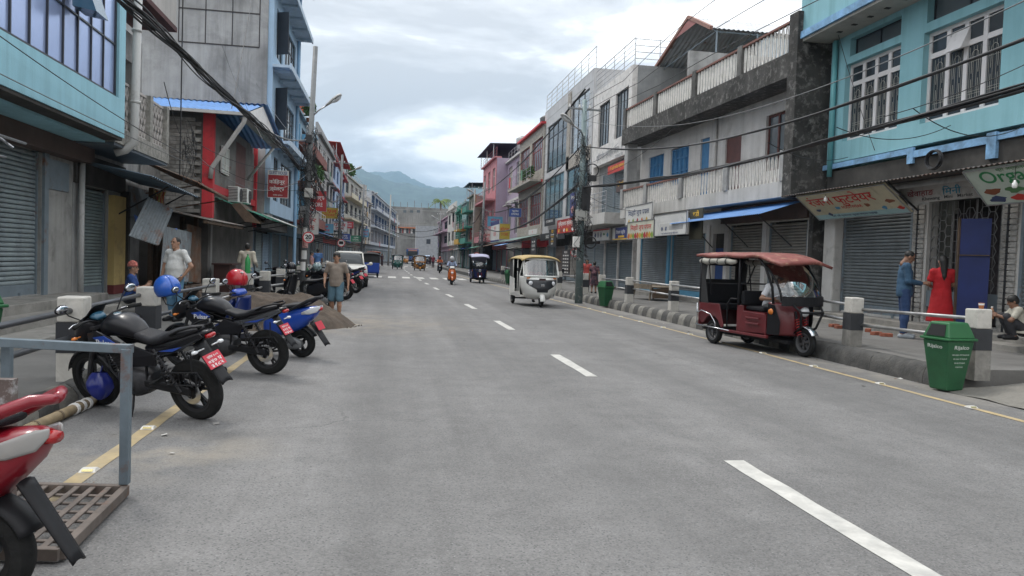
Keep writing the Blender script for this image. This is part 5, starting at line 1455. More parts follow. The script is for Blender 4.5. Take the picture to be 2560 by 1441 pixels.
def wheel(t,x,r=.305,w=.1,spk=5,y=0.,tread=True,disc=True,hubm=RIMB,name='wheel'):
 """rim, hub and spokes are the wheel, the tyre and brake disc its sub-parts"""
 b = MB(); ri = r - w * .82
 b.lathe([(ri - .02,-w * .34),(ri + .012,-w * .42),(ri + .012,-w * .36),(ri - .004,-w * .2),(ri - .004,w * .2),(ri + .012,w * .36),(ri + .012,w * .42),(ri - .02,w * .34),(ri - .035,0),(ri - .02,-w * .34)],(x,y,r),'y',32)
 b.lathe([(0,-.05),(.04,-.05),(.045,0),(.04,.05),(0,.05)],(x,y,r),'y',14)
 for k in range(spk):
  a = 6.283 * k / spk + .3
  for da in (-.16,.16):
   b.bar((x + .03 * math.cos(a),y,r + .03 * math.sin(a)),(x + (ri - .02) * math.cos(a + da),y,r + (ri - .02) * math.sin(a + da)),.022,.026,up=(0,1,0))
 o = b.build(name,hubm,t); smooth_by_angle(o,40)
 tb = MB(); h = r - ri
 tb.lathe([(ri + .006,-w * .40),(ri + h * .4,-w * .5),(ri + h * .78,-w * .42),(r - .006,-w * .22),(r,0),(r - .006,w * .22),(ri + h * .78,w * .42),(ri + h * .4,w * .5),(ri + .006,w * .40)],(x,y,r),'y',40)
 if tread == 'blocks':
  for k in range(44):
   a = 6.283 * k / 44
   for s in (-1,1):
    a2 = a + s * .03
    c = Vector((x + (r - .002) * math.cos(a2),y + s * w * .24,r + (r - .002) * math.sin(a2)))
    d = Vector((-math.sin(a2),s * .5,math.cos(a2))) * .02
    tb.bar(c - d,c + d,.012,.005,up=(math.cos(a2),0,math.sin(a2)))
 q = tb.build('tyre',RUB,o); smooth_by_angle(q,40)
 if disc:
  db = MB(); db.lathe([(.07,w * .55),(.125,w * .55),(.125,w * .55 + .005),(.07,w * .55 + .005)],(x,y,r),'y',28); db.build('brake_disc',CHR,o)
 return o
def fender(t,x,z,r,w,a0,a1,m,name='front_fender',drop=.03):
 def fn(u,v):
  a = a0 + (a1 - a0) * u; s = 2 * v - 1
  rr = r - drop * s * s
  return (x + rr * math.cos(a),s * w,z + rr * math.sin(a))
 o = MB().grid(fn,18,6).build(name,m,t,smooth=True)
 sd = o.modifiers.new('solid','SOLIDIFY'); sd.thickness = .006
 return o
def spring(b,p0,p1,r,turns,wire=.006,n=9):
 p0,p1 = Vector(p0),Vector(p1); d = (p1 - p0); L_ = d.length; d.normalize()
 a = d.orthogonal().normalized(); c = d.cross(a)
 pts = [p0 + d * (L_ * i / (turns * n)) + (a * math.cos(6.283 * i / n) + c * math.sin(6.283 * i / n)) * r for i in range(turns * n + 1)]
 b.tube(pts,wire,5)
def mirrors(t,x,z,reach=.36,up=.15):
 for s in (-1,1):
  b = MB(); b.tube([(x,s * .2,z),(x + .04,s * (reach - .05),z + up * .6),(x + .02,s * reach,z + up)],.007,6); b.ball((x,s * (reach + .04),z + up + .03),(.02,.075,.045),12,8)
  o = b.build('mirror',BPL,t,smooth=True)
  MB().ball((x - .014,s * (reach + .04),z + up + .03),(.01,.066,.038),12,6).build('mirror_glass',MIRR,o,smooth=True)
def helmet(name,label,loc,rz,m,visor=True,r=.135,tilt=0.,stripe=None):
 t = thing(name,label,'helmet',loc,rz)
 t.rotation_euler = (tilt,0,rz)
 def fn(u,v):
  th,ph = math.pi * (.02 + .66 * v),6.2832 * u
  x,y,z = math.sin(th) * math.cos(ph),math.sin(th) * math.sin(ph),math.cos(th)
  k = 1.08 if x > 0 else 1.02
  return (r * k * x,r * .9 * y,r * .96 * z)
 o = MB().grid(fn,28,14).build('shell',m,t,smooth=True)
 s = o.modifiers.new('s','SOLIDIFY'); s.thickness = .02
 b = MB(); b.lathe([(r * .55,-.07),(r * .86,-.055),(r * .9,-.04)],n=24); b.build('lining',BPL,t)
 if visor:
  def vf(u,v):
   ph = -1.25 + 2.5 * u; th = math.pi * (.36 + .26 * v)
   return (r * 1.11 * math.sin(th) * math.cos(ph),r * .95 * math.sin(th) * math.sin(ph),r * .98 * math.cos(th))
  q = MB().grid(vf,16,6).build('visor',mat('smoked_visor',(.22,.27,.33),.08,metal=.3,var=0,obj=True),t,smooth=True)
  if visor == 'full':
   def cf(u,v):
    ph = -1.5 + 3.0 * u; th = math.pi * (.62 + .16 * v)
    return (r * 1.14 * math.sin(th) * math.cos(ph) + .012,r * .93 * math.sin(th) * math.sin(ph),r * 1.05 * math.cos(th))
   MB().grid(cf,16,4).build('chin_guard',m,t,smooth=True)
 if stripe:
  MB().ball((r * .55,0,r * .62),(.05,.02,.012),10,6).build('badge',stripe,t,smooth=True).location = (r * .35,-r * .1,r * .12)
 b = MB(); b.tube([(0,.09,-.08),(.02,.07,-.2),(.03,0,-.24),(.02,-.07,-.2),(0,-.09,-.08)],.007,5); b.build('strap',BPL,t)
 return t
def motorcycle(label,loc,heading,body=BLU,tank=MBLK,tail=None,lean=-.13,plate=None,mir=True,name='motorcycle',shroud=None,stripe=None):
 t = thing(name,label,'motorcycle',(loc[0],loc[1],0),heading,'motorcycles parked at the left kerb')
 t.rotation_euler = (lean,0,heading)
 tail = tail or tank
 wheel(t,-.66,.31,.125,5,hubm=RIMB); wheel(t,.66,.305,.095,5)
 b = MB()
 for s in (-1,1): b.tube([(.66,s * .085,.305),(.60,s * .085,.46),(.43,s * .085,.87)],[.026,.026,.02],8)
 b.box(.40,.47,-.11,.11,.78,.82); b.box(.40,.46,-.11,.11,.88,.91)
 smooth_by_angle(b.build('fork',ENG,t),40)
 fender(t,.66,.305,.335,.062,.25,2.75,MBLK)
 # frame, swing arm, shocks
 b = MB()
 for s in (-1,1):
  b.tube([(.40,s * .03,.84),(.1,s * .10,.72),(-.3,s * .11,.66),(-.75,s * .09,.83)],.017,6)
  b.tube([(.40,s * .03,.78),(.34,s * .06,.45),(.1,s * .1,.27),(-.15,s * .1,.3),(-.2,s * .1,.65)],.016,6)
 smooth_by_angle(b.build('frame',BPL,t),50)
 b = MB()
 for s in (-1,1): b.bar((-.15,s * .1,.36),(-.68,s * .095,.31),.03,.05)
 b.bar((-.2,-.1,.36),(-.2,.1,.36),.04,.05); b.build('swing_arm',BPL,t,bevel=.006)
 for s in (-1,1):
  b = MB(); spring(b,(-.38,s * .135,.72),(-.56,s * .13,.40),.033,9); b.tube([(-.36,s * .135,.75),(-.60,s * .13,.33)],.014,8); b.build('shock_absorber',mat('shock_dark',(.05,.05,.055),.4,metal=.5,obj=True),t)
  # engine
 b = MB(); b.hull([(.24,.36,.09,.09),(.17,.36,.14,.14),(0,.35,.15,.155),(-.12,.37,.13,.14),(-.2,.38,.08,.1)],14,3.5)
 for s in (-1,1): b.lathe([(0,s * .155),(.085,s * .155),(.095,s * .14),(.1,s * .12)],(.06,0,.35),'y',20)
 eng = b.build('engine',ENG,t); smooth_by_angle(eng,40)
 b = MB()
 for k in range(8):
  c = Vector((.17 + k * .014,0,.47 + k * .026)); b.bar(c - Vector((.09,0,-.04)),c + Vector((.09,0,-.04)),.17 - .004 * k,.010)
 b.bar((.17,0,.45),(.29,0,.68),.12,.12); b.build('cylinder_fins',ENG,eng)
 # bodywork
 q = MB().hull([(.37,.86,.03,.05),(.33,.89,.075,.10),(.22,.925,.11,.145),(.08,.93,.11,.15),(-.05,.89,.085,.115),(-.13,.85,.05,.08),(-.16,.83,.02,.05)],20,2.5).build('fuel_tank',tank,t,smooth=True)
 MB().lathe([(0,.012),(.035,.012),(.04,0)],(.18,0,1.03),'z',16).build('filler_cap',CHR,q)
 for s in (-1,1):
  sh = MB(); sh.prism([(.46,s * .13,.86),(.30,s * .16,.90),(.02,s * .155,.80),(.08,s * .145,.70),(.30,s * .15,.64),(.47,s * .13,.76)],(0,s * .022,0)); sh.build('tank_shroud',shroud or body,t,bevel=.008)
  sh = MB(); sh.prism([(.36,s * .175,.83),(.20,s * .178,.86),(.06,s * .176,.79),(.22,s * .176,.75)],(0,s * .009,0)); sh.build('shroud_flash',body,t,bevel=.004)
  sh = MB(); sh.prism([(-.10,s * .11,.76),(-.38,s * .125,.70),(-.36,s * .125,.58),(-.05,s * .12,.54),(.05,s * .12,.62)],(0,s * .02,0)); sh.build('side_panel',MBLK,t,bevel=.008)
  sh = MB(); sh.prism([(-.25,s * .115,.74),(-.5,s * .125,.78),(-.90,s * .07,.925),(-.93,s * .06,.89),(-.7,s * .12,.76),(-.42,s * .125,.68)],(0,s * .016,0)); sh.build('tail_stripe',stripe or body,t,bevel=.005)
  sh = MB(); sh.prism([(-.42,s * .14,.735),(-.60,s * .138,.775),(-.72,s * .13,.80),(-.6,s * .138,.745)],(0,s * .006,0)); sh.build('tail_flash',body,t,bevel=.002)
 MB().hull([(-.05,.87,.02,.07),(-.12,.845,.045,.11),(-.3,.81,.045,.135),(-.42,.825,.05,.13),(-.52,.87,.05,.125),(-.7,.91,.045,.115),(-.84,.945,.03,.085),(-.88,.95,.012,.05)],18,2.8).build('seat',SEATM,t,smooth=True)
 MB().hull([(-.2,.73,.03,.09),(-.4,.76,.055,.11),(-.62,.815,.06,.11),(-.82,.885,.05,.085),(-.94,.92,.025,.05),(-.97,.93,.01,.03)],16,2.6).build('tail',tail,t,smooth=True)
 b = MB()
 for s in (-1,1): b.tube([(-.58,s * .12,.90),(-.72,s * .14,.965),(-.86,s * .12,1.0),(-.92,s * .06,.99),(-.86,s * .04,.955)],.013,8)
 b.build('grab_rail',BPL,t,smooth=True)
 MB().hull([(-.94,.89,.03,.055),(-.98,.895,.022,.05),(-.99,.895,.01,.03)],12).build('tail_light',RDL,t,smooth=True)
 # rear mudguard, plate
 def mg(u,v):
  s = 2 * v - 1; a = u
  return (-.80 - .24 * a - .03 * a * a,s * (.08 - .012 * a),.80 - .38 * a + .02 * (1 - s * s))
 o = MB().grid(mg,10,4).build('rear_mudguard',BPL,t,smooth=True); sd = o.modifiers.new('s','SOLIDIFY'); sd.thickness = .008
 nrm = Vector((-.40,0,-.30)).normalized(); nrm = Vector((-.8,0,.6))
 c = Vector((-.955,0,.645)); r_,u_ = Vector((0,-1,0)),Vector((.55,0,.83)).normalized()
 pl = MB(); k = .105; h = .075
 pl.hexa([tuple(c + r_ * a * k + u_ * b_ * h + nrm * n_) for n_ in (0,.006) for a,b_ in ((-1,-1),(1,-1),(1,1),(-1,1))])
 po = pl.build('number_plate',PLATE,t)
 if plate:
  for i,s_ in enumerate(plate):
   text_part(po,s_,c + u_ * h * (.55 - .62 * i) + nrm * .007,r_,u_,.17 if i else .14,.035,TXW,bold=.02,out=.001)
 for (x,z,w) in ((-.90,.77,.12),(.60,.80,.14)):
  for s in (-1,1):
   b = MB(); b.ball((x,s * (w + .05),z),(.03,.035,.018),10,6); b.bar((x,s * .05,z),(x,s * (w + .03),z),.012,.012); b.build('indicator',ORL if x > 0 else LENS,t,smooth=True)
   # headlight cowl and visor
 cw = MB().hull([(.44,.90,.04,.07),(.50,.90,.10,.115),(.58,.86,.135,.13),(.66,.82,.13,.115),(.73,.79,.08,.085),(.76,.785,.03,.05)],18,2.5).build('headlight_cowl',tank,t,smooth=True)
 MB().hull([(.70,.80,.075,.085),(.757,.785,.05,.062),(.775,.782,.02,.03)],14,2.2).build('headlight',LENS,cw,smooth=True)
 def vs(u,v):
  s = 2 * v - 1
  return (.62 - .17 * u - .05 * s * s,s * .115 * (1 - .25 * u),.93 + .17 * u)
 o = MB().grid(vs,8,8).build('windscreen',mat('tinted_screen',(.012,.014,.016),.4,var=0,obj=True,spec=.3),t,smooth=True); sd = o.modifiers.new('s','SOLIDIFY'); sd.thickness = .005
 MB().hull([(.40,.98,.02,.06),(.45,1.0,.035,.08),(.49,1.0,.03,.07)],12).build('instrument_cluster',mat('gauge_blue',(.03,.10,.16),.15,var=.2,obj=True),t,smooth=True)
 # handlebar
 b = MB()
 for s in (-1,1): b.tube([(.42,s * .03,.94),(.41,s * .14,.985),(.35,s * .27,1.01),(.30,s * .38,1.005)],.012,8)
 hb = b.build('handlebar',BPL,t,smooth=True)
 for s in (-1,1):
  b = MB(); b.tube([(.345,s * .28,1.01),(.295,s * .40,1.004)],.019,10); b.build('grip',RUB,hb,smooth=True)
  b = MB(); b.tube([(.40,s * .24,1.005),(.40,s * .33,1.0),(.35,s * .41,.995)],.007,6); b.build('lever',CHR,hb,smooth=True)
 if mir: mirrors(t,.41,1.0)
 # exhaust on the right, stand and guard on the left
 b = MB(); b.tube([(.30,-.05,.50),(.37,-.09,.40),(.30,-.13,.27),(.0,-.15,.24),(-.3,-.165,.30)],.021,10); b.tube([(-.28,-.165,.295),(-.36,-.17,.315),(-.80,-.185,.43),(-.86,-.187,.445)],[.025,.052,.062,.045],16)
 ex = b.build('exhaust',ENG,t,smooth=True)
 MB().lathe([(.02,0),(.044,0),(.044,.012)],(0,0,0),'x',14).build('exhaust_tip',GLB,ex).location = (-.868,-.187,.447)
 b = MB(); b.tube([(.02,.12,.27),(-.02,.2,.14),(-.06,.30,.03)],.012,6); b.box(-.1,-.02,.27,.33,.02,.035); b.build('side_stand',BPL,t)
 b = MB(); b.hull([(-.12,.37,.035,.012,.115),(-.4,.36,.05,.014,.115),(-.7,.33,.045,.012,.115)],8); b.build('chain_cover',BPL,t)
 b = MB(); b.tube([(-.42,.15,.52),(-.86,.15,.56),(-.90,.15,.50),(-.86,.15,.43),(-.46,.15,.40),(-.42,.15,.52)],.008,6)
 for k in range(6): b.tube([(-.5 - k * .065,.15,.42),(-.5 - k * .065,.15,.54)],.005,5)
 b.tube([(-.4,.13,.62),(-.45,.15,.5)],.008,5); b.tube([(-.78,.1,.75),(-.8,.15,.55)],.008,5); b.build('saree_guard',BPL,t)
 for s in (-1,1):
  b = MB(); b.bar((.0,s * .12,.31),(.0,s * .26,.31),.03,.025); b.bar((-.32,s * .12,.42),(-.36,s * .25,.43),.03,.022); b.build('footrest',RUB,t)
 return t
def scooter(label,loc,heading,body=BLU,seat=SEATM,lean=-.10,name='scooter',mir=True,plate=True,group='scooters parked at the left kerb',rail=BPL,cat='scooter',apron=None,letter=None,lens=None,mgw=.085):
 t = thing(name,label,cat,(loc[0],loc[1],0),heading,group)
 t.rotation_euler = (lean,0,heading)
 r = .235
 wheel(t,-.70,r,.11,3,tread=True,disc=False); wheel(t,.64,r,.09,3)
 apron = apron or body
 # front apron and column
 def ap(u,v):
  s = 2 * v - 1; z = .30 + .62 * u
  w = .20 + .05 * math.sin(math.pi * u) - .06 * u
  return (.52 - .16 * u - .10 * s * s,s * w,z)
 o = MB().grid(ap,12,10).build('leg_shield',apron,t,smooth=True); sd = o.modifiers.new('s','SOLIDIFY'); sd.thickness = .03
 MB().hull([(.60,.50,.05,.06),(.57,.66,.12,.13),(.50,.78,.10,.12),(.44,.86,.04,.07)],14,2.4).build('front_cowl',apron,t,smooth=True)
 fender(t,.64,r,r + .035,.065,.1,2.7,apron)
 b = MB()
 for s in (-1,1): b.tube([(.64,s * .075,r),(.50,s * .07,.62)],.02,8)
 b.build('fork',ENG,t,smooth=True)
 b = MB(); b.hull([(.42,.27,.03,.17),(.3,.26,.035,.19),(-.1,.26,.035,.18),(-.2,.30,.06,.16)],14,4); b.build('footboard',BPL,t,smooth=True)
 bd = MB().hull([(-.10,.46,.15,.10),(-.16,.49,.20,.14),(-.32,.53,.21,.17),(-.55,.58,.20,.18),(-.78,.655,.165,.155),(-.96,.755,.085,.10),(-1.03,.80,.03,.05)],20,2.7).build('body',body,t,smooth=True)
 MB().hull([(-.02,.74,.03,.10),(-.1,.765,.045,.13),(-.28,.77,.05,.15),(-.42,.785,.05,.15),(-.55,.82,.05,.14),(-.75,.855,.04,.12),(-.86,.87,.02,.08)],18,2.8).build('seat',seat,t,smooth=True)
 b = MB()
 for s in (-1,1): b.tube([(-.56,s * .16,.76),(-.74,s * .175,.84),(-.92,s * .15,.94),(-1.02,s * .09,.985),(-1.06,s * .03,.98),(-1.065,0,.975)],[.022,.027,.030,.028,.025,.024],10)
 b.build('grab_rail',rail,t,smooth=True)
 for s in (-1,1):
  MB().hull([(-.80,.735,.02,.006,s * .145),(-.92,.765,.045,.012,s * .118),(-1.02,.80,.05,.012,s * .072),(-1.06,.83,.02,.008,s * .04)],10).build('tail_lens',lens or LENS,t,smooth=True)
 MB().hull([(-1.02,.80,.035,.05),(-1.07,.80,.025,.04)],10).build('tail_light',RDL,t,smooth=True)
 def mg(u,v):
  s = 2 * v - 1
  return (-.90 - .25 * u,s * (mgw - .012 * u),.58 - .36 * u + .015 * (1 - s * s))
 o = MB().grid(mg,10,4).build('rear_mudguard',BPL,t,smooth=True); sd = o.modifiers.new('s','SOLIDIFY'); sd.thickness = .012
 if plate:
  c = Vector((-1.02,0,.53)); u_ = Vector((.52,0,.85)).normalized(); n_ = Vector((-.85,0,.52)).normalized(); r_ = Vector((0,-1,0)); pl = MB()
  pl.hexa([tuple(c + n_ * (.008 + k) + r_ * a * .095 + u_ * b_ * .07) for k in (0,.006) for a,b_ in ((-1,-1),(1,-1),(1,1),(-1,1))]); pl.build('number_plate',PLATE,t)
 fender(t,-.70,r,r + .05,.075,.5,2.7,BPL,name='inner_fender')
 b = MB(); b.hull([(.02,.25,.05,.05,.09),(-.15,.25,.09,.06,.11),(-.45,.26,.10,.06,.135),(-.68,.25,.095,.055,.135),(-.78,.24,.05,.04,.13)],14,3); o = b.build('engine_cover',mat('cvt_grey',(.16,.165,.17),.5,metal=.3,var=.15,obj=True),t,smooth=True)
 for k in range(3): MB().box(-.5,-.2,.184,.19,.215 + k * .028,.228 + k * .028).build('cover_rib',CHR,o)
 b = MB(); b.tube([(-.05,-.1,.25),(-.2,-.16,.2),(-.35,-.17,.24)],.018,8); b.tube([(-.33,-.17,.235),(-.40,-.175,.26),(-.78,-.19,.36),(-.82,-.19,.37)],[.02,.05,.055,.04],14); b.build('exhaust',BPL,t,smooth=True)
 b = MB(); b.tube([(-.62,.13,.24),(-.50,.15,.62)],.014,8); spring(b,(-.60,.135,.30),(-.515,.15,.58),.03,7); b.build('shock_absorber',BPL,t)
 cw = MB().hull([(.30,.985,.03,.10),(.36,1.0,.06,.15),(.44,.99,.065,.14),(.50,.965,.03,.08)],14,2.6).build('handlebar_cowl',body,t,smooth=True)
 MB().hull([(.545,.70,.07,.085),(.60,.69,.05,.07),(.615,.69,.02,.04)],12).build('headlight',LENS,t,smooth=True)
 for s in (-1,1):
  b = MB(); b.tube([(.36,s * .12,1.0),(.33,s * .25,1.02),(.28,s * .36,1.01)],.012,8); b.tube([(.33,s * .26,1.02),(.28,s * .37,1.01)],.018,8); b.build('grip',RUB,t,smooth=True)
  b = MB(); b.ball((.53,s * .14,.78),(.03,.035,.025),10,6); b.build('indicator',ORL,t,smooth=True)
 if mir: mirrors(t,.36,1.03,.34,.16)
 b = MB(); b.tube([(-.1,.1,.2),(-.12,.22,.04),(-.16,.28,.02)],.01,6); b.build('side_stand',BPL,t)
 if letter:
  for s_,m_,dx,dz,w_,h_ in letter: text_part(t,s_,(dx,.165 if dx < -.75 else .182,dz),(-1,-.18,.12),(0,-.1,1),w_,h_,m_,out=.002,bold=.03)
 return t
def place(rear,front):
 d = Vector(front) - Vector(rear); return (Vector(rear) + Vector(front)) / 2,math.atan2(d.y,d.x)
 # nearest two motorcycles, seen from the rear left
r1 = G(503,1047); _f = G(262,1014) - r1; hd = math.atan2(_f.y,_f.x)
SCB = .93
c1 = r1 + Vector((math.cos(hd),math.sin(hd),0)) * .66 * SCB
bike1 = motorcycle('nearest black motorcycle with blue panels and red number plate, blue bag at its wheel',c1,hd,plate=['प्रदेश १-०२','०४० प','३१८२'],tank=MBLK,shroud=MBLK,stripe=MBLK,lean=-.25)
text_part(bike1,'Pulsar',(.2,.186,.79),(-1,0,0),(0,0,1),.22,.06,TXW,out=.002)
r2 = G(672,936); hd2 = math.atan2(.42,-1.0)
c2 = r2 + Vector((math.cos(hd2),math.sin(hd2),0)) * .66 * SCB
bike2 = motorcycle('second black and blue motorcycle with long seat and blue helmet on its mirror',c2,hd2,plate=['प्रदेश १-०२','०२१ प','७४५०'],stripe=mat('paint_slate',(.05,.055,.065),.3,coat=.5,obj=True),shroud=MBLK)
text_part(bike2,'Pulsar',(.2,.186,.79),(-1,0,0),(0,0,1),.22,.06,TXW,out=.002)
r3 = G(748,893); hd3 = math.atan2(.45,-1.0)
c3 = r3 + Vector((math.cos(hd3),math.sin(hd3),0)) * .62
bike3 = scooter('blue scooter with black seat behind the second motorcycle, red helmet on it',c3,hd3,body=BLU,apron=DBLU)
# red scooter cut off by the left edge
hd4 = math.atan2(.30,-1.0); r4 = G(215,1385,.24); r4.z = 0
c4 = r4 + Vector((math.cos(hd4),math.sin(hd4),0)) * 1.13
red_sc = scooter('glossy red scooter at the bottom left corner with looped grab rail',c4,hd4,body=REDP,rail=REDP,mir=False,plate=False,lean=-.06,lens=mat('smoky_lens',(.33,.32,.31),.15,obj=True,coat=.5),mgw=.048,letter=[('o',WHITE,-.70,.60,.05,.05),('RZ',mat('letter_gold',(.6,.38,.1),.4),-.82,.62,.12,.065)])
red_sc.scale = (.96,.96,.93)
bike1.scale = bike2.scale = (SCB,SCB,SCB); bike3.scale = (.95,.95,.93)
# helmets
helmet('helmet','blue open helmet with smoked visor hanging on the second motorcycle',PY(418,720,c2.y + .2),hd2 + 2.6,paint('paint_helmet_blue',(.02,.10,.45)),True,r=.155,tilt=.25)
helmet('helmet','red half helmet resting on the blue scooter mirror',PY(592,699,c3.y + .3),hd3 + 2.8,paint('paint_helmet_red',(.42,.008,.015)),False,r=.15,stripe=WHITE)
# plastic bag tied to the nearest motorcycle
p = PY(250,968,c1.y + .1)
o = thing('plastic_bag','shiny dark blue plastic bag hanging at the front wheel of the nearest motorcycle','bag',tuple(p))
def bagf(u,v):
 a = 6.2832 * u; z = v
 rr = .115 * math.sin(math.pi * min(1,.12 + .86 * (1 - v))) ** .6 * (1 + .12 * math.sin(5 * a + 3 * v) + .08 * noise.noise((math.cos(a) * 2,math.sin(a) * 2,v * 5)))
 return (rr * math.cos(a),rr * .7 * math.sin(a),-.12 + .26 * z)
MB().grid(bagf,24,12).build('bag',mat('bag_blue',(.012,.02,.17),.3,coat=.3,var=.2,obj=True),o,smooth=True)
MB().tube([(0,0,.13),(.02,0,.2),(.03,0,.3)],.008,5).build('handle',mat('bag_blue'),o)
# parked machines behind the sand heap
def mid(px,py,h,k=.6):
 p = G(px,py); return p + Vector((math.cos(h),math.sin(h),0)) * k
h = R_(150)
sc2 = scooter('black scooter behind the sand heap with black helmet, left of the green bin',mid(715,752,h),R_(60),body=MBLK,lean=-.1)
helmet('helmet','round black helmet on the scooter behind the sand heap',PY(727,667,sc2.location.y + .2),R_(-60),GLB,False,r=.15)
bk4 = motorcycle('black motorcycle half hidden by the man in grey shirt',mid(858,750,R_(160)),R_(160),body=MBLK)
helmet('helmet','full face helmet with black and teal graphics behind the man in grey shirt',PY(793,668,bk4.location.y - .1),R_(-70),mat('graphic_helmet',(.20,.27,.28),.25,var=.9,vs=12,coat=.5,obj=True),'full',r=.155)
sc3 = scooter('black scooter right behind the sand heap with grey side script',mid(812,772,R_(160)),R_(160),body=MBLK,lean=-.1)
bk5 = motorcycle('dark motorcycle parked just before the white car',mid(886,733,R_(150)),R_(150),body=DBLU)
bk6 = motorcycle('motorcycle tucked between the dark one and the white car',mid(900,722,R_(145)),R_(145),body=mat('paint_grey',(.1,.1,.11),.25,coat=.6,obj=True))
# ================================================================== RICKSHAWS, CAR, BUS
WIND = glass_mat('windscreen_glass',(.55,.62,.64),.55)
CLEARW = glass_mat('clear_screen',(.82,.87,.88),.25)
DGL = mat('dark_vehicle_glass',(.04,.048,.052),.2,var=.15,obj=True,spec=.35)
CANV = mat('black_canvas',(.02,.02,.021),.8,var=.2,vs=5,obj=True)
def auto_rickshaw(label,loc,heading,body=WHP,roof_m=None,mask=True,near=False,name='auto_rickshaw',plate=True,group='auto rickshaws on the road',cab_dark=True):
 t = thing(name,label,'auto rickshaw',(loc[0],loc[1],0),heading,group)
 roof_m = roof_m or mat('tan_canvas',(.38,.28,.12),.8,var=.2,vs=4,obj=True)
 def half(z):
  zs = [.26,.40,.62,.86,1.02]; nx = [.98,1.13,1.20,1.14,1.04]; hw = [.36,.50,.59,.635,.64]
  return float(np.interp(z,zs,nx)),float(np.interp(z,zs,hw))
 def nose(z,s,off=0.):
  n,w = half(z); a = s * math.pi / 2; k = .62
  return (.42 + (n + off - .42) * abs(math.cos(a)) ** k,(w + off) * math.copysign(abs(math.sin(a)) ** .8,a),z)
 cb = MB().grid(lambda u,v: nose(.26 + .76 * u,2 * v - 1),14,24)
 bd = cb.build('front_cowl',body,t,smooth=True); sd = bd.modifiers.new('s','SOLIDIFY'); sd.thickness = -.02
 if mask:
  def mk(u,v):
   z = .50 + .42 * u; lim = .16 + .40 * min(1,max(0,(u - .25) / .45)) ** .8
   return nose(z,(2 * v - 1) * lim,.006)
  MB().grid(mk,10,16).build('face_mask',mat('mask_black',(.02,.022,.026),.35,var=0,obj=True),t,smooth=True)
  q = nose(.74,0,.012); MB().box(q[0] - .01,q[0] + .008,-.06,.06,.70,.77).build('emblem',CHR,t,bevel=.006)
 for s in (-1,1):
  p = nose(.80,s * .36,0.0)
  b = MB(); b.lathe([(0,.03),(.05,.028),(.068,.012),(.075,0),(.08,-.02)],p,'x',18); b.build('headlight',LENS,t,smooth=True)
  p = nose(.965,s * .42,.004); b = MB(); b.box(p[0] - .02,p[0] + .012,p[1] - .07,p[1] + .07,.945,.99); b.build('indicator',ORL,t,bevel=.006)
 if plate:
  p = nose(.93,0,.02); MB().box(p[0] - .004,p[0] + .006,-.11,.11,.885,.965).build('number_plate',mat('plate_dark',(.05,.02,.02),.5,obj=True),t)
  # windscreen in its frame
 W0,W1 = (1.03,.60,1.03),(.80,.56,1.60)
 def ws(u,v,off=0.):
  s = 2 * v - 1; x = W0[0] + (W1[0] - W0[0]) * u - .10 * s * s; return (x + off,s * (W0[1] + (W1[1] - W0[1]) * u),W0[2] + (W1[2] - W0[2]) * u)
 MB().grid(lambda u,v: ws(u,v),8,12).build('windscreen',WIND,t,smooth=True)
 b = MB()
 for s in (0,1): b.tube([ws(k / 8,s,.005) for k in range(9)],.03,8)
 b.tube([ws(1,k / 8,.0) for k in range(9)],.035,8); b.tube([ws(0,k / 8,.01) for k in range(9)],.03,8)
 b.build('windscreen_frame',body,t,smooth=True)
 b = MB(); b.tube([ws(.02,.55,.02),ws(.75,.85,.02)],.008,5); b.build('wiper',BPL,t)
 # roof canopy
 def rf(u,v):
  s = 2 * v - 1; x = .86 - 2.15 * u
  return (x,s * .66,1.70 + .02 * math.sin(math.pi * u) - .13 * abs(s) ** 3.5 - .10 * max(0,(u - .85) / .15) ** 2 - .05 * max(0,(.08 - u) / .08))
 o = MB().grid(rf,22,16).build('roof',roof_m,t,smooth=True); sd = o.modifiers.new('s','SOLIDIFY'); sd.thickness = .025
 # back and lower sides
 b = MB()
 for s in (-1,1):
  b.prism([(.45,s * .625,.36),(.45,s * .64,.50),(-.30,s * .64,.46),(-.42,s * .64,.92),(-1.22,s * .62,.98),(-1.30,s * .60,.40),(-1.22,s * .60,.32),(.42,s * .60,.30)],(0,-s * .03,0))
 b.box(-1.30,-1.25,-.6,.6,.38,1.02); b.box(-1.25,.45,-.6,.6,.30,.36)
 b.build('body_panel',body,t,bevel=.015)
 b = MB(); b.prism([(-1.27,.6,1.02),(-1.27,-.6,1.02),(-1.18,-.6,1.62),(-1.18,.6,1.62)],(.02,0,0))
 for s in (-1,1): b.prism([(-1.24,s * .615,.98),(-.62,s * .64,.95),(-.62,s * .64,1.60),(-1.17,s * .62,1.60)],(0,-s * .015,0))
 b.build('rear_curtain',CANV,t)
 b = MB()
 for s in (-1,1):
  b.tube([(-.58,s * .63,.92),(-.58,s * .63,1.62)],.02,8); b.tube([(.42,s * .63,.45),(.44,s * .63,1.05),(.76,s * .57,1.6)],.022,8); b.tube([(.12,s * .63,.46),(.12,s * .63,1.60)],.016,8)
 b.build('pillar',body,t,smooth=True)
 b = MB(); b.box(-1.15,-.62,-.55,.55,.55,.72); b.box(-1.2,-1.08,-.55,.55,.72,1.15); b.box(-.15,.2,-.3,.3,.55,.7); b.box(-.2,-.14,-.55,.55,.36,1.05); b.build('seat',CANV,t,bevel=.03)
 b = MB(); b.tube([(.62,0,.6),(.52,0,1.02)],.03,8); b.tube([(.5,-.3,1.05),(.52,0,1.0),(.5,.3,1.05)],.015,8); b.build('handlebar',BPL,t,smooth=True)
 fender(t,1.02,.2,.27,.09,.0,2.5,body,drop=.05)
 b = MB()
 for s in (-1,1): b.tube([(1.02,s * .07,.2),(.95,s * .07,.45)],.02,8)
 b.build('fork',BPL,t)
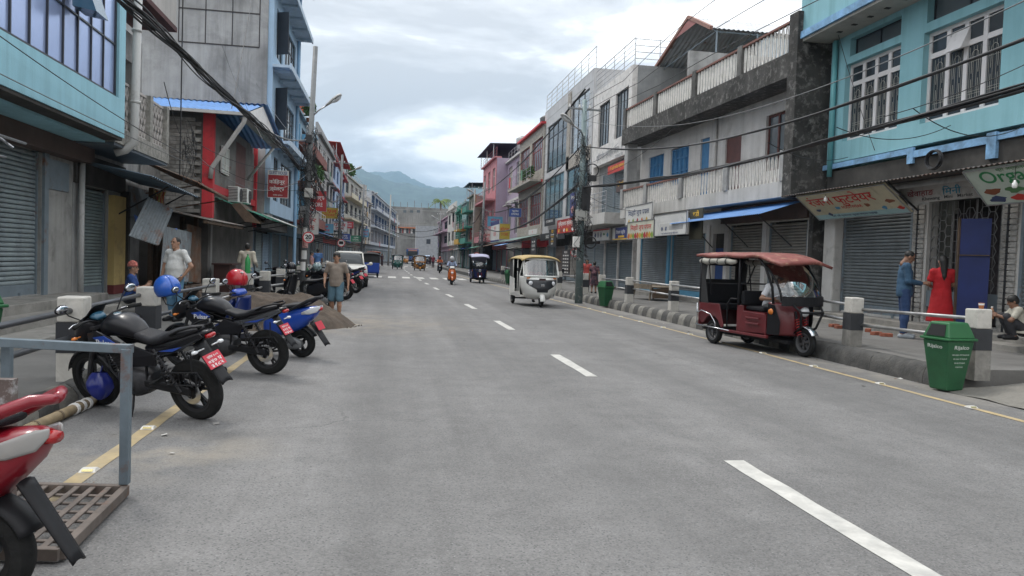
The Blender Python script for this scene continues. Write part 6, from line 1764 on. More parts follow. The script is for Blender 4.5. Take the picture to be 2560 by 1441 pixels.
 wheel(t,1.02,.205,.1,5,disc=False,tread=near)
 for s in (-1,1): wheel(t,-.95,.205,.1,5,y=s * .54,disc=False,tread=near)
 b = MB(); b.bar((-.95,-.5,.205),(-.95,.5,.205),.05,.05); b.build('rear_axle',BPL,t)
 for s in (-1,1):
  b = MB(); b.tube([(.80,s * .60,1.22),(.86,s * .74,1.24)],.01,6); b.ball((.86,s * .77,1.24),(.025,.05,.075),10,8); b.build('mirror',BPL,t,smooth=True)
 return t
def e_rickshaw(label,loc,heading,body,roof_m,near=False,name='electric_rickshaw',group='electric rickshaws',curtain=None):
 t = thing(name,label,'electric rickshaw',(loc[0],loc[1],0),heading,group)
 hub = mat('steel_hub',(.12,.12,.125),.5,metal=.5,var=.1,obj=True)
 wheel(t,1.15,.255,.11,6,disc=False,hubm=hub,tread=near)
 for s in (-1,1): wheel(t,-.95,.245,.11,6,y=s * .42,disc=False,hubm=hub,tread=near)
 # chassis
 b = MB(); b.box(-1.3,.62,-.46,.46,.27,.32); b.box(-1.2,.95,-.2,.2,.2,.27); b.build('chassis',BPL,t)
 b = MB(); b.tube([(-.95,-.4,.245),(-.95,.4,.245)],.04,8); b.build('rear_axle',BPL,t)
 # lower body: rear box, seat box under the driver, steps
 for s in (-1,1):
  b = MB(); b.prism([(-1.38,s * .50,.50),(-1.36,s * .50,.82),(-.72,s * .50,.82),(-.56,s * .50,.40),(-.62,s * .50,.34),(-.74,s * .50,.50),(-.86,s * .50,.565),(-1.08,s * .50,.55),(-1.22,s * .50,.42),(-1.3,s * .5,.40)],(0,-s * .03,0)); b.build('rear_side_panel',body,t,bevel=.01)
  b = MB(); b.prism([(-.14,s * .50,.34),(-.14,s * .50,.84),(.02,s * .5,.84),(.04,s * .50,.74),(.60,s * .46,.72),(.66,s * .44,.36)],(0,-s * .03,0))
  b.box(.12,.5,s * .495,s * .515,.60,.64); b.box(.12,.5,s * .49,s * .512,.5,.54)
  b.build('seat_box_panel',body,t,bevel=.01)
  b = MB(); b.box(-.62,.75,s * .47,s * .53,.29,.34); b.build('running_board',body,t,bevel=.008)
 b = MB(); b.box(-1.4,-1.36,-.5,.5,.36,.84); b.box(-.14,-.10,-.5,.5,.34,.84); b.box(.60,.64,-.45,.45,.34,.72); b.box(-.1,.6,-.45,.45,.70,.74); b.build('seat_box',body,t)
 b = MB(); b.box(-1.2,-.76,-.46,.46,.70,.82); b.box(-1.34,-1.22,-.46,.46,.82,1.22); b.box(-.02,.48,-.4,.4,.75,.84); b.box(-.12,-.04,-.44,.44,.84,1.12); b.build('seat',SEATM,t,bevel=.03)
 # front cowl with dash
 def co(u,v):
  s = 2 * v - 1; z = .36 + .58 * u
  return (.98 - .22 * s * s - .10 * u + .05 * math.sin(math.pi * u),s * (.34 + .09 * u),z)
 o = MB().grid(co,12,12).build('front_cowl',body,t,smooth=True); sd = o.modifiers.new('s','SOLIDIFY'); sd.thickness = .03
 for s in (-1,1):
  b = MB(); b.prism([(.66,s * .44,.36),(.70,s * .46,.92),(.84,s * .43,.90),(.92,s * .36,.60),(.88,s * .34,.36)],(0,s * .012,0)); b.build('cowl_side',BPL,t,bevel=.01)
  b = MB(); b.lathe([(0,s * .03),(.045,s * .028),(.055,0)],(.77,s * .455,.78),'y',14); b.build('indicator',ORL,t,smooth=True)
  # roof on posts
 def rf(u,v):
  s = 2 * v - 1; x = 1.12 - 2.58 * u
  return (x,s * .56,1.80 - .06 * abs(s) ** 3 - .16 * max(0,(.26 - u) / .26) ** 1.3 + .012 * math.sin(u * 19 + s * 4))
 o = MB().grid(rf,26,14).build('roof',roof_m,t,smooth=True); sd = o.modifiers.new('s','SOLIDIFY'); sd.thickness = .05
 b = MB()
 for s in (-1,1):
  b.tube([(-1.36,s * .49,.82),(-1.36,s * .49,1.74)],.02,8); b.tube([(-.12,s * .49,.84),(-.12,s * .49,1.76)],.024,8); b.tube([(-1.0,s * .49,1.0),(-1.12,s * .49,1.7)],.014,6)
  b.tube([(.80,s * .44,.92),(.78,s * .46,1.22),(.62,s * .5,1.58),(.45,s * .52,1.74)],.024,8)
  b.tube([(-.44,s * .5,.40),(-.44,s * .5,.84),(-.34,s * .5,.95),(-.14,s * .5,.95)],.016,8)
 b.tube([(-.12,-.49,1.25),(-.12,.49,1.25)],.016,6); b.tube([(-.12,-.3,1.25),(-.05,-.2,1.6)],.016,6); b.tube([(-.12,.3,1.25),(-.05,.2,1.6)],.016,6)
 b.build('post',BPL,t,smooth=True)
 # rear canvas with its clear window
 b = MB(); ops = [(-.36,.36,1.30,1.58)]
 for (y0,y1,z0,z1) in ((-.5,.5,.84,1.30),(-.5,-.36,1.3,1.58),(.36,.5,1.3,1.58),(-.5,.5,1.58,1.76)): b.box(-1.40,-1.385,y0,y1,z0,z1)
 for s in (-1,1): b.prism([(-1.38,s * .5,.82),(-1.08,s * .5,.82),(-1.2,s * .5,1.3),(-1.14,s * .5,1.75),(-1.38,s * .5,1.75)],(0,-s * .01,0))
 b.build('rear_canvas',CANV,t)
 for s in (-1,1):
  b = MB(); pts = [(-1.36 + k * .13,s * .535,1.665 + .012 * math.sin(k * 2.1)) for k in range(10)]; b.tube(pts,[.03] + [.058 + .008 * math.sin(k * 1.7) for k in range(8)] + [.035],10); b.build('rolled_curtain',curtain or mat('grey_cream_canvas',(.36,.35,.31),.85,var=.15,obj=True),t,smooth=True)
  b = MB()
  for k in (1,3,5,7): b.lathe([(.066,-.015),(.07,0),(.066,.015)],(-1.36 + k * .13,s * .535,1.665),'x',12)
  b.build('curtain_strap',BPL,t)
  # windscreen: bowed clear sheet
 def ws(u,v):
  s = 2 * v - 1; z = .98 + .66 * u
  return (1.16 - .06 * u - .42 * u * u - .14 * s * s,s * (.44 + .03 * u),z)
 MB().grid(ws,12,12).build('windscreen',CLEARW,t,smooth=True)
 b = MB()
 for s in (0,1): b.tube([ws(k / 10,s) for k in range(11)],.02,8)
 b.tube([ws(1,k / 10) for k in range(11)],.016,6); b.build('windscreen_frame',BPL,t,smooth=True)
 def pn(u,v):
  s = 2 * v - 1
  return (1.17 - .14 * s * s,s * .45,.90 + .17 * u)
 o = MB().grid(pn,2,12).build('front_panel',BPL,t); sd = o.modifiers.new('s','SOLIDIFY'); sd.thickness = .03
 # fork, springs, lamp, guard
 b = MB()
 for s in (-1,1): b.tube([(1.15,s * .09,.255),(.98,s * .09,.80)],.022,8)
 b.tube([(.98,0,.6),(.80,0,1.05)],.03,8); b.build('fork',BPL,t,smooth=True)
 for s in (-1,1):
  b = MB(); spring(b,(1.12,s * .09,.36),(1.02,s * .09,.66),.036,7,.009); b.build('spring',mat('spring_red',(.35,.02,.02),.4,obj=True),t)
 b = MB(); b.lathe([(0,.05),(.06,.045),(.085,.02),(.09,0),(.07,-.06),(0,-.08)],(1.12,0,.80),'x',20); b.build('headlight',LENS,t,smooth=True)
 fender(t,1.15,.255,.30,.075,.5,2.2,CHR,drop=.02)
 b = MB()
 for s in (-1,1): b.tube([(1.16,s * .30,.92),(1.30,s * .24,.80),(1.22,s * .17,.52),(1.02,s * .12,.42)],.022,8)
 b.tube([(1.30,-.24,.80),(1.33,0,.80),(1.30,.24,.80)],.02,8); b.build('crash_guard',BPL,t,smooth=True)
 b = MB(); b.tube([(.62,.32,1.03),(.74,.2,1.08),(.80,0,1.04),(.74,-.2,1.08),(.62,-.32,1.03)],.013,8); b.build('handlebar',CHR,t,smooth=True)
 # chrome side guard at the back
 for s in (-1,1):
  b = MB(); b.tube([(-1.42,s * .52,.60),(-1.2,s * .56,.66),(-.9,s * .56,.60),(-.76,s * .55,.45),(-.74,s * .54,.36)],.012,8); b.tube([(-1.42,s * .54,.36),(-.3,s * .55,.33)],.012,8); b.tube([(-1.42,s * .52,.36),(-1.42,s * .52,.80)],.012,8); b.build('side_guard',CHR,t,smooth=True)
 b = MB(); b.box(-1.43,-1.40,-.48,-.36,.5,.62); b.box(-1.43,-1.40,.36,.48,.5,.62); b.build('tail_lamp',RDL,t)
 return t
 # ---- red electric rickshaw in the right lane
fw,rn = G(2010,893),G(1777,851)
hd = math.atan2(-2.05,.42)
ax = Vector((math.cos(hd),math.sin(hd),0)); lf = Vector((-math.sin(hd),math.cos(hd),0))
cen = fw - ax * 1.15
MAROON = mat('maroon_body',(.115,.012,.016),.4,var=.2,vs=3,grime=.25,gs=5,gcol=(.05,.03,.03),obj=True,coat=.25)
WORN = mat('worn_red_roof',(.22,.065,.055),.7,var=.3,vs=4,wear=.35,wcol=(.34,.19,.13),grime=.3,gs=4,obj=True)
erick = e_rickshaw('weathered maroon electric rickshaw with open sides driving along the right kerb',cen,hd,MAROON,WORN,near=True)
text_part(erick,'C',(1.188,.0,.965),(0,1,0),(0,0,1),.06,.06,TXW)
q = MB().box(1.165,1.175,-.0,.0,.9,1.0)
o = MB(); o.hexa([(1.10,.26,.99),(1.10,.42,.99),(1.115,.42,.99),(1.115,.26,.99),(1.06,.26,1.09),(1.06,.42,1.09),(1.075,.42,1.09),(1.075,.26,1.09)]); st = o.build('sticker',BLACK,erick)
# ---- white auto rickshaw
fw,rl = G(1352,769),G(1280,757)
hd = R_(-87)
ax = Vector((math.cos(hd),math.sin(hd),0))
cen2 = fw - ax * 1.02
autow = auto_rickshaw('white auto rickshaw with black face and tan canvas roof in mid street',cen2,hd,WHP,near=True)
# ---- farther ones
p = G(1199,709); erick2 = e_rickshaw('dark blue electric rickshaw with white edged roof coming behind the orange scooter',p - Vector((math.cos(R_(-92)),math.sin(R_(-92)),0)) * 1.15,R_(-92),mat('navy_body',(.015,.02,.10),.4,obj=True,var=.1),mat('lilac_roof',(.33,.33,.45),.6,obj=True,var=.15),curtain=mat('navy_canvas',(.02,.025,.08),.8,obj=True))
p = G(993,674); auto_rickshaw('dark green auto rickshaw far along the left lane',p + Vector((0,1.0,0)),R_(-90),paint('paint_green',(.01,.09,.07)),mat('dark_roof',(.03,.035,.04),.7,obj=True),mask=False)
p = G(1050,678); auto_rickshaw('orange auto rickshaw far along the middle of the street',p + Vector((0,1.0,0)),R_(-90),paint('paint_amber',(.42,.17,.02)),mat('dark_roof'),mask=True)
p = G(925,694); auto_rickshaw('blue auto rickshaw with black hood parked behind the white car',p + Vector((-.2,.9,0)),R_(100),BLU,CANV,mask=False,group='auto rickshaws on the road')
p = G(1070,664); e_rickshaw('pale roofed electric rickshaw beside the orange auto rickshaw',p + Vector((0,1.2,0)),R_(-90),mat('steel_blue_body',(.06,.09,.16),.5,obj=True),mat('pale_blue_roof',(.35,.45,.6),.6,obj=True))
p = G(944,684); e_rickshaw('red electric rickshaw parked at the left kerb behind the blue auto',p + Vector((-.4,1,0)),R_(92),mat('red_body',(.3,.03,.02),.5,obj=True),mat('red_orange_roof',(.4,.1,.05),.6,obj=True))
p = G(1013,660); auto_rickshaw('small orange auto rickshaw far ahead beside the bus',p + Vector((0,1,0)),R_(-90),paint('paint_amber'),mat('dark_roof'),mask=False)
# ---- white car parked at the left kerb (faces the camera)
def car(label,loc,heading,body):
 t = thing('parked_car',label,'car',(loc[0],loc[1],0),heading)
 st = [(-1.95,.70,.26,.74),(-1.85,.72,.36,.84),(-1.4,.74,.40,.88),(0,.72,.42,.89),(.9,.70,.40,.89),(1.5,.66,.34,.87),(1.9,.60,.26,.80),(1.97,.58,.18,.70)]
 MB().hull(st,22,4.5).build('body',body,t,smooth=True)
 cab = MB().hull([(-1.75,1.05,.08,.70),(-1.55,1.25,.30,.72),(-1.0,1.36,.30,.70),(0,1.38,.30,.69),(.25,1.33,.27,.69),(.95,1.05,.06,.70)],18,3.6).build('cabin',DGL,t,smooth=True)
 b = MB().hull([(-1.5,1.62,.035,.62),(-.9,1.665,.035,.64),(0,1.66,.035,.63),(.22,1.60,.03,.60)],14,4); b.build('roof',body,t,smooth=True)
 b = MB()
 for s in (-1,1): b.tube([(.98,s * .70,1.02),(.25,s * .63,1.60)],.035,8); b.tube([(-.5,s * .72,1.05),(-.5,s * .64,1.62)],.04,8); b.tube([(-1.5,s * .66,1.62),(.2,s * .62,1.64)],.03,8); b.tube([(-1.45,s * .52,1.70),(.1,s * .52,1.70)],.016,6)
 b.build('pillar',body,t,smooth=True)
 b = MB(); b.box(1.93,1.985,-.5,.5,.62,.82); b.build('grille',BPL,t,bevel=.02)
 for k in range(5):
  b = MB(); b.box(1.985,1.995,-.42 + k * .19,-.30 + k * .19,.65,.79); b.build('grille_slot',CHR,t)
 for s in (-1,1):
  b = MB(); b.box(1.80,1.96,s * .52,s * .84,.68,.84); b.build('headlight',LENS,t,bevel=.03)
  b = MB(); b.lathe([(0,.03),(.06,.028),(.07,0)],(1.93,s * .62,.48),'x',14); b.build('fog_lamp',LENS,t,smooth=True)
  b = MB(); b.bar((.75,s * .84,1.08),(.72,s * 1.0,1.10),.06,.05); b.ball((.72,s * 1.03,1.12),(.07,.10,.08),10,8); b.build('mirror',body,t,smooth=True)
  b = MB(); b.prism([(1.2,s * .88,.98),(-1.4,s * .88,1.02),(-1.4,s * .895,.95),(1.2,s * .895,.92)],(0,s * .004,0)); b.build('belt_line',BPL,t)
  for x in (1.25,-1.25): wheel(t,x,.33,.2,5,y=s * .80,disc=False,tread=False,hubm=CHR)
 b = MB(); b.box(1.95,2.0,-.75,.75,.34,.50); b.build('bumper',BPL,t,bevel=.03)
 return t
p = G(868,719)
car('white sport utility car parked nose to camera behind the man in grey shirt',(p.x - .05,p.y + 2.0),R_(-87),paint('paint_pearl',(.62,.60,.54)))
# ---- blue bus far ahead
p = PY(1031,657,158)
t = thing('bus','blue bus with white roof band far ahead on the street','bus',(p.x,158,0),R_(-90))
BB = mat('bus_blue',(.03,.10,.28),.4,var=.1,obj=True)
b = MB(); b.box(-9,0,-1.2,1.2,.45,3.05); b.build('body',BB,t,bevel=.12)
b = MB(); b.box(-8.8,-.1,-1.15,1.15,3.05,3.2); b.build('roof_rack',mat('bus_roof',(.35,.17,.15),.6,obj=True),t,bevel=.05)
b = MB(); b.box(-.02,.03,-1.05,1.05,1.55,2.6); b.build('windscreen',DGL,t,bevel=.02)
b = MB(); b.box(-.02,.05,-.9,.9,2.65,2.95); b.build('route_board',mat('route_orange',(.42,.2,.15),.6,obj=True),t)
b = MB(); b.box(-.05,.08,-1.2,1.2,.5,.8); b.build('bumper',BPL,t)
for s in (-1,1):
 b = MB(); b.lathe([(0,.03),(.12,.02),(.13,0)],(.02,s * .9,1.05),'x',12); b.build('headlight',LENS,t,smooth=True)
 for x in (-1.6,-6.8): wheel(t,x,.46,.28,5,y=s * 1.0,disc=False,tread=False)
 b = MB()
 for k in range(7): b.box(-1.9 - k * 1.05,-1.0 - k * 1.05,s * 1.2,s * 1.215,1.6,2.5)
 b.build('side_window',DGL,t)
 # ================================================================== PEOPLE (each body one continuous skin, clothes and hair on it)
def _seg(P,a,b):
 a,b = np.array(a,float),np.array(b,float); d = b - a
 t = np.clip(((P - a) @ d) / max(d @ d,1e-9),0,1)
 return t,P - (a + t[...,None] * d)
def _eval(P,prims,k0=.03):
 F = None
 for pr in prims:
  kind = pr[0]; k = k0
  if kind == 'c':
   t,q = _seg(P,pr[1],pr[2]); D = np.sqrt((q * q).sum(-1)) - (pr[3] + (pr[4] - pr[3]) * t)
   if len(pr) > 5: k = pr[5]
  elif kind == 't':
   t,q = _seg(P,pr[1],pr[2]); w = pr[3][0] + (pr[4][0] - pr[3][0]) * t; dp = pr[3][1] + (pr[4][1] - pr[3][1]) * t
   Lv = np.array(pr[5],float); Lv /= np.linalg.norm(Lv)
   la = q @ Lv; re = np.sqrt(np.maximum((q * q).sum(-1) - la * la,0))
   D = (np.sqrt((la / w) ** 2 + (re / dp) ** 2) - 1) * np.minimum(w,dp)
  elif kind == 'e':
   r = np.array(pr[2],float); q = P - np.array(pr[1],float)
   k1 = np.sqrt(((q / r) ** 2).sum(-1)); k2 = np.sqrt(((q / (r * r)) ** 2).sum(-1)); D = k1 * (k1 - 1) / np.maximum(k2,1e-9)
   if len(pr) > 3: k = pr[3]
  elif kind == '-e':
   r = np.array(pr[2],float); q = P - np.array(pr[1],float)
   k1 = np.sqrt(((q / r) ** 2).sum(-1)); k2 = np.sqrt(((q / (r * r)) ** 2).sum(-1)); D = k1 * (k1 - 1) / np.maximum(k2,1e-9)
   F = np.maximum(F,-D); continue
  elif kind == 'cut':
   F = np.maximum(F,(P - np.array(pr[1],float)) @ np.array(pr[2],float)); continue
  if F is None: F = D
  else:
   h = np.clip(.5 + .5 * (F - D) / k,0,1); F = F + (D - F) * h - k * h * (1 - h)
 return F
def sdf_mesh(prims,h,k=.03):
 lo,hi = np.full(3,1e9),np.full(3,-1e9)
 for pr in prims:
  if pr[0] in ('c','t'):
   r = max(pr[3],pr[4]) if pr[0] == 'c' else max(*pr[3],*pr[4])
   for p in pr[1:3]: lo = np.minimum(lo,np.array(p) - r); hi = np.maximum(hi,np.array(p) + r)
  elif pr[0] == 'e': lo = np.minimum(lo,np.array(pr[1]) - np.array(pr[2])); hi = np.maximum(hi,np.array(pr[1]) + np.array(pr[2]))
 lo -= 2.5 * h; hi += 2.5 * h
 n = np.ceil((hi - lo) / h).astype(int) + 1
 ax = [lo[i] + h * np.arange(n[i]) for i in range(3)]
 P = np.stack(np.meshgrid(*ax,indexing='ij'),-1)
 F = _eval(P,prims,k)
 S = F < 0
 cs = [S[i:n[0] - 1 + i,j:n[1] - 1 + j,l:n[2] - 1 + l] for i in (0,1) for j in (0,1) for l in (0,1)]
 mixed = np.any(cs,0) & ~np.all(cs,0)
 idx = np.full(mixed.shape,-1); cells_ = np.argwhere(mixed); idx[mixed] = np.arange(len(cells_))
 acc = np.zeros((len(cells_),3)); cnt = np.zeros(len(cells_))
 for a in range(3):
  for u in (0,1):
   for v in (0,1):
    o0 = np.zeros(3,int); o0[(a + 1) % 3] = u; o0[(a + 2) % 3] = v
    o1 = o0.copy(); o1[a] = 1
    f0 = F[tuple((cells_ + o0).T)]; f1 = F[tuple((cells_ + o1).T)]
    m = (f0 < 0) != (f1 < 0)
    t = np.where(m,f0 / np.where(m,f0 - f1,1),0)
    p = o0[None] + t[:,None] * (o1 - o0)[None]
    acc += p * m[:,None]; cnt += m
 V = lo + h * (cells_ + acc / cnt[:,None])
 faces = []
 for a in range(3):
  b,c = (a + 1) % 3,(a + 2) % 3
  s0 = [slice(None)] * 3; s1 = [slice(None)] * 3; s0[a] = slice(0,-1); s1[a] = slice(1,None)
  A,B = S[tuple(s0)],S[tuple(s1)]
  e = np.argwhere(A != B)
  e = e[(e[:,b] > 0) & (e[:,c] > 0) & (e[:,b] < n[b] - 1) & (e[:,c] < n[c] - 1)]
  if not len(e): continue
  db = np.zeros(3,int); db[b] = 1; dc = np.zeros(3,int); dc[c] = 1
  q = np.stack([idx[tuple((e - db - dc).T)],idx[tuple((e - dc).T)],idx[tuple(e.T)],idx[tuple((e - db).T)]],1)
  fl = A[tuple(e.T)]
  q[~fl] = q[~fl][:,::-1]
  faces.append(q)
 Fc = np.concatenate(faces); Fc = Fc[(Fc >= 0).all(1)]
 return V,Fc
def folds(V,s,a=.009):
 out_ = V.copy()
 for i,v in enumerate(V):
  n_ = noise.noise((v[0] * 11 / s,v[1] * 11 / s,v[2] * 5 / s)) + .6 * noise.noise((v[0] * 22 / s + 5,v[1] * 22 / s,v[2] * 13 / s))
  r = math.hypot(v[0],v[1]) + .05
  out_[i] += np.array([v[0] / r,v[1] / r,0]) * a * n_
 return out_
def np_mesh(name,parts,mats,parent):
 if name in ('shirt','dress','trousers','shorts'): parts = [(folds(V,1.),F_,m) for V,F_,m in parts]
 """parts: list of (verts, faces, material index)"""
 vs,fs,mi,o = [],[],[],0
 for V,Fc,m in parts:
  vs.append(V); fs += (Fc + o).tolist(); mi += [m] * len(Fc); o += len(V)
 me = bpy.data.meshes.new(name)
 me.from_pydata(np.concatenate(vs).tolist(),[],fs)
 for q in mats: me.materials.append(q)
 me.polygons.foreach_set('material_index',mi); me.polygons.foreach_set('use_smooth',[True] * len(fs)); me.update()
 return link(name,me,parent)
 # canonical head (faces +Y, origin at its centre) and hand (fingers along -Z, thumb towards +Y)
HEAD = sdf_mesh([('e',(0,-.012,.03),(.074,.093,.090)),('e',(0,.02,-.045),(.057,.070,.072)),('c',(0,.083,.018),(0,.104,-.020),.009,.014,.012),('e',(.077,-.005,-.008),(.012,.022,.033),.008),('e',(-.077,-.005,-.008),(.012,.022,.033),.008),
 ('c',(-.04,.078,.032),(.04,.078,.032),.011,.011,.015),('e',(0,.086,-.056),(.026,.012,.009),.006),('e',(0,.074,-.098),(.026,.02,.02),.02),('c',(0,-.02,-.08),(0,-.03,-.17),.055,.058),('-e',(.033,.098,.012),(.016,.014,.010)),('-e',(-.033,.098,.012),(.016,.014,.010))],.0075,.028)
_hp = [('e',(0,0,-.045),(.017,.041,.050))]
for _i,_y in enumerate((-.031,-.011,.010,.031)):
 _l = (.052,.068,.074,.066)[_i]
 _hp += [('c',(0,_y,-.082),(.006,_y * 1.08,-.082 - _l * .55),.0095,.0085,.005),('c',(.006,_y * 1.08,-.082 - _l * .55),(.022,_y * 1.05,-.082 - _l),.0085,.007,.005)]
_hp += [('c',(0,.030,-.025),(.006,.058,-.058),.013,.011,.008),('c',(.006,.058,-.058),(.014,.060,-.090),.011,.008,.005)]
HAND = sdf_mesh(_hp,.0065,.014)
SKIN = mat('skin_brown',(.36,.20,.13),.55,var=.08,obj=True); SKIN2 = mat('skin_dark_brown',(.23,.12,.075),.55,var=.08,obj=True)
HAIR = mat('hair_black',(.012,.011,.010),.6,var=.2,vs=30,obj=True)
EYE = mat('eye_dark',(.02,.012,.01),.3,var=0,obj=True)
def cloth(key,c=None,**k): return mat(key,c,.85,var=k.pop('var',.12),vs=k.pop('vs',5),obj=True,bump=.55,bs=13,**k) if c else mat(key)
def J(**k):
 d = dict(pel=(0,0,.95),wst=(0,0,1.08),ch=(0,0,1.27),nk=(0,-.012,1.44),hd=(0,.012,1.585),hrz=0.,hrx=0.,
  shL=(-.185,-.01,1.39),shR=(.185,-.01,1.39),elL=(-.235,-.03,1.11),elR=(.235,-.03,1.11),wrL=(-.25,.05,.87),wrR=(.25,.05,.87),
  hipL=(-.092,0,.92),hipR=(.092,0,.92),knL=(-.10,.02,.49),knR=(.10,.02,.49),anL=(-.10,-.02,.085),anR=(.10,-.02,.085),toL=(-.125,.15,.035),toR=(.125,.15,.035))
 d.update(k); return d
def person(label,loc,rz,H,j,skin=SKIN,top=None,legs=None,shoes=None,sleeve='short',bottoms='trousers',hair='short',belly=0.,res=.017,hem=None,group=None,cap=None,over=None,female=False,hairm=None,hands=True,name='person'):
 s = H / 1.70
 t = thing(name,label,'person',tuple(loc),rz,group)
 Jv = {k: (np.array(v,float) * s if isinstance(v,tuple) else v) for k,v in j.items()}
 S = lambda x: x * s
 lat = Jv['shR'] - Jv['shL']; lat /= np.linalg.norm(lat)
 latp = Jv['hipR'] - Jv['hipL']; latp /= np.linalg.norm(latp)
 fwd = np.cross(np.array([0,0,1.]),lat); fwd /= max(np.linalg.norm(fwd),1e-6)
 def torso(g,b=0.):
  r = [('t',Jv['pel'],Jv['wst'],(S(.160) + g,S(.112) + g),(S(.140 + b * .5) + g,S(.100 + b) + g),latp),('t',Jv['wst'],Jv['ch'],(S(.140 + b * .5) + g,S(.100 + b) + g),(S(.160) + g,S(.112) + g),lat),
   ('t',Jv['ch'],Jv['nk'] - np.array([0,0,S(.02)]),(S(.155) + g,S(.108) + g),(S(.075) + g,S(.062) + g),lat)]
  for q in 'LR': r.append(('c',(Jv['ch'] + Jv['sh' + q]) / 2 + np.array([0,0,S(.03)]),Jv['sh' + q],S(.075) + g,S(.058) + g))
  return r
 def arm(q,g,f=2.):
  a,e_,w = Jv['sh' + q],Jv['el' + q],Jv['wr' + q]
  if f <= 1: return [('c',a,a + (e_ - a) * f,S(.052) + g,S(.045) + g * 1.3)]
  return [('c',a,e_,S(.052) + g,S(.041) + g),('c',e_,e_ + (w - e_) * (f - 1),S(.041) + g,S(.041 - .014 * (f - 1)) + g)]
 def leg(q,g,f=2.):
  a,k_,n_ = Jv['hip' + q],Jv['kn' + q],Jv['an' + q]
  if f <= 1: return [('c',a,a + (k_ - a) * f,S(.086) + g,S(.080 - .022 * f) + g * 1.5)]
  r = [('c',a,k_,S(.086) + g,S(.057) + g)]
  m = k_ + (n_ - k_) * .3
  r += [('c',k_,m,S(.055) + g,S(.056) + g),('c',m,k_ + (n_ - k_) * (f - 1),S(.056) + g,S(.036) + g)]
  return r
 pr = torso(0,belly) + [('c',Jv['nk'] - np.array([0,0,S(.03)]),Jv['hd'] - np.array([0,0,S(.07)]),S(.056),S(.052))]
 for q in 'LR':
  pr += arm(q,0) + leg(q,0)
  pr += [('c',Jv['an' + q],Jv['to' + q],S(.038),S(.03)),('c',Jv['an' + q],Jv['an' + q] * .75 + (Jv['an' + q] - (Jv['to' + q] - Jv['an' + q]) * .25) * .25 - np.array([0,0,S(.03)]),S(.034),S(.032))]
 parts = [(*sdf_mesh(pr,res,S(.03)),0)]
 Rh = np.array(Matrix.Rotation(j['hrz'],3,'Z') @ Matrix.Rotation(j['hrx'],3,'X'))
 hv = HEAD[0] @ Rh.T * s + Jv['hd']
 parts.append((hv,HEAD[1],0))
 eb = MB()
 for sx in (-1,1):
  eb.ball((sx * .033,.083,.012),(.013,.008,.007),8,6); eb.bar((sx * .016,.090,.034),(sx * .050,.080,.036),.008,.008)
 ev = np.array(eb.v) @ Rh.T * s + Jv['hd']
 me_f = [f_ for f_ in eb.f]
 quads = np.array([list(f_) + [f_[-1]] * (4 - len(f_)) for f_ in me_f if len(f_) <= 4])
 parts.append((ev,quads[:,:4],1))
 if hands:
  for q,sg in (('L',-1),('R',1)):
   d = Jv['wr' + q] - Jv['el' + q]; d /= np.linalg.norm(d)
   tgt = j.get('hand' + q)
   if tgt is not None: d = np.array(tgt,float); d /= np.linalg.norm(d)
   up = fwd - d * (fwd @ d)
   if np.linalg.norm(up) < .2: up = np.array([0,0,1.]) - d * d[2]
   up /= np.linalg.norm(up)
   x_ = np.cross(up,-d)
   M3 = np.stack([x_ * (-sg),up,-d],1)
   hv = HAND[0] @ M3.T * s + Jv['wr' + q]
   Fh = HAND[1] if sg < 0 else HAND[1][:,::-1]
   parts.append((hv,Fh if np.linalg.det(M3) > 0 else Fh[:,::-1],0))
 np_mesh('body',parts,[skin,EYE],t)
 g = S(.017)
 if top:
  tp_ = torso(g,belly)
  f = {'short': .62,'long': 1.95,'none': .12}[sleeve]
  for q in 'LR':
   a = arm(q,g if sleeve == 'long' else g * .75,f); tp_ += a
  hz_ = S(hem if hem is not None else .86)
  if hem is not None and hem < .8:
   pl = Jv['pel']; fl = S(.05 + (.86 - hem) * .10)
   tp_.append(('t',pl,pl * np.array([1,1,0]) + np.array([0,0,hz_ - S(.03)]),(S(.165) + g,S(.122) + g),(S(.17) + fl,S(.13) + fl),latp))
  else:
   pl = Jv['pel']; tp_.append(('t',pl,pl - np.array([0,0,S(.08)]),(S(.168) + g,S(.122 + belly * .6) + g),(S(.172) + g,S(.124 + belly * .4) + g),latp))
  tp_.append(('cut',(0,0,hz_),(0,0,-1.)))
  tp_.append(('-e',tuple(Jv['nk'] + np.array([0,0,S(.055)]) + fwd * S(.035)),(S(.075),S(.085),S(.085))))
  np_mesh({'none': 'dress'}.get(sleeve,'dress' if (hem or 1) < .8 else 'shirt'),[(*sdf_mesh(tp_,res,S(.025)),0)],[top],t)
 if legs:
  f = {'trousers': 1.93,'shorts': .88,'leggings': 1.9}[bottoms]
  gl = {'trousers': g * 1.1,'shorts': g * 1.5,'leggings': g * .6}[bottoms]
  lp = [('t',Jv['pel'] - np.array([0,0,S(.03)]),Jv['wst'] - (Jv['wst'] - Jv['pel']) * .3,(S(.163) + gl * .7,S(.116) + gl * .7),(S(.15) + gl * .5,S(.108 + belly * .6) + gl * .5),latp)]
  for q in 'LR': lp += leg(q,gl,f)
  lv = sdf_mesh(lp,res,S(.02)); np_mesh('trousers' if bottoms != 'shorts' else 'shorts',[(*lv,0)],[legs],t)
 if shoes:
  for q in 'LR':
   a,o_ = Jv['an' + q],Jv['to' + q]; hl = a - (o_ - a) * .22; hl[2] = min(o_[2],a[2]) + S(.005)
   np_mesh('shoe',[(*sdf_mesh([('c',hl,o_,S(.046),S(.043)),('c',a - np.array([0,0,S(.02)]),(a + o_) / 2,S(.048),S(.042))],min(res,.014),S(.02)),0)],[shoes],t)
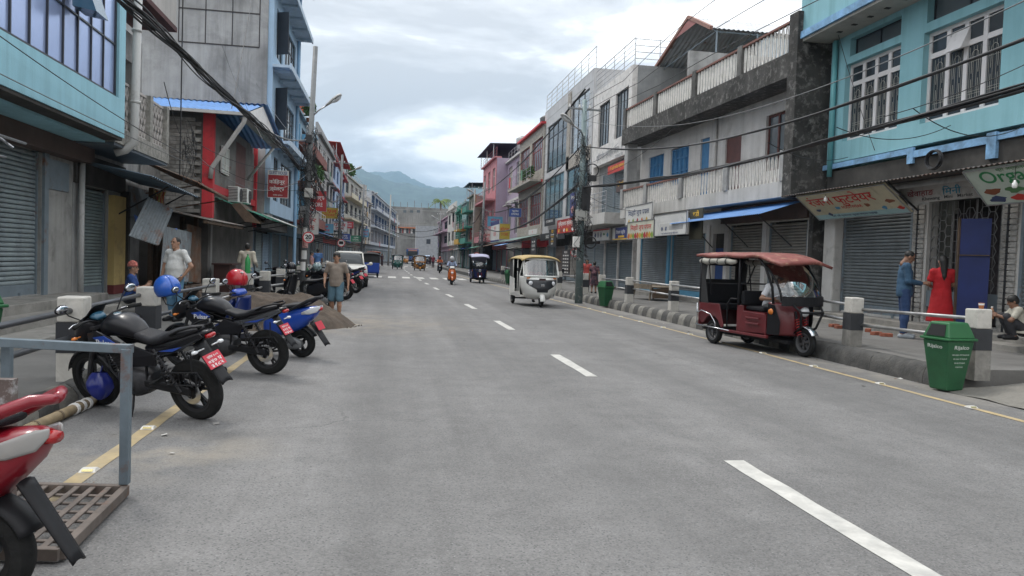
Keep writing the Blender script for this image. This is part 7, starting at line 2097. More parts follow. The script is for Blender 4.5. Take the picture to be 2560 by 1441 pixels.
 if hair:
  hp = [('e',(0,-.02,.040),(.083,.098,.090))]
  if hair == 'short': hp += [('e',(0,-.035,-.01),(.079,.080,.075),.02),('-e',(0,.095,-.035),(.085,.075,.088)),('cut',(0,0,-.075),(0,.25,-1.))]
  elif hair == 'crop': hp = [('e',(0,-.018,.036),(.078,.092,.087)),('-e',(0,.095,-.02),(.09,.075,.085)),('cut',(0,0,-.055),(0,.3,-1.))]
  elif hair == 'mop': hp = [('e',(0,-.012,.052),(.092,.103,.088)),('e',(0,-.04,0),(.085,.08,.08),.02),('-e',(0,.10,-.045),(.085,.075,.085)),('cut',(0,0,-.075),(0,.25,-1.))]
  elif hair == 'long': hp += [('c',(0,-.07,0),(0,-.11,-.30),.075,.05),('c',(0,-.11,-.30),(0,-.10,-.42),.05,.03),('-e',(0,.10,-.035),(.078,.07,.10))]
  elif hair == 'bun': hp += [('e',(0,-.115,.05),(.045,.045,.045),.01),('e',(0,-.04,-.01),(.08,.08,.08)),('-e',(0,.10,-.035),(.08,.07,.095)),('cut',(0,0,-.08),(0,.2,-1.))]
  V,Fc = sdf_mesh(hp,.010,.02)
  np_mesh('hair',[(V @ Rh.T * s + Jv['hd'],Fc,0)],[hairm or HAIR],t)
 t['head_local'] = [float(v) for v in Jv['hd']]
 return t,Jv,Rh
def face_dir(v): return math.atan2(v[1],v[0]) - math.pi / 2
# ---- man in grey t-shirt walking on the road
p = G(838,800); H1 = PY(838,633,p.y).z
person('stocky man in taupe t-shirt and denim shorts walking beside the sand heap',(p.x,p.y,0),R_(172),H1 * 1.005,
 J(hrz=.25,elL=(-.29,-.05,1.13),elR=(.285,-.02,1.13),wrL=(-.31,.02,.88),wrR=(.26,.14,.93),knL=(-.11,.10,.49),anL=(-.11,.06,.085),toL=(-.13,.22,.035),anR=(.10,-.12,.10),toR=(.115,.04,.03)),
 SKIN,cloth('taupe_cotton',(.24,.20,.165)),cloth('denim_blue',(.085,.16,.21)),None,'short','shorts','mop',belly=.035,res=.014,hem=.85)
# ---- man in white polo shirt
y = 15.3; p = PY(440,640,y); H2 = PY(437,594,y).z - ZL
person('heavy man in white polo shirt and jeans with hand in pocket, by the tin shack',(p.x,y,ZL),R_(150),H2 * 1.0,
 J(hrz=.0,elL=(-.33,-.07,1.13),wrL=(-.24,.05,.92),elR=(.27,.02,1.12),wrR=(.25,.12,.88)),SKIN,cloth('white_cotton',(.62,.62,.60)),cloth('light_jeans',(.10,.22,.34)),BPL,'short','trousers','crop',belly=.075,res=.014,hem=.88)
# ---- seated man with topi
y = 17.2; p = PY(322,700,y); zt_ = PY(322,648,y).z
seat_z = zt_ - .86
t,Jv,Rh = person('seated man in blue shirt and pink patterned cap with clasped hands',(p.x,y,seat_z - .44),R_(-80),1.62,
 J(pel=(0,0,.52),wst=(0,.03,.65),ch=(0,.06,.84),nk=(0,.06,1.01),hd=(0,.085,1.155),shL=(-.18,.06,.96),shR=(.18,.06,.96),elL=(-.22,.16,.70),elR=(.22,.16,.70),wrL=(-.07,.36,.78),wrR=(.06,.36,.77),handL=(.4,.5,.6),handR=(-.4,.5,.6),
 hipL=(-.1,.02,.50),hipR=(.1,.02,.50),knL=(-.13,.44,.50),knR=(.13,.44,.50),anL=(-.12,.40,.1),anR=(.12,.40,.1),toL=(-.13,.56,.04),toR=(.13,.56,.04)),SKIN,cloth('blue_shirt',(.02,.06,.22)),cloth('dark_trousers',(.02,.022,.03)),BPL,'short','trousers','crop',res=.015,hem=.48,hairm=mat('hair_grey',(.08,.08,.08),.7,obj=True))
hd_ = Jv['hd']
b = MB(); rings = []
for k,(zz,rx_,ry_) in enumerate(((.045,.083,.102),(.075,.084,.103),(.11,.078,.098),(.15,.062,.085),(.165,.03,.05))):
 rings.append([(rx_ * math.cos(6.283 * i / 20),-.012 + ry_ * math.sin(6.283 * i / 20),zz + (.012 * math.cos(6.283 * i / 20 * 2) if k > 1 else 0)) for i in range(20)])
b.loft(rings)
TOPI = mat('topi_pink',(.52,.16,.13),.85,var=.55,vs=38,obj=True,wear=.2,wcol=(.6,.4,.35))
o = b.build('cap',TOPI,t,smooth=True); o.location = tuple(hd_)
# ---- man in cream shirt walking away
y = 23.5; p = PY(618,660,y); H4 = PY(618,609,y).z - ZL
person('man in long cream shirt and jeans walking away along the left pavement',(p.x,y,ZL),R_(-12),H4,J(hrz=.2,elL=(-.26,.0,1.13),wrL=(-.20,.22,1.05),elR=(.27,-.05,1.13),wrR=(.24,.17,1.02),knR=(.1,.12,.5),anR=(.1,.02,.1)),
 SKIN2,cloth('cream_cotton',(.48,.44,.36)),cloth('faded_jeans',(.17,.25,.33)),BPL,'long','trousers','short',res=.016,hem=.84)
# ---- man in blue shirt at the shop
p = G(2255,845,ZR); H6 = PY(2268,627,p.y).z - ZR
person('man in blue shirt and jeans looking down at his phone outside the mini market',(p.x,p.y,ZR),R_(-116),H6,J(hd=(0,.055,1.575),hrx=-.5,elL=(-.22,.03,1.11),wrL=(-.08,.27,1.08),elR=(.225,.02,1.11),wrR=(.07,.27,1.07),handL=(.3,.9,.1),handR=(-.3,.9,.1),anL=(-.12,.05,.085),toL=(-.14,.22,.035)),
 SKIN2,cloth('denim_shirt',(.035,.085,.15)),cloth('indigo_jeans',(.025,.055,.14)),mat('grey_shoe',(.3,.33,.36),.7,obj=True),'long','trousers','crop',res=.014,hem=.80,belly=.02)
# ---- woman in red at the shop
y = 13.55; p = PY(2352,760,y); H7 = PY(2350,640,y).z - ZR
person('woman in long red kurta with loose black hair standing at the shop counter',(p.x,y,ZR),R_(-28),H7,J(hrz=.1,elL=(-.25,.02,1.12),wrL=(-.14,.24,1.06),elR=(.24,.04,1.12),wrR=(.15,.24,1.08),shL=(-.165,-.01,1.37),shR=(.165,-.01,1.37)),
 SKIN,cloth('red_kurta',(.42,.012,.018)),cloth('black_leggings',(.02,.02,.02)),BPL,'short','leggings','long',res=.015,hem=.36,female=True)
# ---- boy squatting at the right edge
x = 10.55; p = PX(2552,800,x); zt_ = p.z
hz0 = PX(2530,746,x).z
sc_ = 1.35
t,Jv,Rh = person('boy in pale t-shirt squatting on the step with bottle and cup',(x,p.y,hz0 - .83 * sc_ / 1.70 * 1.05),R_(65),sc_ * 1.05,J(pel=(0,-.05,.22),wst=(0,.0,.34),ch=(0,.07,.50),nk=(0,.11,.64),hd=(0,.16,.765),hrx=-.35,shL=(-.16,.09,.60),shR=(.16,.09,.60),elL=(-.22,.24,.40),elR=(.21,.26,.40),wrL=(-.08,.44,.48),wrR=(.08,.44,.46),handL=(.2,.8,.4),handR=(-.2,.8,.4),
 hipL=(-.1,-.03,.22),hipR=(.1,-.03,.22),knL=(-.15,.30,.46),knR=(.15,.30,.46),anL=(-.13,.14,.08),anR=(.13,.14,.08),toL=(-.15,.32,.035),toR=(.15,.32,.035)),SKIN2,cloth('pale_tshirt',(.42,.40,.34)),cloth('dark_patterned',(.03,.03,.035)),BPL,'short','trousers','mop',res=.014,hem=.14)
M_ = Matrix.Translation(t.location) @ Matrix.Rotation(t.rotation_euler.z,4,'Z')
hp_ = M_ @ Vector(tuple((Jv['wrL'] + Jv['wrR']) / 2 + np.array([0,.07,.02])))
o = thing('drink_bottle','small bottle with tan label held by the squatting boy','bottle',tuple(hp_ - Vector((0,0,.08))))
MB().lathe([(0,0),(.033,0),(.035,.02),(.035,.13),(.016,.17),(.016,.19),(0,.19)],n=16).build('bottle_body',mat('tan_bottle',(.4,.2,.1),.3,obj=True),o,smooth=True)
MB().lathe([(.018,.19),(.018,.21),(0,.21)],n=12).build('bottle_cap',WHITE,o)
# ---- women by the far right pole
y = 31.0; p = PY(1485,700,y); H8 = PY(1485,655,y).z - ZR
person('woman in dark flowered dress standing by the bollard rail',(p.x,y,ZR),R_(-15),H8,J(elL=(-.24,.0,1.13),elR=(.26,-.02,1.13)),SKIN,mat('floral_cloth',(.03,.02,.03),.85,var=0,obj=True,wear=.55,wcol=(.3,.14,.16)),None,BPL,'short','trousers','bun',res=.02,hem=.42,belly=.05)
y = 32.2; p = PY(1466,700,y); H9 = PY(1466,648,y).z - ZR
person('woman in coral top facing the one in the flowered dress',(p.x,y,ZR),R_(150),H9,J(),SKIN,cloth('coral_cloth',(.42,.07,.06)),cloth('dark_cloth',(.05,.03,.04)),BPL,'short','trousers','long',res=.022,hem=.8)
# ---- two people at the left shops far behind
y = 41.; p = PY(794,650,y); Hh_ = PY(794,622,y).z - ZL
person('man in blue t-shirt seen from behind beyond the speed sign',(p.x,y,ZL),R_(20),Hh_,J(),SKIN2,cloth('mid_blue_cloth',(.07,.16,.35)),cloth('dark_cloth'),BPL,'short','trousers','short',res=.024)
y = 40.4; p = PY(779,650,y); Hh_ = PY(779,630,y).z - ZL
person('child in pink top standing beside the man in blue t-shirt',(p.x,y,ZL),R_(-90),max(1.1,Hh_),J(),SKIN,cloth('pink_cloth',(.45,.25,.25)),cloth('dark_cloth'),BPL,'short','trousers','short',res=.024)
# ---- seated riders and drivers
def RIDE(**k):
 d = J(pel=(0,0,.86),wst=(0,.02,.99),ch=(0,.05,1.18),nk=(0,.07,1.35),hd=(0,.10,1.495),shL=(-.18,.06,1.30),shR=(.18,.06,1.30),elL=(-.27,.26,1.10),elR=(.27,.26,1.10),wrL=(-.30,.50,1.10),wrR=(.30,.50,1.10),handL=(.1,.9,-.3),handR=(-.1,.9,-.3),
  hipL=(-.1,.02,.84),hipR=(.1,.02,.84),knL=(-.17,.42,.74),knR=(.17,.42,.74),anL=(-.14,.42,.36),anR=(.14,.42,.36),toL=(-.15,.58,.31),toR=(.15,.58,.31))
 d.update(k); return d
def rider(label,lab_s,px,py,body,shirt,hm,hlab,res,apron=None):
 c = G(px,py); hd = R_(-92)
 s_ = scooter(lab_s,(c.x,c.y + .7),hd,body=body,lean=0,group='scooters on the move',apron=apron)
 pp = Vector((c.x,c.y + .7,0)) + Vector((math.cos(hd),math.sin(hd),0)) * -.22
 t,Jv,Rh = person(label,(pp.x,pp.y,0),hd - math.pi / 2,1.66,RIDE(),SKIN2,shirt,cloth('dark_cloth'),BPL,'long','trousers','crop',res=res,hem=.80)
 w = Matrix.Translation(t.location) @ Matrix.Rotation(t.rotation_euler.z,4,'Z') @ Vector(tuple(Jv['hd']))
 helmet('helmet',hlab,tuple(w + Vector((0,0,.03))),hd,hm,'full' if res < .03 else False,r=.138)
ORG = paint('paint_orange',(.45,.10,.015))
rider('rider in grey blue shirt on the orange scooter','orange and white scooter coming towards the camera',1131,713,WHP,cloth('greyblue_cloth',(.25,.30,.42)),mat('helmet_silver',(.45,.45,.46),.3,obj=True),'grey helmet worn by the rider of the orange scooter',.02,ORG)
rider('rider in orange jacket far behind the orange scooter','dark scooter with an orange jacketed rider, far behind',1100,684,MBLK,cloth('orange_cloth',(.5,.12,.04)),mat('helmet_dark_red',(.2,.03,.03),.3,obj=True),'dark red helmet worn by the rider in orange jacket',.03)
rider('rider in dark clothes far ahead next to the orange auto rickshaw','black scooter far ahead next to the orange auto rickshaw',1033,670,MBLK,cloth('dark_cloth'),GLB,'black helmet worn by the far rider in dark clothes',.035)
# driver of the red electric rickshaw leans over its handlebar
hd = erick.rotation_euler.z
pp = Vector(erick.location) + Vector((math.cos(hd),math.sin(hd),0)) * .22
DRV = RIDE(pel=(0,0,.89),wst=(.02,.07,1.0),ch=(.04,.19,1.15),nk=(.05,.28,1.27),hd=(.06,.36,1.38),hrx=-.45,shL=(-.14,.22,1.25),shR=(.22,.18,1.24),elL=(-.27,.30,1.05),elR=(.36,.16,1.02),wrL=(-.28,.48,1.06),wrR=(.30,.40,1.02),knL=(-.15,.42,.80),knR=(.15,.42,.80),anL=(-.13,.50,.42),anR=(.13,.50,.42),toL=(-.14,.66,.37),toR=(.14,.66,.37))
person('driver in white t-shirt bent forward inside the maroon electric rickshaw',(pp.x,pp.y,.0),hd - math.pi / 2,1.66,DRV,SKIN2,cloth('white_tee',(.66,.67,.70)),cloth('checked_lungi',(.15,.15,.15)),BPL,'short','trousers','short',res=.015,hem=.80)
hd = autow.rotation_euler.z
pp = Vector(autow.location) + Vector((math.cos(hd),math.sin(hd),0)) * .05
person('driver in red shirt dimly seen behind the white auto rickshaw windscreen',(pp.x,pp.y,-.12),hd - math.pi / 2,1.6,RIDE(),SKIN2,cloth('coral_cloth'),cloth('dark_cloth'),BPL,'short','trousers','short',res=.022,hem=.8)
# ---- small figures far along the right pavement
for k,(px,y,c,lb) in enumerate(((1083,96,cloth('maroon_cloth',(.2,.03,.05)),'pedestrian in maroon far along the right kerb'),(1076,118,cloth('dark_cloth'),'pedestrian in dark clothes at the far right kerb'),(955,100,cloth('dark_cloth'),'pedestrian in dark clothes at the far left kerb'))):
 p = PY(px,650,y); person(lb,(p.x,y,.15 if k < 2 else ZL),R_(160 + 30 * k),1.62,J(),SKIN2,c,cloth('dark_cloth'),None,'short','trousers','short',res=.035,hands=False)
 # ================================================================== STREET FURNITURE AND ODDMENTS
BW = mat('bollard_white',(.52,.50,.46),.85,var=.12,vs=6,grime=.45,gs=4,gcol=(.16,.155,.14),obj=True)
BK = mat('bollard_black',(.035,.037,.042),.8,var=.2,vs=6,obj=True)
BC = mat('bollard_raw',(.25,.24,.22),.92,var=.2,vs=6,grime=.5,gs=4,obj=True)
PIPE = mat('rail_pipe',(.36,.36,.36),.4,metal=.6,var=.2,vs=5,rust=.15)
PIPED = mat('rail_pipe_dark',(.10,.105,.115),.45,metal=.5,var=.2,vs=5)
def bollard(x,y,z,h,w,label,nxt=None,bands=(.36,.68),low=BW,pm=PIPE,group=None,k=0):
 t = thing('bollard',label,'bollard',(x,y,z),(k * 37 % 7 - 3) * .012,group)
 t.rotation_euler.x = (k * 53 % 9 - 4) * .006
 a,b_ = h * bands[0],h * bands[1]
 for nm,z0,z1,m in (('lower_block',-.12,a,low),('black_band',a,b_,BK),('white_top',b_,h,BW)):
  b = MB(); e = .004 if nm == 'black_band' else 0
  b.box(-w / 2 - e,w / 2 + e,-w / 2 - e,w / 2 + e,z0,z1); b.build(nm,m,t,bevel=.018 if nm == 'white_top' else 0)
 if nxt:
  for zz in (h * .52,h * .84):
   d = Vector((nxt[0] - x,nxt[1] - y,nxt[2] - z))
   b = MB(); b.tube([(0,w * .3,zz),(d.x,d.y - w * .3,zz + d.z)],.027,10); b.build('rail',pm,t,smooth=True)
 return t
ry = [9.1,11.96,14.8,17.6,20.4,24.35,27.56,29.9,34.4,38.,42.,46.,50.]
rl = ['bollard with paper cup on top at the right edge','bollard between the electric rickshaw and the green bin','bollard half hidden behind the rickshaw front','bollard hidden behind the rear of the rickshaw','bollard left of the maroon rickshaw, right of the wooden cart','bollard just right of the middle green bin','bollard in front of the women by the rail','bollard at the foot of the right utility pole','bollard right behind the white auto rickshaw','first far bollard beyond the white auto rickshaw','second far bollard beyond the white auto rickshaw','third far bollard beyond the white auto rickshaw','last far bollard on the right pavement']
for k,y in enumerate(ry):
 n = ry[k + 1] if k + 1 < len(ry) else None
 nx = (KR(n) + .38,n,ZR) if n and k not in (6,) else None
 bollard(KR(y) + .38,y,ZR,.84,.23,rl[k],nx,(.34,.68),low=BC if k in (0,1) else BW,group='bollards along the right kerb',k=k)
ly = [8.4,10.85,14.5,18.3,21.1,24.5,27.6,31,35,40,45,51]
ll = ['bollard behind the nearest motorcycle with pipes running left','bollard behind the second motorcycle, left of the blue helmet','bollard with scribble, left of the red helmet','bollard carrying a green plastic bottle','bollard just beyond the green bottle one','bollard left of the black scooter helmet','bollard behind the black scooter','bollard beside the left green bin','bollard near the left lamp pole','bollard beside the white car','bollard beyond the white car','last far bollard on the left pavement']
lx = lambda y: -3.17 + road_off(y)
for k,y in enumerate(ly):
 n = ly[k + 1] if k + 1 < len(ly) else None
 nx = (lx(n),n,ZL) if n else None
 t = bollard(lx(y),y,ZL,.86,.25,ll[k],nx,(.34,.70),low=BW,pm=PIPED if k < 2 else PIPE,group='bollards along the left kerb',k=k + 3)
 if k == 0:
  for zz in (.86 * .52,.86 * .84):
   b = MB(); b.tube([(0,-.08,zz),(-.1,-3.4,zz - .02)],.03,12); b.build('rail',PIPED,t,smooth=True)
   # paper cup
def on_bollard(name,label,cat,x,y,z):
 return thing(name,label,cat,(x,y,z))
o = on_bollard('paper_cup','small orange and white paper cup on the right bollard','cup',KR(9.1) + .40,9.1,ZR + .84)
MB().lathe([(0,0),(.028,0),(.036,.075),(.038,.08),(.034,.075),(.026,.004),(0,.004)],n=16).build('cup',mat('cup_orange',(.45,.16,.06),.6,obj=True),o,smooth=True)
MB().lathe([(.0345,.05),(.037,.074)],n=16).build('rim',WHITE,o)
o = on_bollard('plastic_bottle','large green plastic bottle standing on a left bollard','bottle',lx(18.3),18.3,ZL + .86)
MB().lathe([(0,0),(.055,0),(.062,.03),(.058,.1),(.063,.15),(.058,.2),(.063,.26),(.05,.34),(.02,.40),(.018,.42),(0,.42)],n=20).build('bottle_body',mat('green_bottle',(.06,.42,.13),.15,trans=.25,obj=True,var=.1),o,smooth=True)
MB().lathe([(.021,.42),(.021,.45),(0,.45)],n=12).build('bottle_cap',mat('bottle_cap_green',(.02,.2,.06),.5,obj=True),o)
# ---- green waste bins
BIN = mat('bin_green',(.016,.088,.035),.5,var=.2,vs=4,grime=.3,gs=4,gcol=(.02,.06,.03),obj=True)
BINL = mat('bin_lid_green',(.018,.115,.038),.45,var=.12,vs=4,obj=True)
def bin_(label,loc,rz,tilt=0.,s=1.,letters=True):
 t = thing('waste_bin',label,'waste bin',loc,rz,'green waste bins')
 t.rotation_euler = (0,tilt,rz)
 t.scale = (s,s,s)
 b = MB(); b.hexa([(-.13,-.13,0),(.13,-.13,0),(.13,.13,0),(-.13,.13,0),(-.20,-.20,.62),(.20,-.20,.62),(.20,.20,.62),(-.20,.20,.62)]); b.build('container',BIN,t,bevel=.02)
 b = MB(); b.box(-.225,.225,-.225,.225,.62,.65); lid = b.build('rim',BINL,t,bevel=.01)
 b = MB(); P = lambda x,y,z: (x,y,z)
 b.hexa([(-.205,-.205,.65),(.205,-.205,.65),(.205,.205,.65),(-.205,.205,.65),(-.14,-.15,.84),(.14,-.15,.84),(.14,.15,.84),(-.14,.15,.84)]); b.build('lid',BINL,t,bevel=.015)
 b = MB()
 b.hexa([(-.14,-.2085,.67),(.14,-.2085,.67),(.13,-.20,.67),(-.13,-.20,.67),(-.11,-.165,.81),(.11,-.165,.81),(.11,-.155,.81),(-.11,-.155,.81)]); b.build('opening',DARK,t)
 if letters:
  wl = mat('bin_lettering',(.55,.6,.55),.6,var=0)
  for nrm,rt in (((0,-1),(1,0)),((1,0),(0,1))):
   n3 = Vector((nrm[0],nrm[1],-.11)).normalized(); r3 = Vector((rt[0],rt[1],0)); u3 = n3.cross(r3)
   text_part(t,'Rijalco',Vector((nrm[0] * .197,nrm[1] * .197,.535)),r3,u3,.22,.06,wl,out=.006)
   if nrm[0]:
    for i in range(4): text_part(t,'मेरो फोहोर मेरै जिम्मेवारी'.replace('जि','िज'),Vector((nrm[0] * (.186 - i * .0055),nrm[1] * .19,.45 - i * .05)),r3,u3,.26 - .05 * i,.022,wl,out=.006)
 return t
bin_('tilted green waste bin lettered in white, hanging at the right bollard',tuple(PX(2370,870,7.40).xy) + (.02,),R_(-83),0,1.08)
p = G(1552,768,.1); bin_('upright green waste bin on the right kerb near the wooden cart',(KR(26.) - .05,25.6,.05),R_(20),.0,1.05,False)
bin_('small green waste bin far on the right kerb behind white auto rickshaw',(KR(46.) + .0,45.5,.1),R_(20),0,1.0,False)
p = PY(752,720,33.); bin_('green waste bin on the left kerb behind the sand heap',(p.x,33.,.1),R_(-30),0,1.1,False)
bin_('green waste bin cut off by the left edge of the picture',(-3.62,7.25,.35),R_(-20),0,1.0,False)
# ---- steel gate frame with grating lying on the road
t = thing('steel_gate_frame','grey steel frame standing on a rusty floor grating at the left edge','gate frame',(-2.0,4.6,0))
A,Bc = G(314,1243),G(150,1408)
ux = (Bc - A); ux.normalize()
far_l = A + Vector((-.95,.12,0)); near_l = Bc + Vector((-.95,.12,0))
GR = mat('grating_rust',(.14,.115,.10),.8,metal=.2,var=.25,vs=8,rust=.25)
GP = mat('gate_blue_grey',(.15,.19,.22),.5,metal=.3,var=.15,vs=7,rust=.16)
base = t.location
def bb(name,segs,m,w,h):
 for a,c in segs:
  b = MB(); b.bar(a,c,w,h); b.build(name,m,t,base=base,bevel=.004)
Z = lambda p,z: Vector((p.x,p.y,z))
bb('grating_rim',[(Z(A,.045),Z(Bc,.045)),(Z(A,.045),Z(far_l,.045)),(Z(far_l,.045),Z(near_l,.045)),(Z(Bc,.045),Z(near_l,.045))],GR,.045,.06)
Ln = (Bc - A).length; Wd = (far_l - A).length
n1_,n2_ = max(4,int(Wd / .095)),max(4,int(Ln / .13))
for i in range(1,n1_):
 o_ = (far_l - A) * (i / n1_); bb('grating_bar',[(Z(A + o_,.062),Z(Bc + o_,.062))],GR,.035,.012)
for i in range(1,n2_):
 o_ = (Bc - A) * (i / n2_); bb('grating_cross_bar',[(Z(A + o_,.050),Z(far_l + o_,.050))],GR,.03,.012)
zt_ = .92
po = A + Vector((-.01,.01,0)); lp = PY(18,870,po.y + .35); lp = Vector((lp.x,lp.y,0))
bb('gate_post',[(Z(po,.08),Z(po,zt_)),(Z(lp,.0),Z(lp,zt_ - .03))],GP,.055,.055)
bb('gate_top_bar',[(Z(po,zt_) + (Vector((.027,0,0))),Z(lp,zt_) + Vector((-.6,.05,0)))],GP,.055,.055)
q0 = G(28,1045,.45);
t2 = thing('rusty_angle_post','short rusty angle iron post with flaking white paint behind the red scooter','post',(PY(22,1040,4.3).x,4.3,0))
b = MB(); b.box(-.03,.03,-.03,.03,0,.78); b.build('post',mat('rust_white',(.13,.10,.09),.8,var=.3,wear=.4,wcol=(.5,.5,.5),obj=True),t2); b = MB(); b.box(-.35,.03,-.03,.03,.78,.84); b.build('cross_bar',mat('rust_white'),t2)
# ---- bamboo pole in the gutter
o = thing('bamboo_pole','old bamboo pole tied with white cloth lying along the left kerb','pole',(-2.75,6.8,0))
a,c = G(135,1045,.05),G(255,992,.05)
b = MB(); a = Vector(a) - (Vector(c) - Vector(a)) * 1.2
b.tube([a,a + (c - a) * .33,a + (c - a) * .66,c],.045,12); b.build('cane',mat('bamboo',(.26,.20,.12),.7,var=.25,vs=6),o,smooth=True,base=o.location)
for k in range(5):
 q = a + (c - a) * (.2 + .19 * k); b = MB(); b.tube([q - (c - a).normalized() * .012,q + (c - a).normalized() * .012],.051,12); b.build('node_ring',mat('bamboo_node',(.16,.12,.08),.8),o,base=o.location)
b = MB()
for k in range(3):
 q = a + (c - a) * (.72 + .06 * k); b.tube([q - (c - a).normalized() * .03,q + (c - a).normalized() * .02],.055,12)
b.build('cloth_tie',WHITE,o,base=o.location)
# ---- sand heap
pa_,pb_ = G(866,803),G(560,790)
cx,cy = -2.55,17.0
o = thing('sand_heap','heap of brown sand spilling onto the road beside the motorcycles','sand heap',(cx,cy,0))
def hp_(u,v):
 x,y = -2.2 + 4.2 * u,-2.2 + 4.4 * v
 r = math.sqrt((x / 1.85) ** 2 + (y / 1.75) ** 2)
 h = 1.0 * max(0,1 - r) ** .8 if r < 1 else 0
 h = min(h,.62 + .1 * noise.noise((x * 1.3,y * 1.3,2)))
 n_ = noise.fractal(Vector((x * 2.2,y * 2.2,.5)),1.,2.,5) * .07 + noise.noise((x * 9,y * 9,1)) * .018 + noise.noise((x * 22,y * 22,3)) * .008
 return (x,y,-.02 + h + (n_ * min(1,h * 4) if h > 0 else 0))
ob = MB().grid(hp_,110,110).build('sand',mat('sand_brown',(.088,.066,.049),.95,var=.35,vs=3,grime=.25,gs=9,gcol=(.04,.031,.024),bump=.9,bs=70),o,smooth=True)
b = MB(); rng = random.Random(11)
for i in range(260):
 a = rng.uniform(-1.0,1.9); r = rng.uniform(1.3,1.9); x,y = r * math.cos(a) * 1.05,-abs(r * math.sin(a) * .8)
 s = rng.uniform(.004,.014); b.box(x - s,x + s,y - s,y + s,0,s * 1.2)
tag(b.build('gravel',mat('sand_brown'),o),kind='stuff')
# ---- bricks, wooden cart, stones on the right pavement
BRK = mat('loose_brick',(.30,.10,.06),.9,var=.3,vs=9,grime=.3,gs=6)
for k,(px,py,rz) in enumerate(((2190,838,.3),(2215,842,-.4),(2170,830,.9),(2100,822,.1),(2085,818,.2),(2178,822,-.2))):
 p = G(px,py,ZR)
 o = thing('brick',['red brick on the pavement left of the man in blue','red brick nearest to the man in blue','red brick lying at an angle under the low rail','red brick beside the first bollard, right one','red brick beside the first bollard, left one','red brick behind the others under the low rail'][k],'brick',tuple(p),rz,'loose bricks on the right pavement')
 MB().box(-.115,.115,-.055,.055,0,.07).build('brick_body',BRK,o,bevel=.006)
y = 25.9
p = PX(1632,745,9.55)
o = thing('wooden_cart','old flat wooden handcart tray resting by the shutters','cart',(9.5,p.y,ZR),R_(12))
WD = mat('grey_wood',(.20,.165,.125),.9,var=.3,vs=6,grime=.3,obj=True)
for i in range(5): MB().box(-.55 + i * .22,-.34 + i * .22,-.85,.85,.46,.50).build('plank',WD,o)
b = MB(); b.box(-.58,-.54,-.87,.87,.40,.58); b.build('side_board',WD,o); b = MB(); b.box(.54,.58,-.87,.87,.40,.58); b.build('side_board',WD,o)
for sx in (-.45,.45):
 for sy in (-.6,.6): MB().tube([(sx,sy,0),(sx * .8,sy * .9,.46)],.035,6).build('leg',WD,o)
MB().box(-.5,.5,-.9,-.86,.1,.44).build('front_panel',WOOD_D,o)
p = G(2428,962)
o = thing('stone','pale stone in the gutter beside the tilted green bin','stone',tuple(p))
b = MB(); b.ball((0,0,.03),(.11,.06,.045),10,7); ob = b.build('stone_body',mat('pale_stone',(.33,.31,.28),.9,var=.2),o,smooth=True)
# ---- round traffic signs
def round_sign(label,c,rz,txt,pole=None,strike=False,r=.3):
 o = thing('road_sign',label,'road sign',tuple(c),rz)
 MB().lathe([(0,-.02),(r,-.02),(r,0),(0,0)],(0,0,0),'y',32).build('plate',WHITE,o)
 MB().lathe([(r * .80,-.024),(r * .99,-.024)],(0,0,0),'y',32).build('red_ring',mat('sign_ring_red',(.5,.02,.03),.5,obj=True),o)
 text_part(o,txt,(0,-.026,.02),(1,0,0),(0,0,1),r * 1.1,r * .75,TXK,bold=.04)
 if strike: MB().bar((-r * .6,-.03,r * .6),(r * .6,-.03,-r * .6),.004,.06,up=(0,1,0)).build('slash',mat('sign_ring_red'),o)
 if pole: MB().tube([(0,.02,r),(0,.02,-pole)],.03,8).build('pole',STEEL,o)
 return o
p = PY(771,594,28.6); o = round_sign('round speed limit sign reading 20 with red ring on the left pole',p,R_(4),'20',r=.21)
text_part(o,'KM/H',(0,-.026,-.1),(1,0,0),(0,0,1),.16,.05,TXK)
p = PY(1436,632,30.2); round_sign('round no parking sign with letter R on the right pole',p,R_(-8),'R',r=.17)
p = PY(853,608,60); round_sign('small round no entry sign on a far left pole',p,0,'-',pole=p.z,r=.3)
p = PY(1192,640,62); round_sign('small round R sign above the far dark blue rickshaw',p,0,'R',pole=p.z - .2,r=.28)
# ---- litter in the gutters
b = MB(); rng = random.Random(21)
for i in range(130):
 if i % 2: y = rng.uniform(4,30); x = KR(y) - rng.random() ** 2 * 1.1
 else: y = rng.uniform(4,20); x = KL(y) + rng.random() ** 2 * 1.6
 a,s = rng.uniform(0,6.28),rng.uniform(.006,.03)
 c_,d_ = Vector((math.cos(a),math.sin(a),.1)) * s,Vector((-math.sin(a),math.cos(a),.2)) * s * rng.uniform(.4,1)
 p = Vector((x,y,.012)); b.add([p - c_ - d_,p + c_ - d_,p + c_ + d_,p - c_ + d_],[(0,1,2,3)],i % 3)
tag(b.build('litter',[mat('litter_paper',(.5,.49,.46),.9),mat('litter_leaf',(.14,.09,.05),.9),mat('litter_grey',(.25,.24,.23),.9)]),'scraps of paper and leaves along the gutters','litter',kind='stuff')
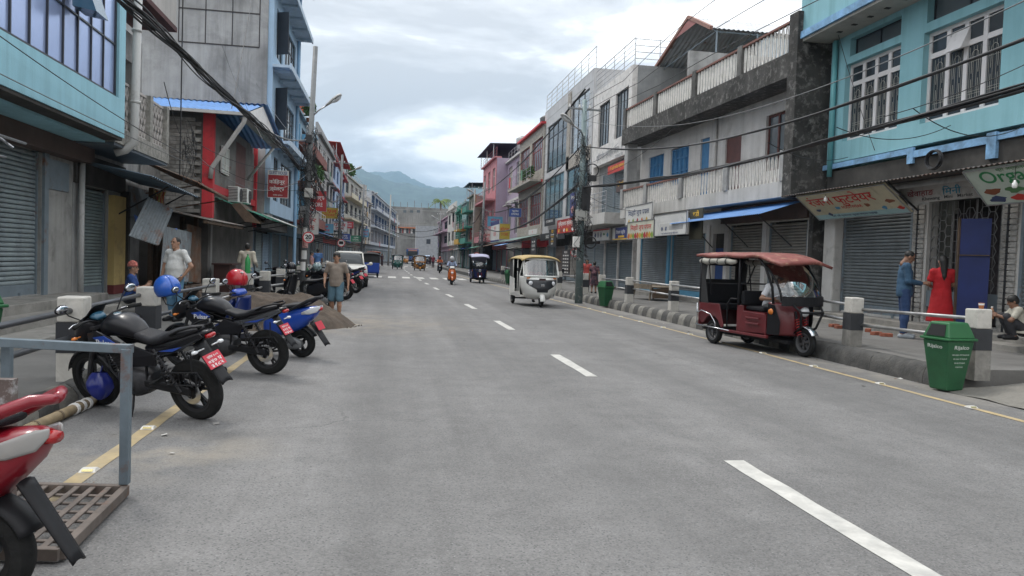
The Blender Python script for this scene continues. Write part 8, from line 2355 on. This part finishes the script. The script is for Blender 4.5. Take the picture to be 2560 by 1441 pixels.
# ---- signs, awnings and tanks that crowd the farther fronts
SGC = [mat('far_sign_%d' % i,c,.6,var=.15) for i,c in enumerate([(.45,.05,.05),(.05,.09,.30),(.60,.60,.57),(.5,.36,.06),(.04,.22,.13),(.03,.03,.035),(.12,.33,.5)])]
_cn = ['red','navy','white','yellow','green','black','sky blue']
_spots = [(-1,47,3.3,2),(-1,52,5.0,0),(-1,58,3.4,6),(-1,63,4.8,3),(-1,68,3.2,5),(-1,76,4.2,2),(-1,84,3.4,1),(-1,92,5.0,0),(-1,101,3.6,4),(-1,109,4.6,6),(1,58,5.2,1),(1,63,3.9,3),(1,69,5.0,6),(1,76,3.8,2),(1,86,4.4,0),(1,93,3.8,4),(1,101,5.2,1),(1,109,4.0,3),(1,119,4.6,2)]
_ord = ['first','second','third','fourth','fifth','sixth','seventh','eighth','ninth','tenth']
rng = random.Random(5); cnt = {-1: 0,1: 0}
for (sd,y,z,c) in _spots:
 x = (-4.9 + .12 * max(0,y - 97) if sd < 0 else 9.7 + road_off(y) * .3) ; w,h = rng.uniform(.9,1.5),rng.uniform(.7,1.5)
 tx = TXW if c in (0,1,4,5) else TXR
 plank_sign('projecting_sign','%s sign jutting over the %s pavement, %s from the %s lamp pole' % (_cn[c],'left' if sd < 0 else 'right',_ord[cnt[sd]],'left' if sd < 0 else 'right'),(x,y,z),(1,0,0),(0,0,1),w,h,SGC[c],
  [(rng.choice(['पसल','होटल','मोबाइल','फेन्सी','औषधि'.replace('धि','िध'),'ज्वेलर्स','स्टोर']),0,.3,.8,.3,tx),('STORE',0,-.35,.6,.2,tx)],frame_m=STEEL,group='signs jutting over the pavements')
 cnt[sd] += 1
AWC = [BLUE_ROOF,TIN_R,GREEN_T,PLASTIC_BLUE,TIN,mat('red_eave')]
cnt = {-1: 0,1: 0}
for k,(sd,y) in enumerate(((-1,49),(-1,56),(-1,65),(-1,72),(-1,82),(-1,95),(1,60),(1,72),(1,80),(1,90),(1,100),(1,112))):
 x0_ = (-5.4 + .07 * max(0,y - 97)) if sd < 0 else 10.3 + road_off(y) * .2
 o = thing('shop_awning','%s sloping shop awning on the %s side, %s beyond the lamp pole' % (['blue','rusty','green','bright blue','grey','red'][k % 6],'left' if sd < 0 else 'right',_ord[cnt[sd]]),'awning',(x0_,y,3.0),0,'awnings over the farther shops')
 cnt[sd] += 1
 q = corrugated((0,-2,.1),(0,2.2,.1),(-sd * 1.7,-2,-.35),.2,.02); q.build('sheet',AWC[k % 6],o)
 b = MB(); b.tube([(-sd * 1.6,-1.8,-.34),(0,-1.8,-.75)],.02,5); b.tube([(-sd * 1.6,2,-.34),(0,2,-.75)],.02,5); b.build('strut',BLACK,o)
for k,(x,y,z) in enumerate(((-7.5,50,12.1),(-8,66,11.6),(-7.2,88,12.2),(-7,108,12.0),(12.5,62,12.2),(12.5,74,12.3),(12.6,98,12.4))):
 o = thing('water_tank','%s roof water tank, %s along the %s roofs' % (['black','grey'][k % 2],_ord[k if k < 4 else k - 4],'left' if k < 4 else 'right'),'water tank',(x,y,z),0,'roof water tanks')
 MB().lathe([(0,0),(.6,0),(.62,.3),(.6,.35),(.62,.7),(.6,.75),(.62,1.1),(.35,1.3),(.2,1.32),(.2,1.4),(0,1.4)],n=18).build('tank',[mat('tank_black',(.02,.02,.022),.5),mat('tank_grey',(.3,.3,.3),.5)][k % 2],o,smooth=True)
 # ================================================================== POLES AND CABLES
POLEM = mat('pole_grey',(.19,.20,.205),.6,metal=.3,var=.15,vs=3,grime=.3,gs=3)
POLEC = mat('pole_concrete',(.36,.35,.33),.85,var=.15,vs=2,streak=.3)
CAB = mat('cable_black',(.022,.022,.024),.6,var=.1)
CABG = mat('cable_grey',(.16,.165,.17),.6,var=.1)
LAMP = mat('lamp_housing',(.42,.42,.41),.5,var=.1)
def cat_pts(a,b,sag,n=24):
 a,b = Vector(a),Vector(b)
 return [a + (b - a) * (i / n) - Vector((0,0,sag * 4 * (i / n) * (1 - i / n))) for i in range(n + 1)]
def tangle(b,c,h,r,n,seed,wr=.009):
 rng = random.Random(seed)
 for i in range(n):
  z0 = c[2] + rng.uniform(-h,h); L_ = rng.uniform(.3,1.2); a = rng.uniform(0,6.28); pts = []
  for k in range(9):
   t_ = k / 8; rr = r * (1 + .9 * math.sin(math.pi * t_) * rng.random()); a += rng.uniform(-.6,.9)
   pts.append((c[0] + rr * math.cos(a),c[1] + rr * math.sin(a),z0 - L_ * t_ + .18 * math.sin(t_ * 6 + i)))
  b.tube(pts,wr * rng.uniform(.6,1.3),5)
def pole(name,label,base,top,r0,r1,m,lamp=None,arms=(),tang=None,boxes=(),coil=None):
 o = thing(name,label,'utility pole',tuple(base))
 base,top = Vector(base),Vector(top); d = top - base
 MB().tube([(0,0,-.2),tuple(d * .5),tuple(d)],[r0,(r0 + r1) / 2,r1],14).build('pole',m,o,smooth=True)
 at = lambda f: d * f
 if lamp:
  f,arm,hz = lamp; p = at(f); q = p + Vector(arm)
  MB().tube([p,p + Vector(arm) * .5 + Vector((0,0,.04)),q],.03,8).build('lamp_arm',STEEL,o,smooth=True)
  dr = Vector(arm).normalized(); up_ = Vector((0,0,1)); sd = dr.cross(up_).normalized(); up_ = sd.cross(dr)
  rings = []
  for (s_,w,h) in ((-.05,.05,.05),(.1,.09,.07),(.3,.15,.09),(.55,.15,.08),(.66,.08,.05)):
   c = q + dr * s_; rings.append([c + sd * w * math.cos(6.283 * i / 12) + up_ * (h * math.sin(6.283 * i / 12) if math.sin(6.283 * i / 12) > 0 else h * .35 * math.sin(6.283 * i / 12)) for i in range(12)])
  hd_ = MB().loft(rings).build('lamp_head',LAMP,o,smooth=True)
  rings = []
  for (s_,w,h) in ((.22,.1,.03),(.36,.13,.08),(.52,.12,.07),(.6,.06,.03)):
   c = q + dr * s_ - up_ * .03; rings.append([c + sd * w * math.cos(6.283 * i / 12) + up_ * (-h * abs(math.sin(6.283 * i / 12))) for i in range(12)])
  MB().loft(rings).build('lamp_glass',LENS,hd_,smooth=True)
 for (f,L_,ang) in arms:
  p = at(f); v = Vector((math.cos(ang),math.sin(ang),0)) * L_ / 2; MB().bar(p - v,p + v,.06,.06).build('cross_arm',POLEM,o)
  for s in (-.9,-.3,.3,.9): MB().lathe([(0,0),(.03,0),(.045,.05),(.025,.09),(.035,.12),(0,.13)],p + v * s + Vector((0,0,.03)),n=10).build('insulator',WHITE,o,smooth=True)
 if tang:
  b = MB()
  for (f,h,r,n,sd) in tang: tangle(b,at(f),h,r,n,sd)
  b.build('cable_tangle',CAB,o)
 for (f,dx,dy,w,h,m_) in boxes:
  p = at(f); MB().box(p.x + dx - w / 2,p.x + dx + w / 2,p.y + dy - .1,p.y + dy + .1,p.z - h / 2,p.z + h / 2).build('junction_box',m_,o,bevel=.015)
 if coil:
  b = MB()
  for (f,dx,dy,r,n) in coil:
   p = at(f) + Vector((dx,dy,0))
   for k in range(n): b.tube([(p.x + (r + .012 * (k % 3)) * math.cos(6.283 * i / 18),p.y + .012 * k,p.z + (r + .012 * (k % 3)) * math.sin(6.283 * i / 18)) for i in range(18)],.009,5,closed=True)
  b.build('cable_coil',CAB,o)
 return o
yl = 29.0
pb_ = PY(757,700,yl); pt_ = PY(789,117,yl)
PL = Vector((pb_.x,yl,ZL)); PLT = Vector((pt_.x,yl,pt_.z))
JBX = mat('meter_box',(.40,.40,.38),.6,var=.1)
def plz(z): return PL + (PLT - PL) * ((z - PL.z) / (PLT.z - PL.z))
q = PY(832,246,yl)
f_ = (PY(785,292,yl).z - PL.z) / (PLT.z - PL.z)
pole('lamp_pole','tall grey steel pole with street lamp and thick cable tangle on the left',PL,PLT,.12,.085,POLEM,lamp=(f_,(.55,-.15,.42),0),arms=(),
 tang=[(.60,.6,.16,34,1),(.50,.8,.2,40,2),(.40,.7,.22,36,3),(.34,.5,.18,20,4)],boxes=[(.40,.05,-.16,.3,.34,JBX),(.62,-.05,-.15,.22,.3,CAB),(.33,-.12,-.12,.2,.28,CABG)],coil=[(.47,.1,-.2,.2,6)])
for k in range(4):
 z = 1.05 + k * .42
 p = plz(z); o = thing('poster',['torn white notice low on the left lamp pole','white notice with black print on the left lamp pole','white and red notice on the left lamp pole','pale notice high on the left lamp pole'][k],'poster',tuple(p),(k % 3 - 1) * .3)
 MB().lathe([(.124,-.16),(.124,.16)],n=10,a0=-2.6,a1=-.7).build('paper',[WHITE,SW,mat('notice_red',(.5,.28,.26),.7),SW][k],o)
yr = 30.5
pb_ = G(1447,741,ZR); yr = pb_.y
pt_ = PY(1462,250,yr)
PR = Vector((pb_.x,yr,ZR - .1)); PRT = Vector((pt_.x,yr,pt_.z))
def prz(z): return PR + (PRT - PR) * ((z - PR.z) / (PRT.z - PR.z))
fz = lambda z: (z - PR.z) / (PRT.z - PR.z)
pole('lamp_pole','grey pole with cross arm, street lamp and black cable tangle on the right',PR,PRT,.15,.09,mat('pole_green_grey',(.17,.225,.23),.6,metal=.2,var=.15,vs=3,wear=.2),lamp=(fz(6.3),(-.5,-.3,.3),0),arms=((fz(PRT.z - .35),1.3,.1),),
 tang=[(fz(6.2),.5,.14,24,11),(fz(5.2),.7,.2,40,12),(fz(4.2),.8,.24,46,13),(fz(3.2),.7,.24,40,14),(fz(2.5),.4,.18,20,15)],boxes=[(fz(3.3),-.05,-.2,.42,.4,JBX),(fz(4.7),.35,-.1,.3,.22,CAB),(fz(2.3),-.2,-.15,.24,.4,WHITE),(fz(3.9),.1,-.2,.3,.9,CAB)],coil=[(fz(2.3),.35,-.2,.2,6),(fz(5.0),.35,-.15,.22,5)])
far = [('far grey pole on the left beyond the speed sign, with lamp',PY(846,640,62).x,62,9.4,'L',1),('far left pole beside the terrace house, with lamp',PY(903,640,88).x,88,9.5,'L',2),('pale concrete pole at the far left bend',PY(971,640,120).x,120,11,'C',3),('thin pale pole near the end building',PY(990,640,150).x,150,9.5,'C',4),
 ('far right pole with dense cable tangle by the pink house',PY(1203,640,70).x,70,8.6,'R',5),('far right pole behind the orange scooter',PY(1157,640,96).x,96,9.,'R',6),('leaning far right pole before the mauve house',PY(1097,640,130).x,130,9.5,'R',7),('slim steel pole between the pink house and the far right tangle',PY(1180,640,82).x,82,9.,'C',8)]
for (lb,x,y,h,s,sd) in far:
 sg = {'L': 1,'R': -1,'C': 0}[s]
 pole('street_pole',lb,(x,y,.1),(x + .1,y,h),.13,.09,POLEC if s == 'C' else POLEM,lamp=(.82,(sg * 1.0,-.2,.5),0) if sg else None,arms=((.93,1.2,0),) if sg else (),tang=[(.6,1.0,.22,30,sd * 10),(.42,1.0,.26,34,sd * 10 + 1),(.28,.6,.2,16,sd * 10 + 2)] if sg else None)
def cable(label,pts,r=.012,m=CAB,n=1,spread=0.,seed=0,group='overhead cables'):
 """one cable, or one tied bundle of strands"""
 o = thing('cable_bundle' if n > 1 else 'overhead_cable',label,'cable',tuple(pts[0]),0,group)
 rng = random.Random(seed); b = MB()
 for k in range(n):
  a,ph,rr = rng.uniform(0,6.28),rng.uniform(0,6.28),spread * math.sqrt(rng.random())
  q = []
  for i,p in enumerate(pts):
   w = rr * (.75 + .5 * math.sin(i * .55 + ph)); an = a + .12 * i
   q.append(Vector(p) + Vector((w * math.cos(an),0,w * math.sin(an) - (.05 * math.sin(i * .9 + ph) * spread * 3 if n > 1 else 0))))
  b.tube(q,r * (rng.uniform(.7,1.2) if n > 1 else 1),6,cap=False)
 b.build('strands' if n > 1 else 'strand',m,o,smooth=True,base=o.location)
 return o
 # left side heavy bundle along the house fronts
x = -3.35
pts = [PX(px,py,x) for px,py in ((300,-8),(430,108),(540,220),(620,286),(680,340),(720,380),(752,425))]
pts = [pts[0] + (pts[0] - pts[1]) * 1.6] + pts + [plz(4.7)]
fine = []
for a,c in zip(pts[:-1],pts[1:]):
 for k in range(6): fine.append(a + (c - a) * (k / 6))
fine.append(pts[-1])
cable('thick bundle of black cables running along the left house fronts to the lamp pole',fine,.014,CAB,15,.085,1)
cable('twisted grey cable sagging from blue roof corner to the lamp pole',cat_pts((-4.7,26.3,6.0),plz(5.75),.35),.028,CABG)
for k,(a,c,sg,lb) in enumerate((
 ((-5.3,8,3.9),(-5.2,21,3.75),.05,'thin wire along the foot of the cyan wall'),
 ((-5.25,8,4.6),(-5.0,25,3.9),.3,'thin wire across the cyan wall towards the red post'),
 ((-5.2,20.5,4.4),plz(4.9),.5,'drooping wire from the lattice balcony to the lamp pole'),
 ((-5.2,20.5,4.2),plz(4.5),.9,'lower drooping wire from the lattice balcony to the lamp pole'),
 ((-5.3,20.4,9.5),(-5.3,20.4,3.4),0,'vertical wire dropping past the lattice balcony'),
 ((-4.2,15,4.6),(-5.25,20.4,4.3),.1,'wire slung from the thick bundle to the lattice balcony'),
 ((-6.4,36,9.5),plz(5.2),.3,'wire from the tall grey block to the lamp pole'),
 ((-3.4,21,4.5),(-7.5,35.2,10.5),.2,'wire rising across the bare concrete wall'),
 ((-3.4,17,4.55),(-6,35.2,15),.3,'steep thin wire in front of the concrete wall'),
 ((-5.2,20.5,3.9),(-5.9,27,3.6),.25,'wire from the balcony to the red post'),
 ((-5.9,28,4.4),plz(4.2),.35,'wire from the corrugated front to the lamp pole'),
 ((-5.2,36.4,4.6),plz(4.0),.2,'wire from the guest house sign to the lamp pole'))):
 cable(lb,cat_pts(a,c,sg),.008 if k != 4 else .016,CAB if k % 3 else CABG)
b = MB(); tangle(b,Vector((-5.15,20.5,4.3)) * 0,.3,.10,18,77,.007)
o = thing('wire_knot','knot of loose black wires at the end of the lattice balcony','cable',(-5.12,20.5,4.35)); b.build('strands',CAB,o)
# right side
x = 7.75
def rline(lb,pxs,r,n,spr,z_end,m=CAB,seed=3,xx=7.75,zpole=None):
 pts = [PX(px,py,xx) for px,py in pxs]
 pts = [prz(z_end)] + pts
 pts.append(pts[-1] + (pts[-1] - pts[-2]) * .6)
 # smooth through the measured points
 ys = [p.y for p in pts]; zs = [p.z for p in pts]; xs = [p.x for p in pts]
 o_ = np.argsort(ys); ys,zs,xs = np.array(ys)[o_],np.array(zs)[o_],np.array(xs)[o_]
 co = np.polyfit(ys,zs,2); yy = np.linspace(ys[0],ys[-1],40)
 cable(lb,[Vector((float(np.interp(y,ys,xs)),float(y),float(np.polyval(co,y)))) for y in yy],r,m,n,spr,seed)
rline('thick black cable bundle sweeping along the right house fronts to the pole',[(1700,440),(2000,372),(2250,300),(2560,217)],.014,10,.045,4.35)
rline('twisted black cable above the thick bundle on the right',[(1700,372),(2000,292),(2250,212),(2560,97)],.021,2,.019,5.9)
rline('pale single wire crossing the concrete parapet on the right',[(1700,330),(1985,228),(2200,145),(2560,0)],.009,1,0,6.9,CABG)
rline('upper overhead wire against the sky, nearest to the pole top',[(1560,190),(1680,92),(1795,0)],.009,1,0,PRT.z - .2)
rline('middle overhead wire against the sky on the right',[(1600,200),(1760,95),(1925,-4)],.009,1,0,PRT.z - .5)
rline('lower overhead wire against the sky on the right',[(1650,215),(1850,95),(2060,-5)],.009,1,0,PRT.z - .8)
for k,(a,c,sg,lb) in enumerate((
 (prz(4.6),(10.2,27,6.6),.3,'slack wire from the right pole to the stained parapet'),
 (prz(4.2),(9.9,29,3.7),.25,'slack wire from the right pole to the juice shop sign'),
 (prz(5.2),(10.8,36,7.4),.2,'slack wire from the right pole to the white clad house'),
 (prz(3.6),(10.9,41,4.4),.4,'slack wire from the right pole to the steel railing'),
 (prz(4.4),(10.8,46,6.0),.5,'slack wire from the right pole to the grey tiled house'),
 ((7.75,15,4.2),(11.2,17.5,4.4),.2,'wire looping from the bundle to the turquoise wall, left'),
 ((7.75,12.5,4.1),(11.2,14,4.6),.25,'wire looping from the bundle under the white windows'),
 ((7.75,10.5,4.05),(11.25,12.2,4.3),.3,'wire looping from the bundle beside the coil'),
 ((11.1,18.2,7.9),(11.1,16.3,4.4),.1,'thin wire dropping diagonally across the turquoise wall'),
 ((7.75,11.2,4.05),(11.25,10.0,5.9),.2,'wire rising from the bundle to the right window'))):
 cable(lb,cat_pts(a,c,sg),.008,CAB)
o = thing('cable_coil','coil of black cable hanging under the blue trim of turquoise house','cable',tuple(PX(2337,400,11.2)))
b = MB()
for k in range(7): b.tube([(-.03 * (k % 3),(.2 + .012 * (k % 4)) * math.cos(6.283 * i / 20),(.17 + .012 * (k % 4)) * math.sin(6.283 * i / 20)) for i in range(20)],.012,5,closed=True)
b.build('loop',CAB,o)
# onward runs between the farther poles
pr2 = Vector((far[4][1],70,6.2)); pr3 = Vector((far[5][1],96,6.4)); pr4 = Vector((far[6][1],130,6.6))
pl2 = Vector((far[0][1],62,6.2)); pl3 = Vector((far[1][1],88,6.4))
for k,(a,c,sg,n,lb) in enumerate(((prz(6.0),pr2,1.2,4,'cable bundle from the right pole to the pink house pole'),(prz(4.6),pr2 - Vector((0,0,1.6)),1.1,7,'lower black bundle from the right pole to the pink house pole'),(pr2,pr3,1.0,4,'cables between the two far right poles'),(pr3,pr4,1.2,3,'cables to the last far right pole'),
 (plz(5.0),pl2,1.0,6,'cable bundle from the left lamp pole to the next left pole'),(pl2,pl3,1.0,5,'cables between the far left poles'),(pl3,Vector((far[2][1],120,6.4)),.8,3,'cables to the pale far left pole'),
 (Vector((far[2][1],120,6.6)),pr4,1.0,3,'cables crossing the street far ahead, upper run'),(Vector((far[2][1],120,5.6)),pr4 - Vector((0,0,1)),.9,3,'cables crossing the street far ahead, lower run'),(pr2 + Vector((0,0,1.5)),prz(8.0),.6,2,'high pair of wires from the right pole top to the far right pole'))):
 cable(lb,cat_pts(a,c,sg),.02,CAB,n,.06,40 + k)
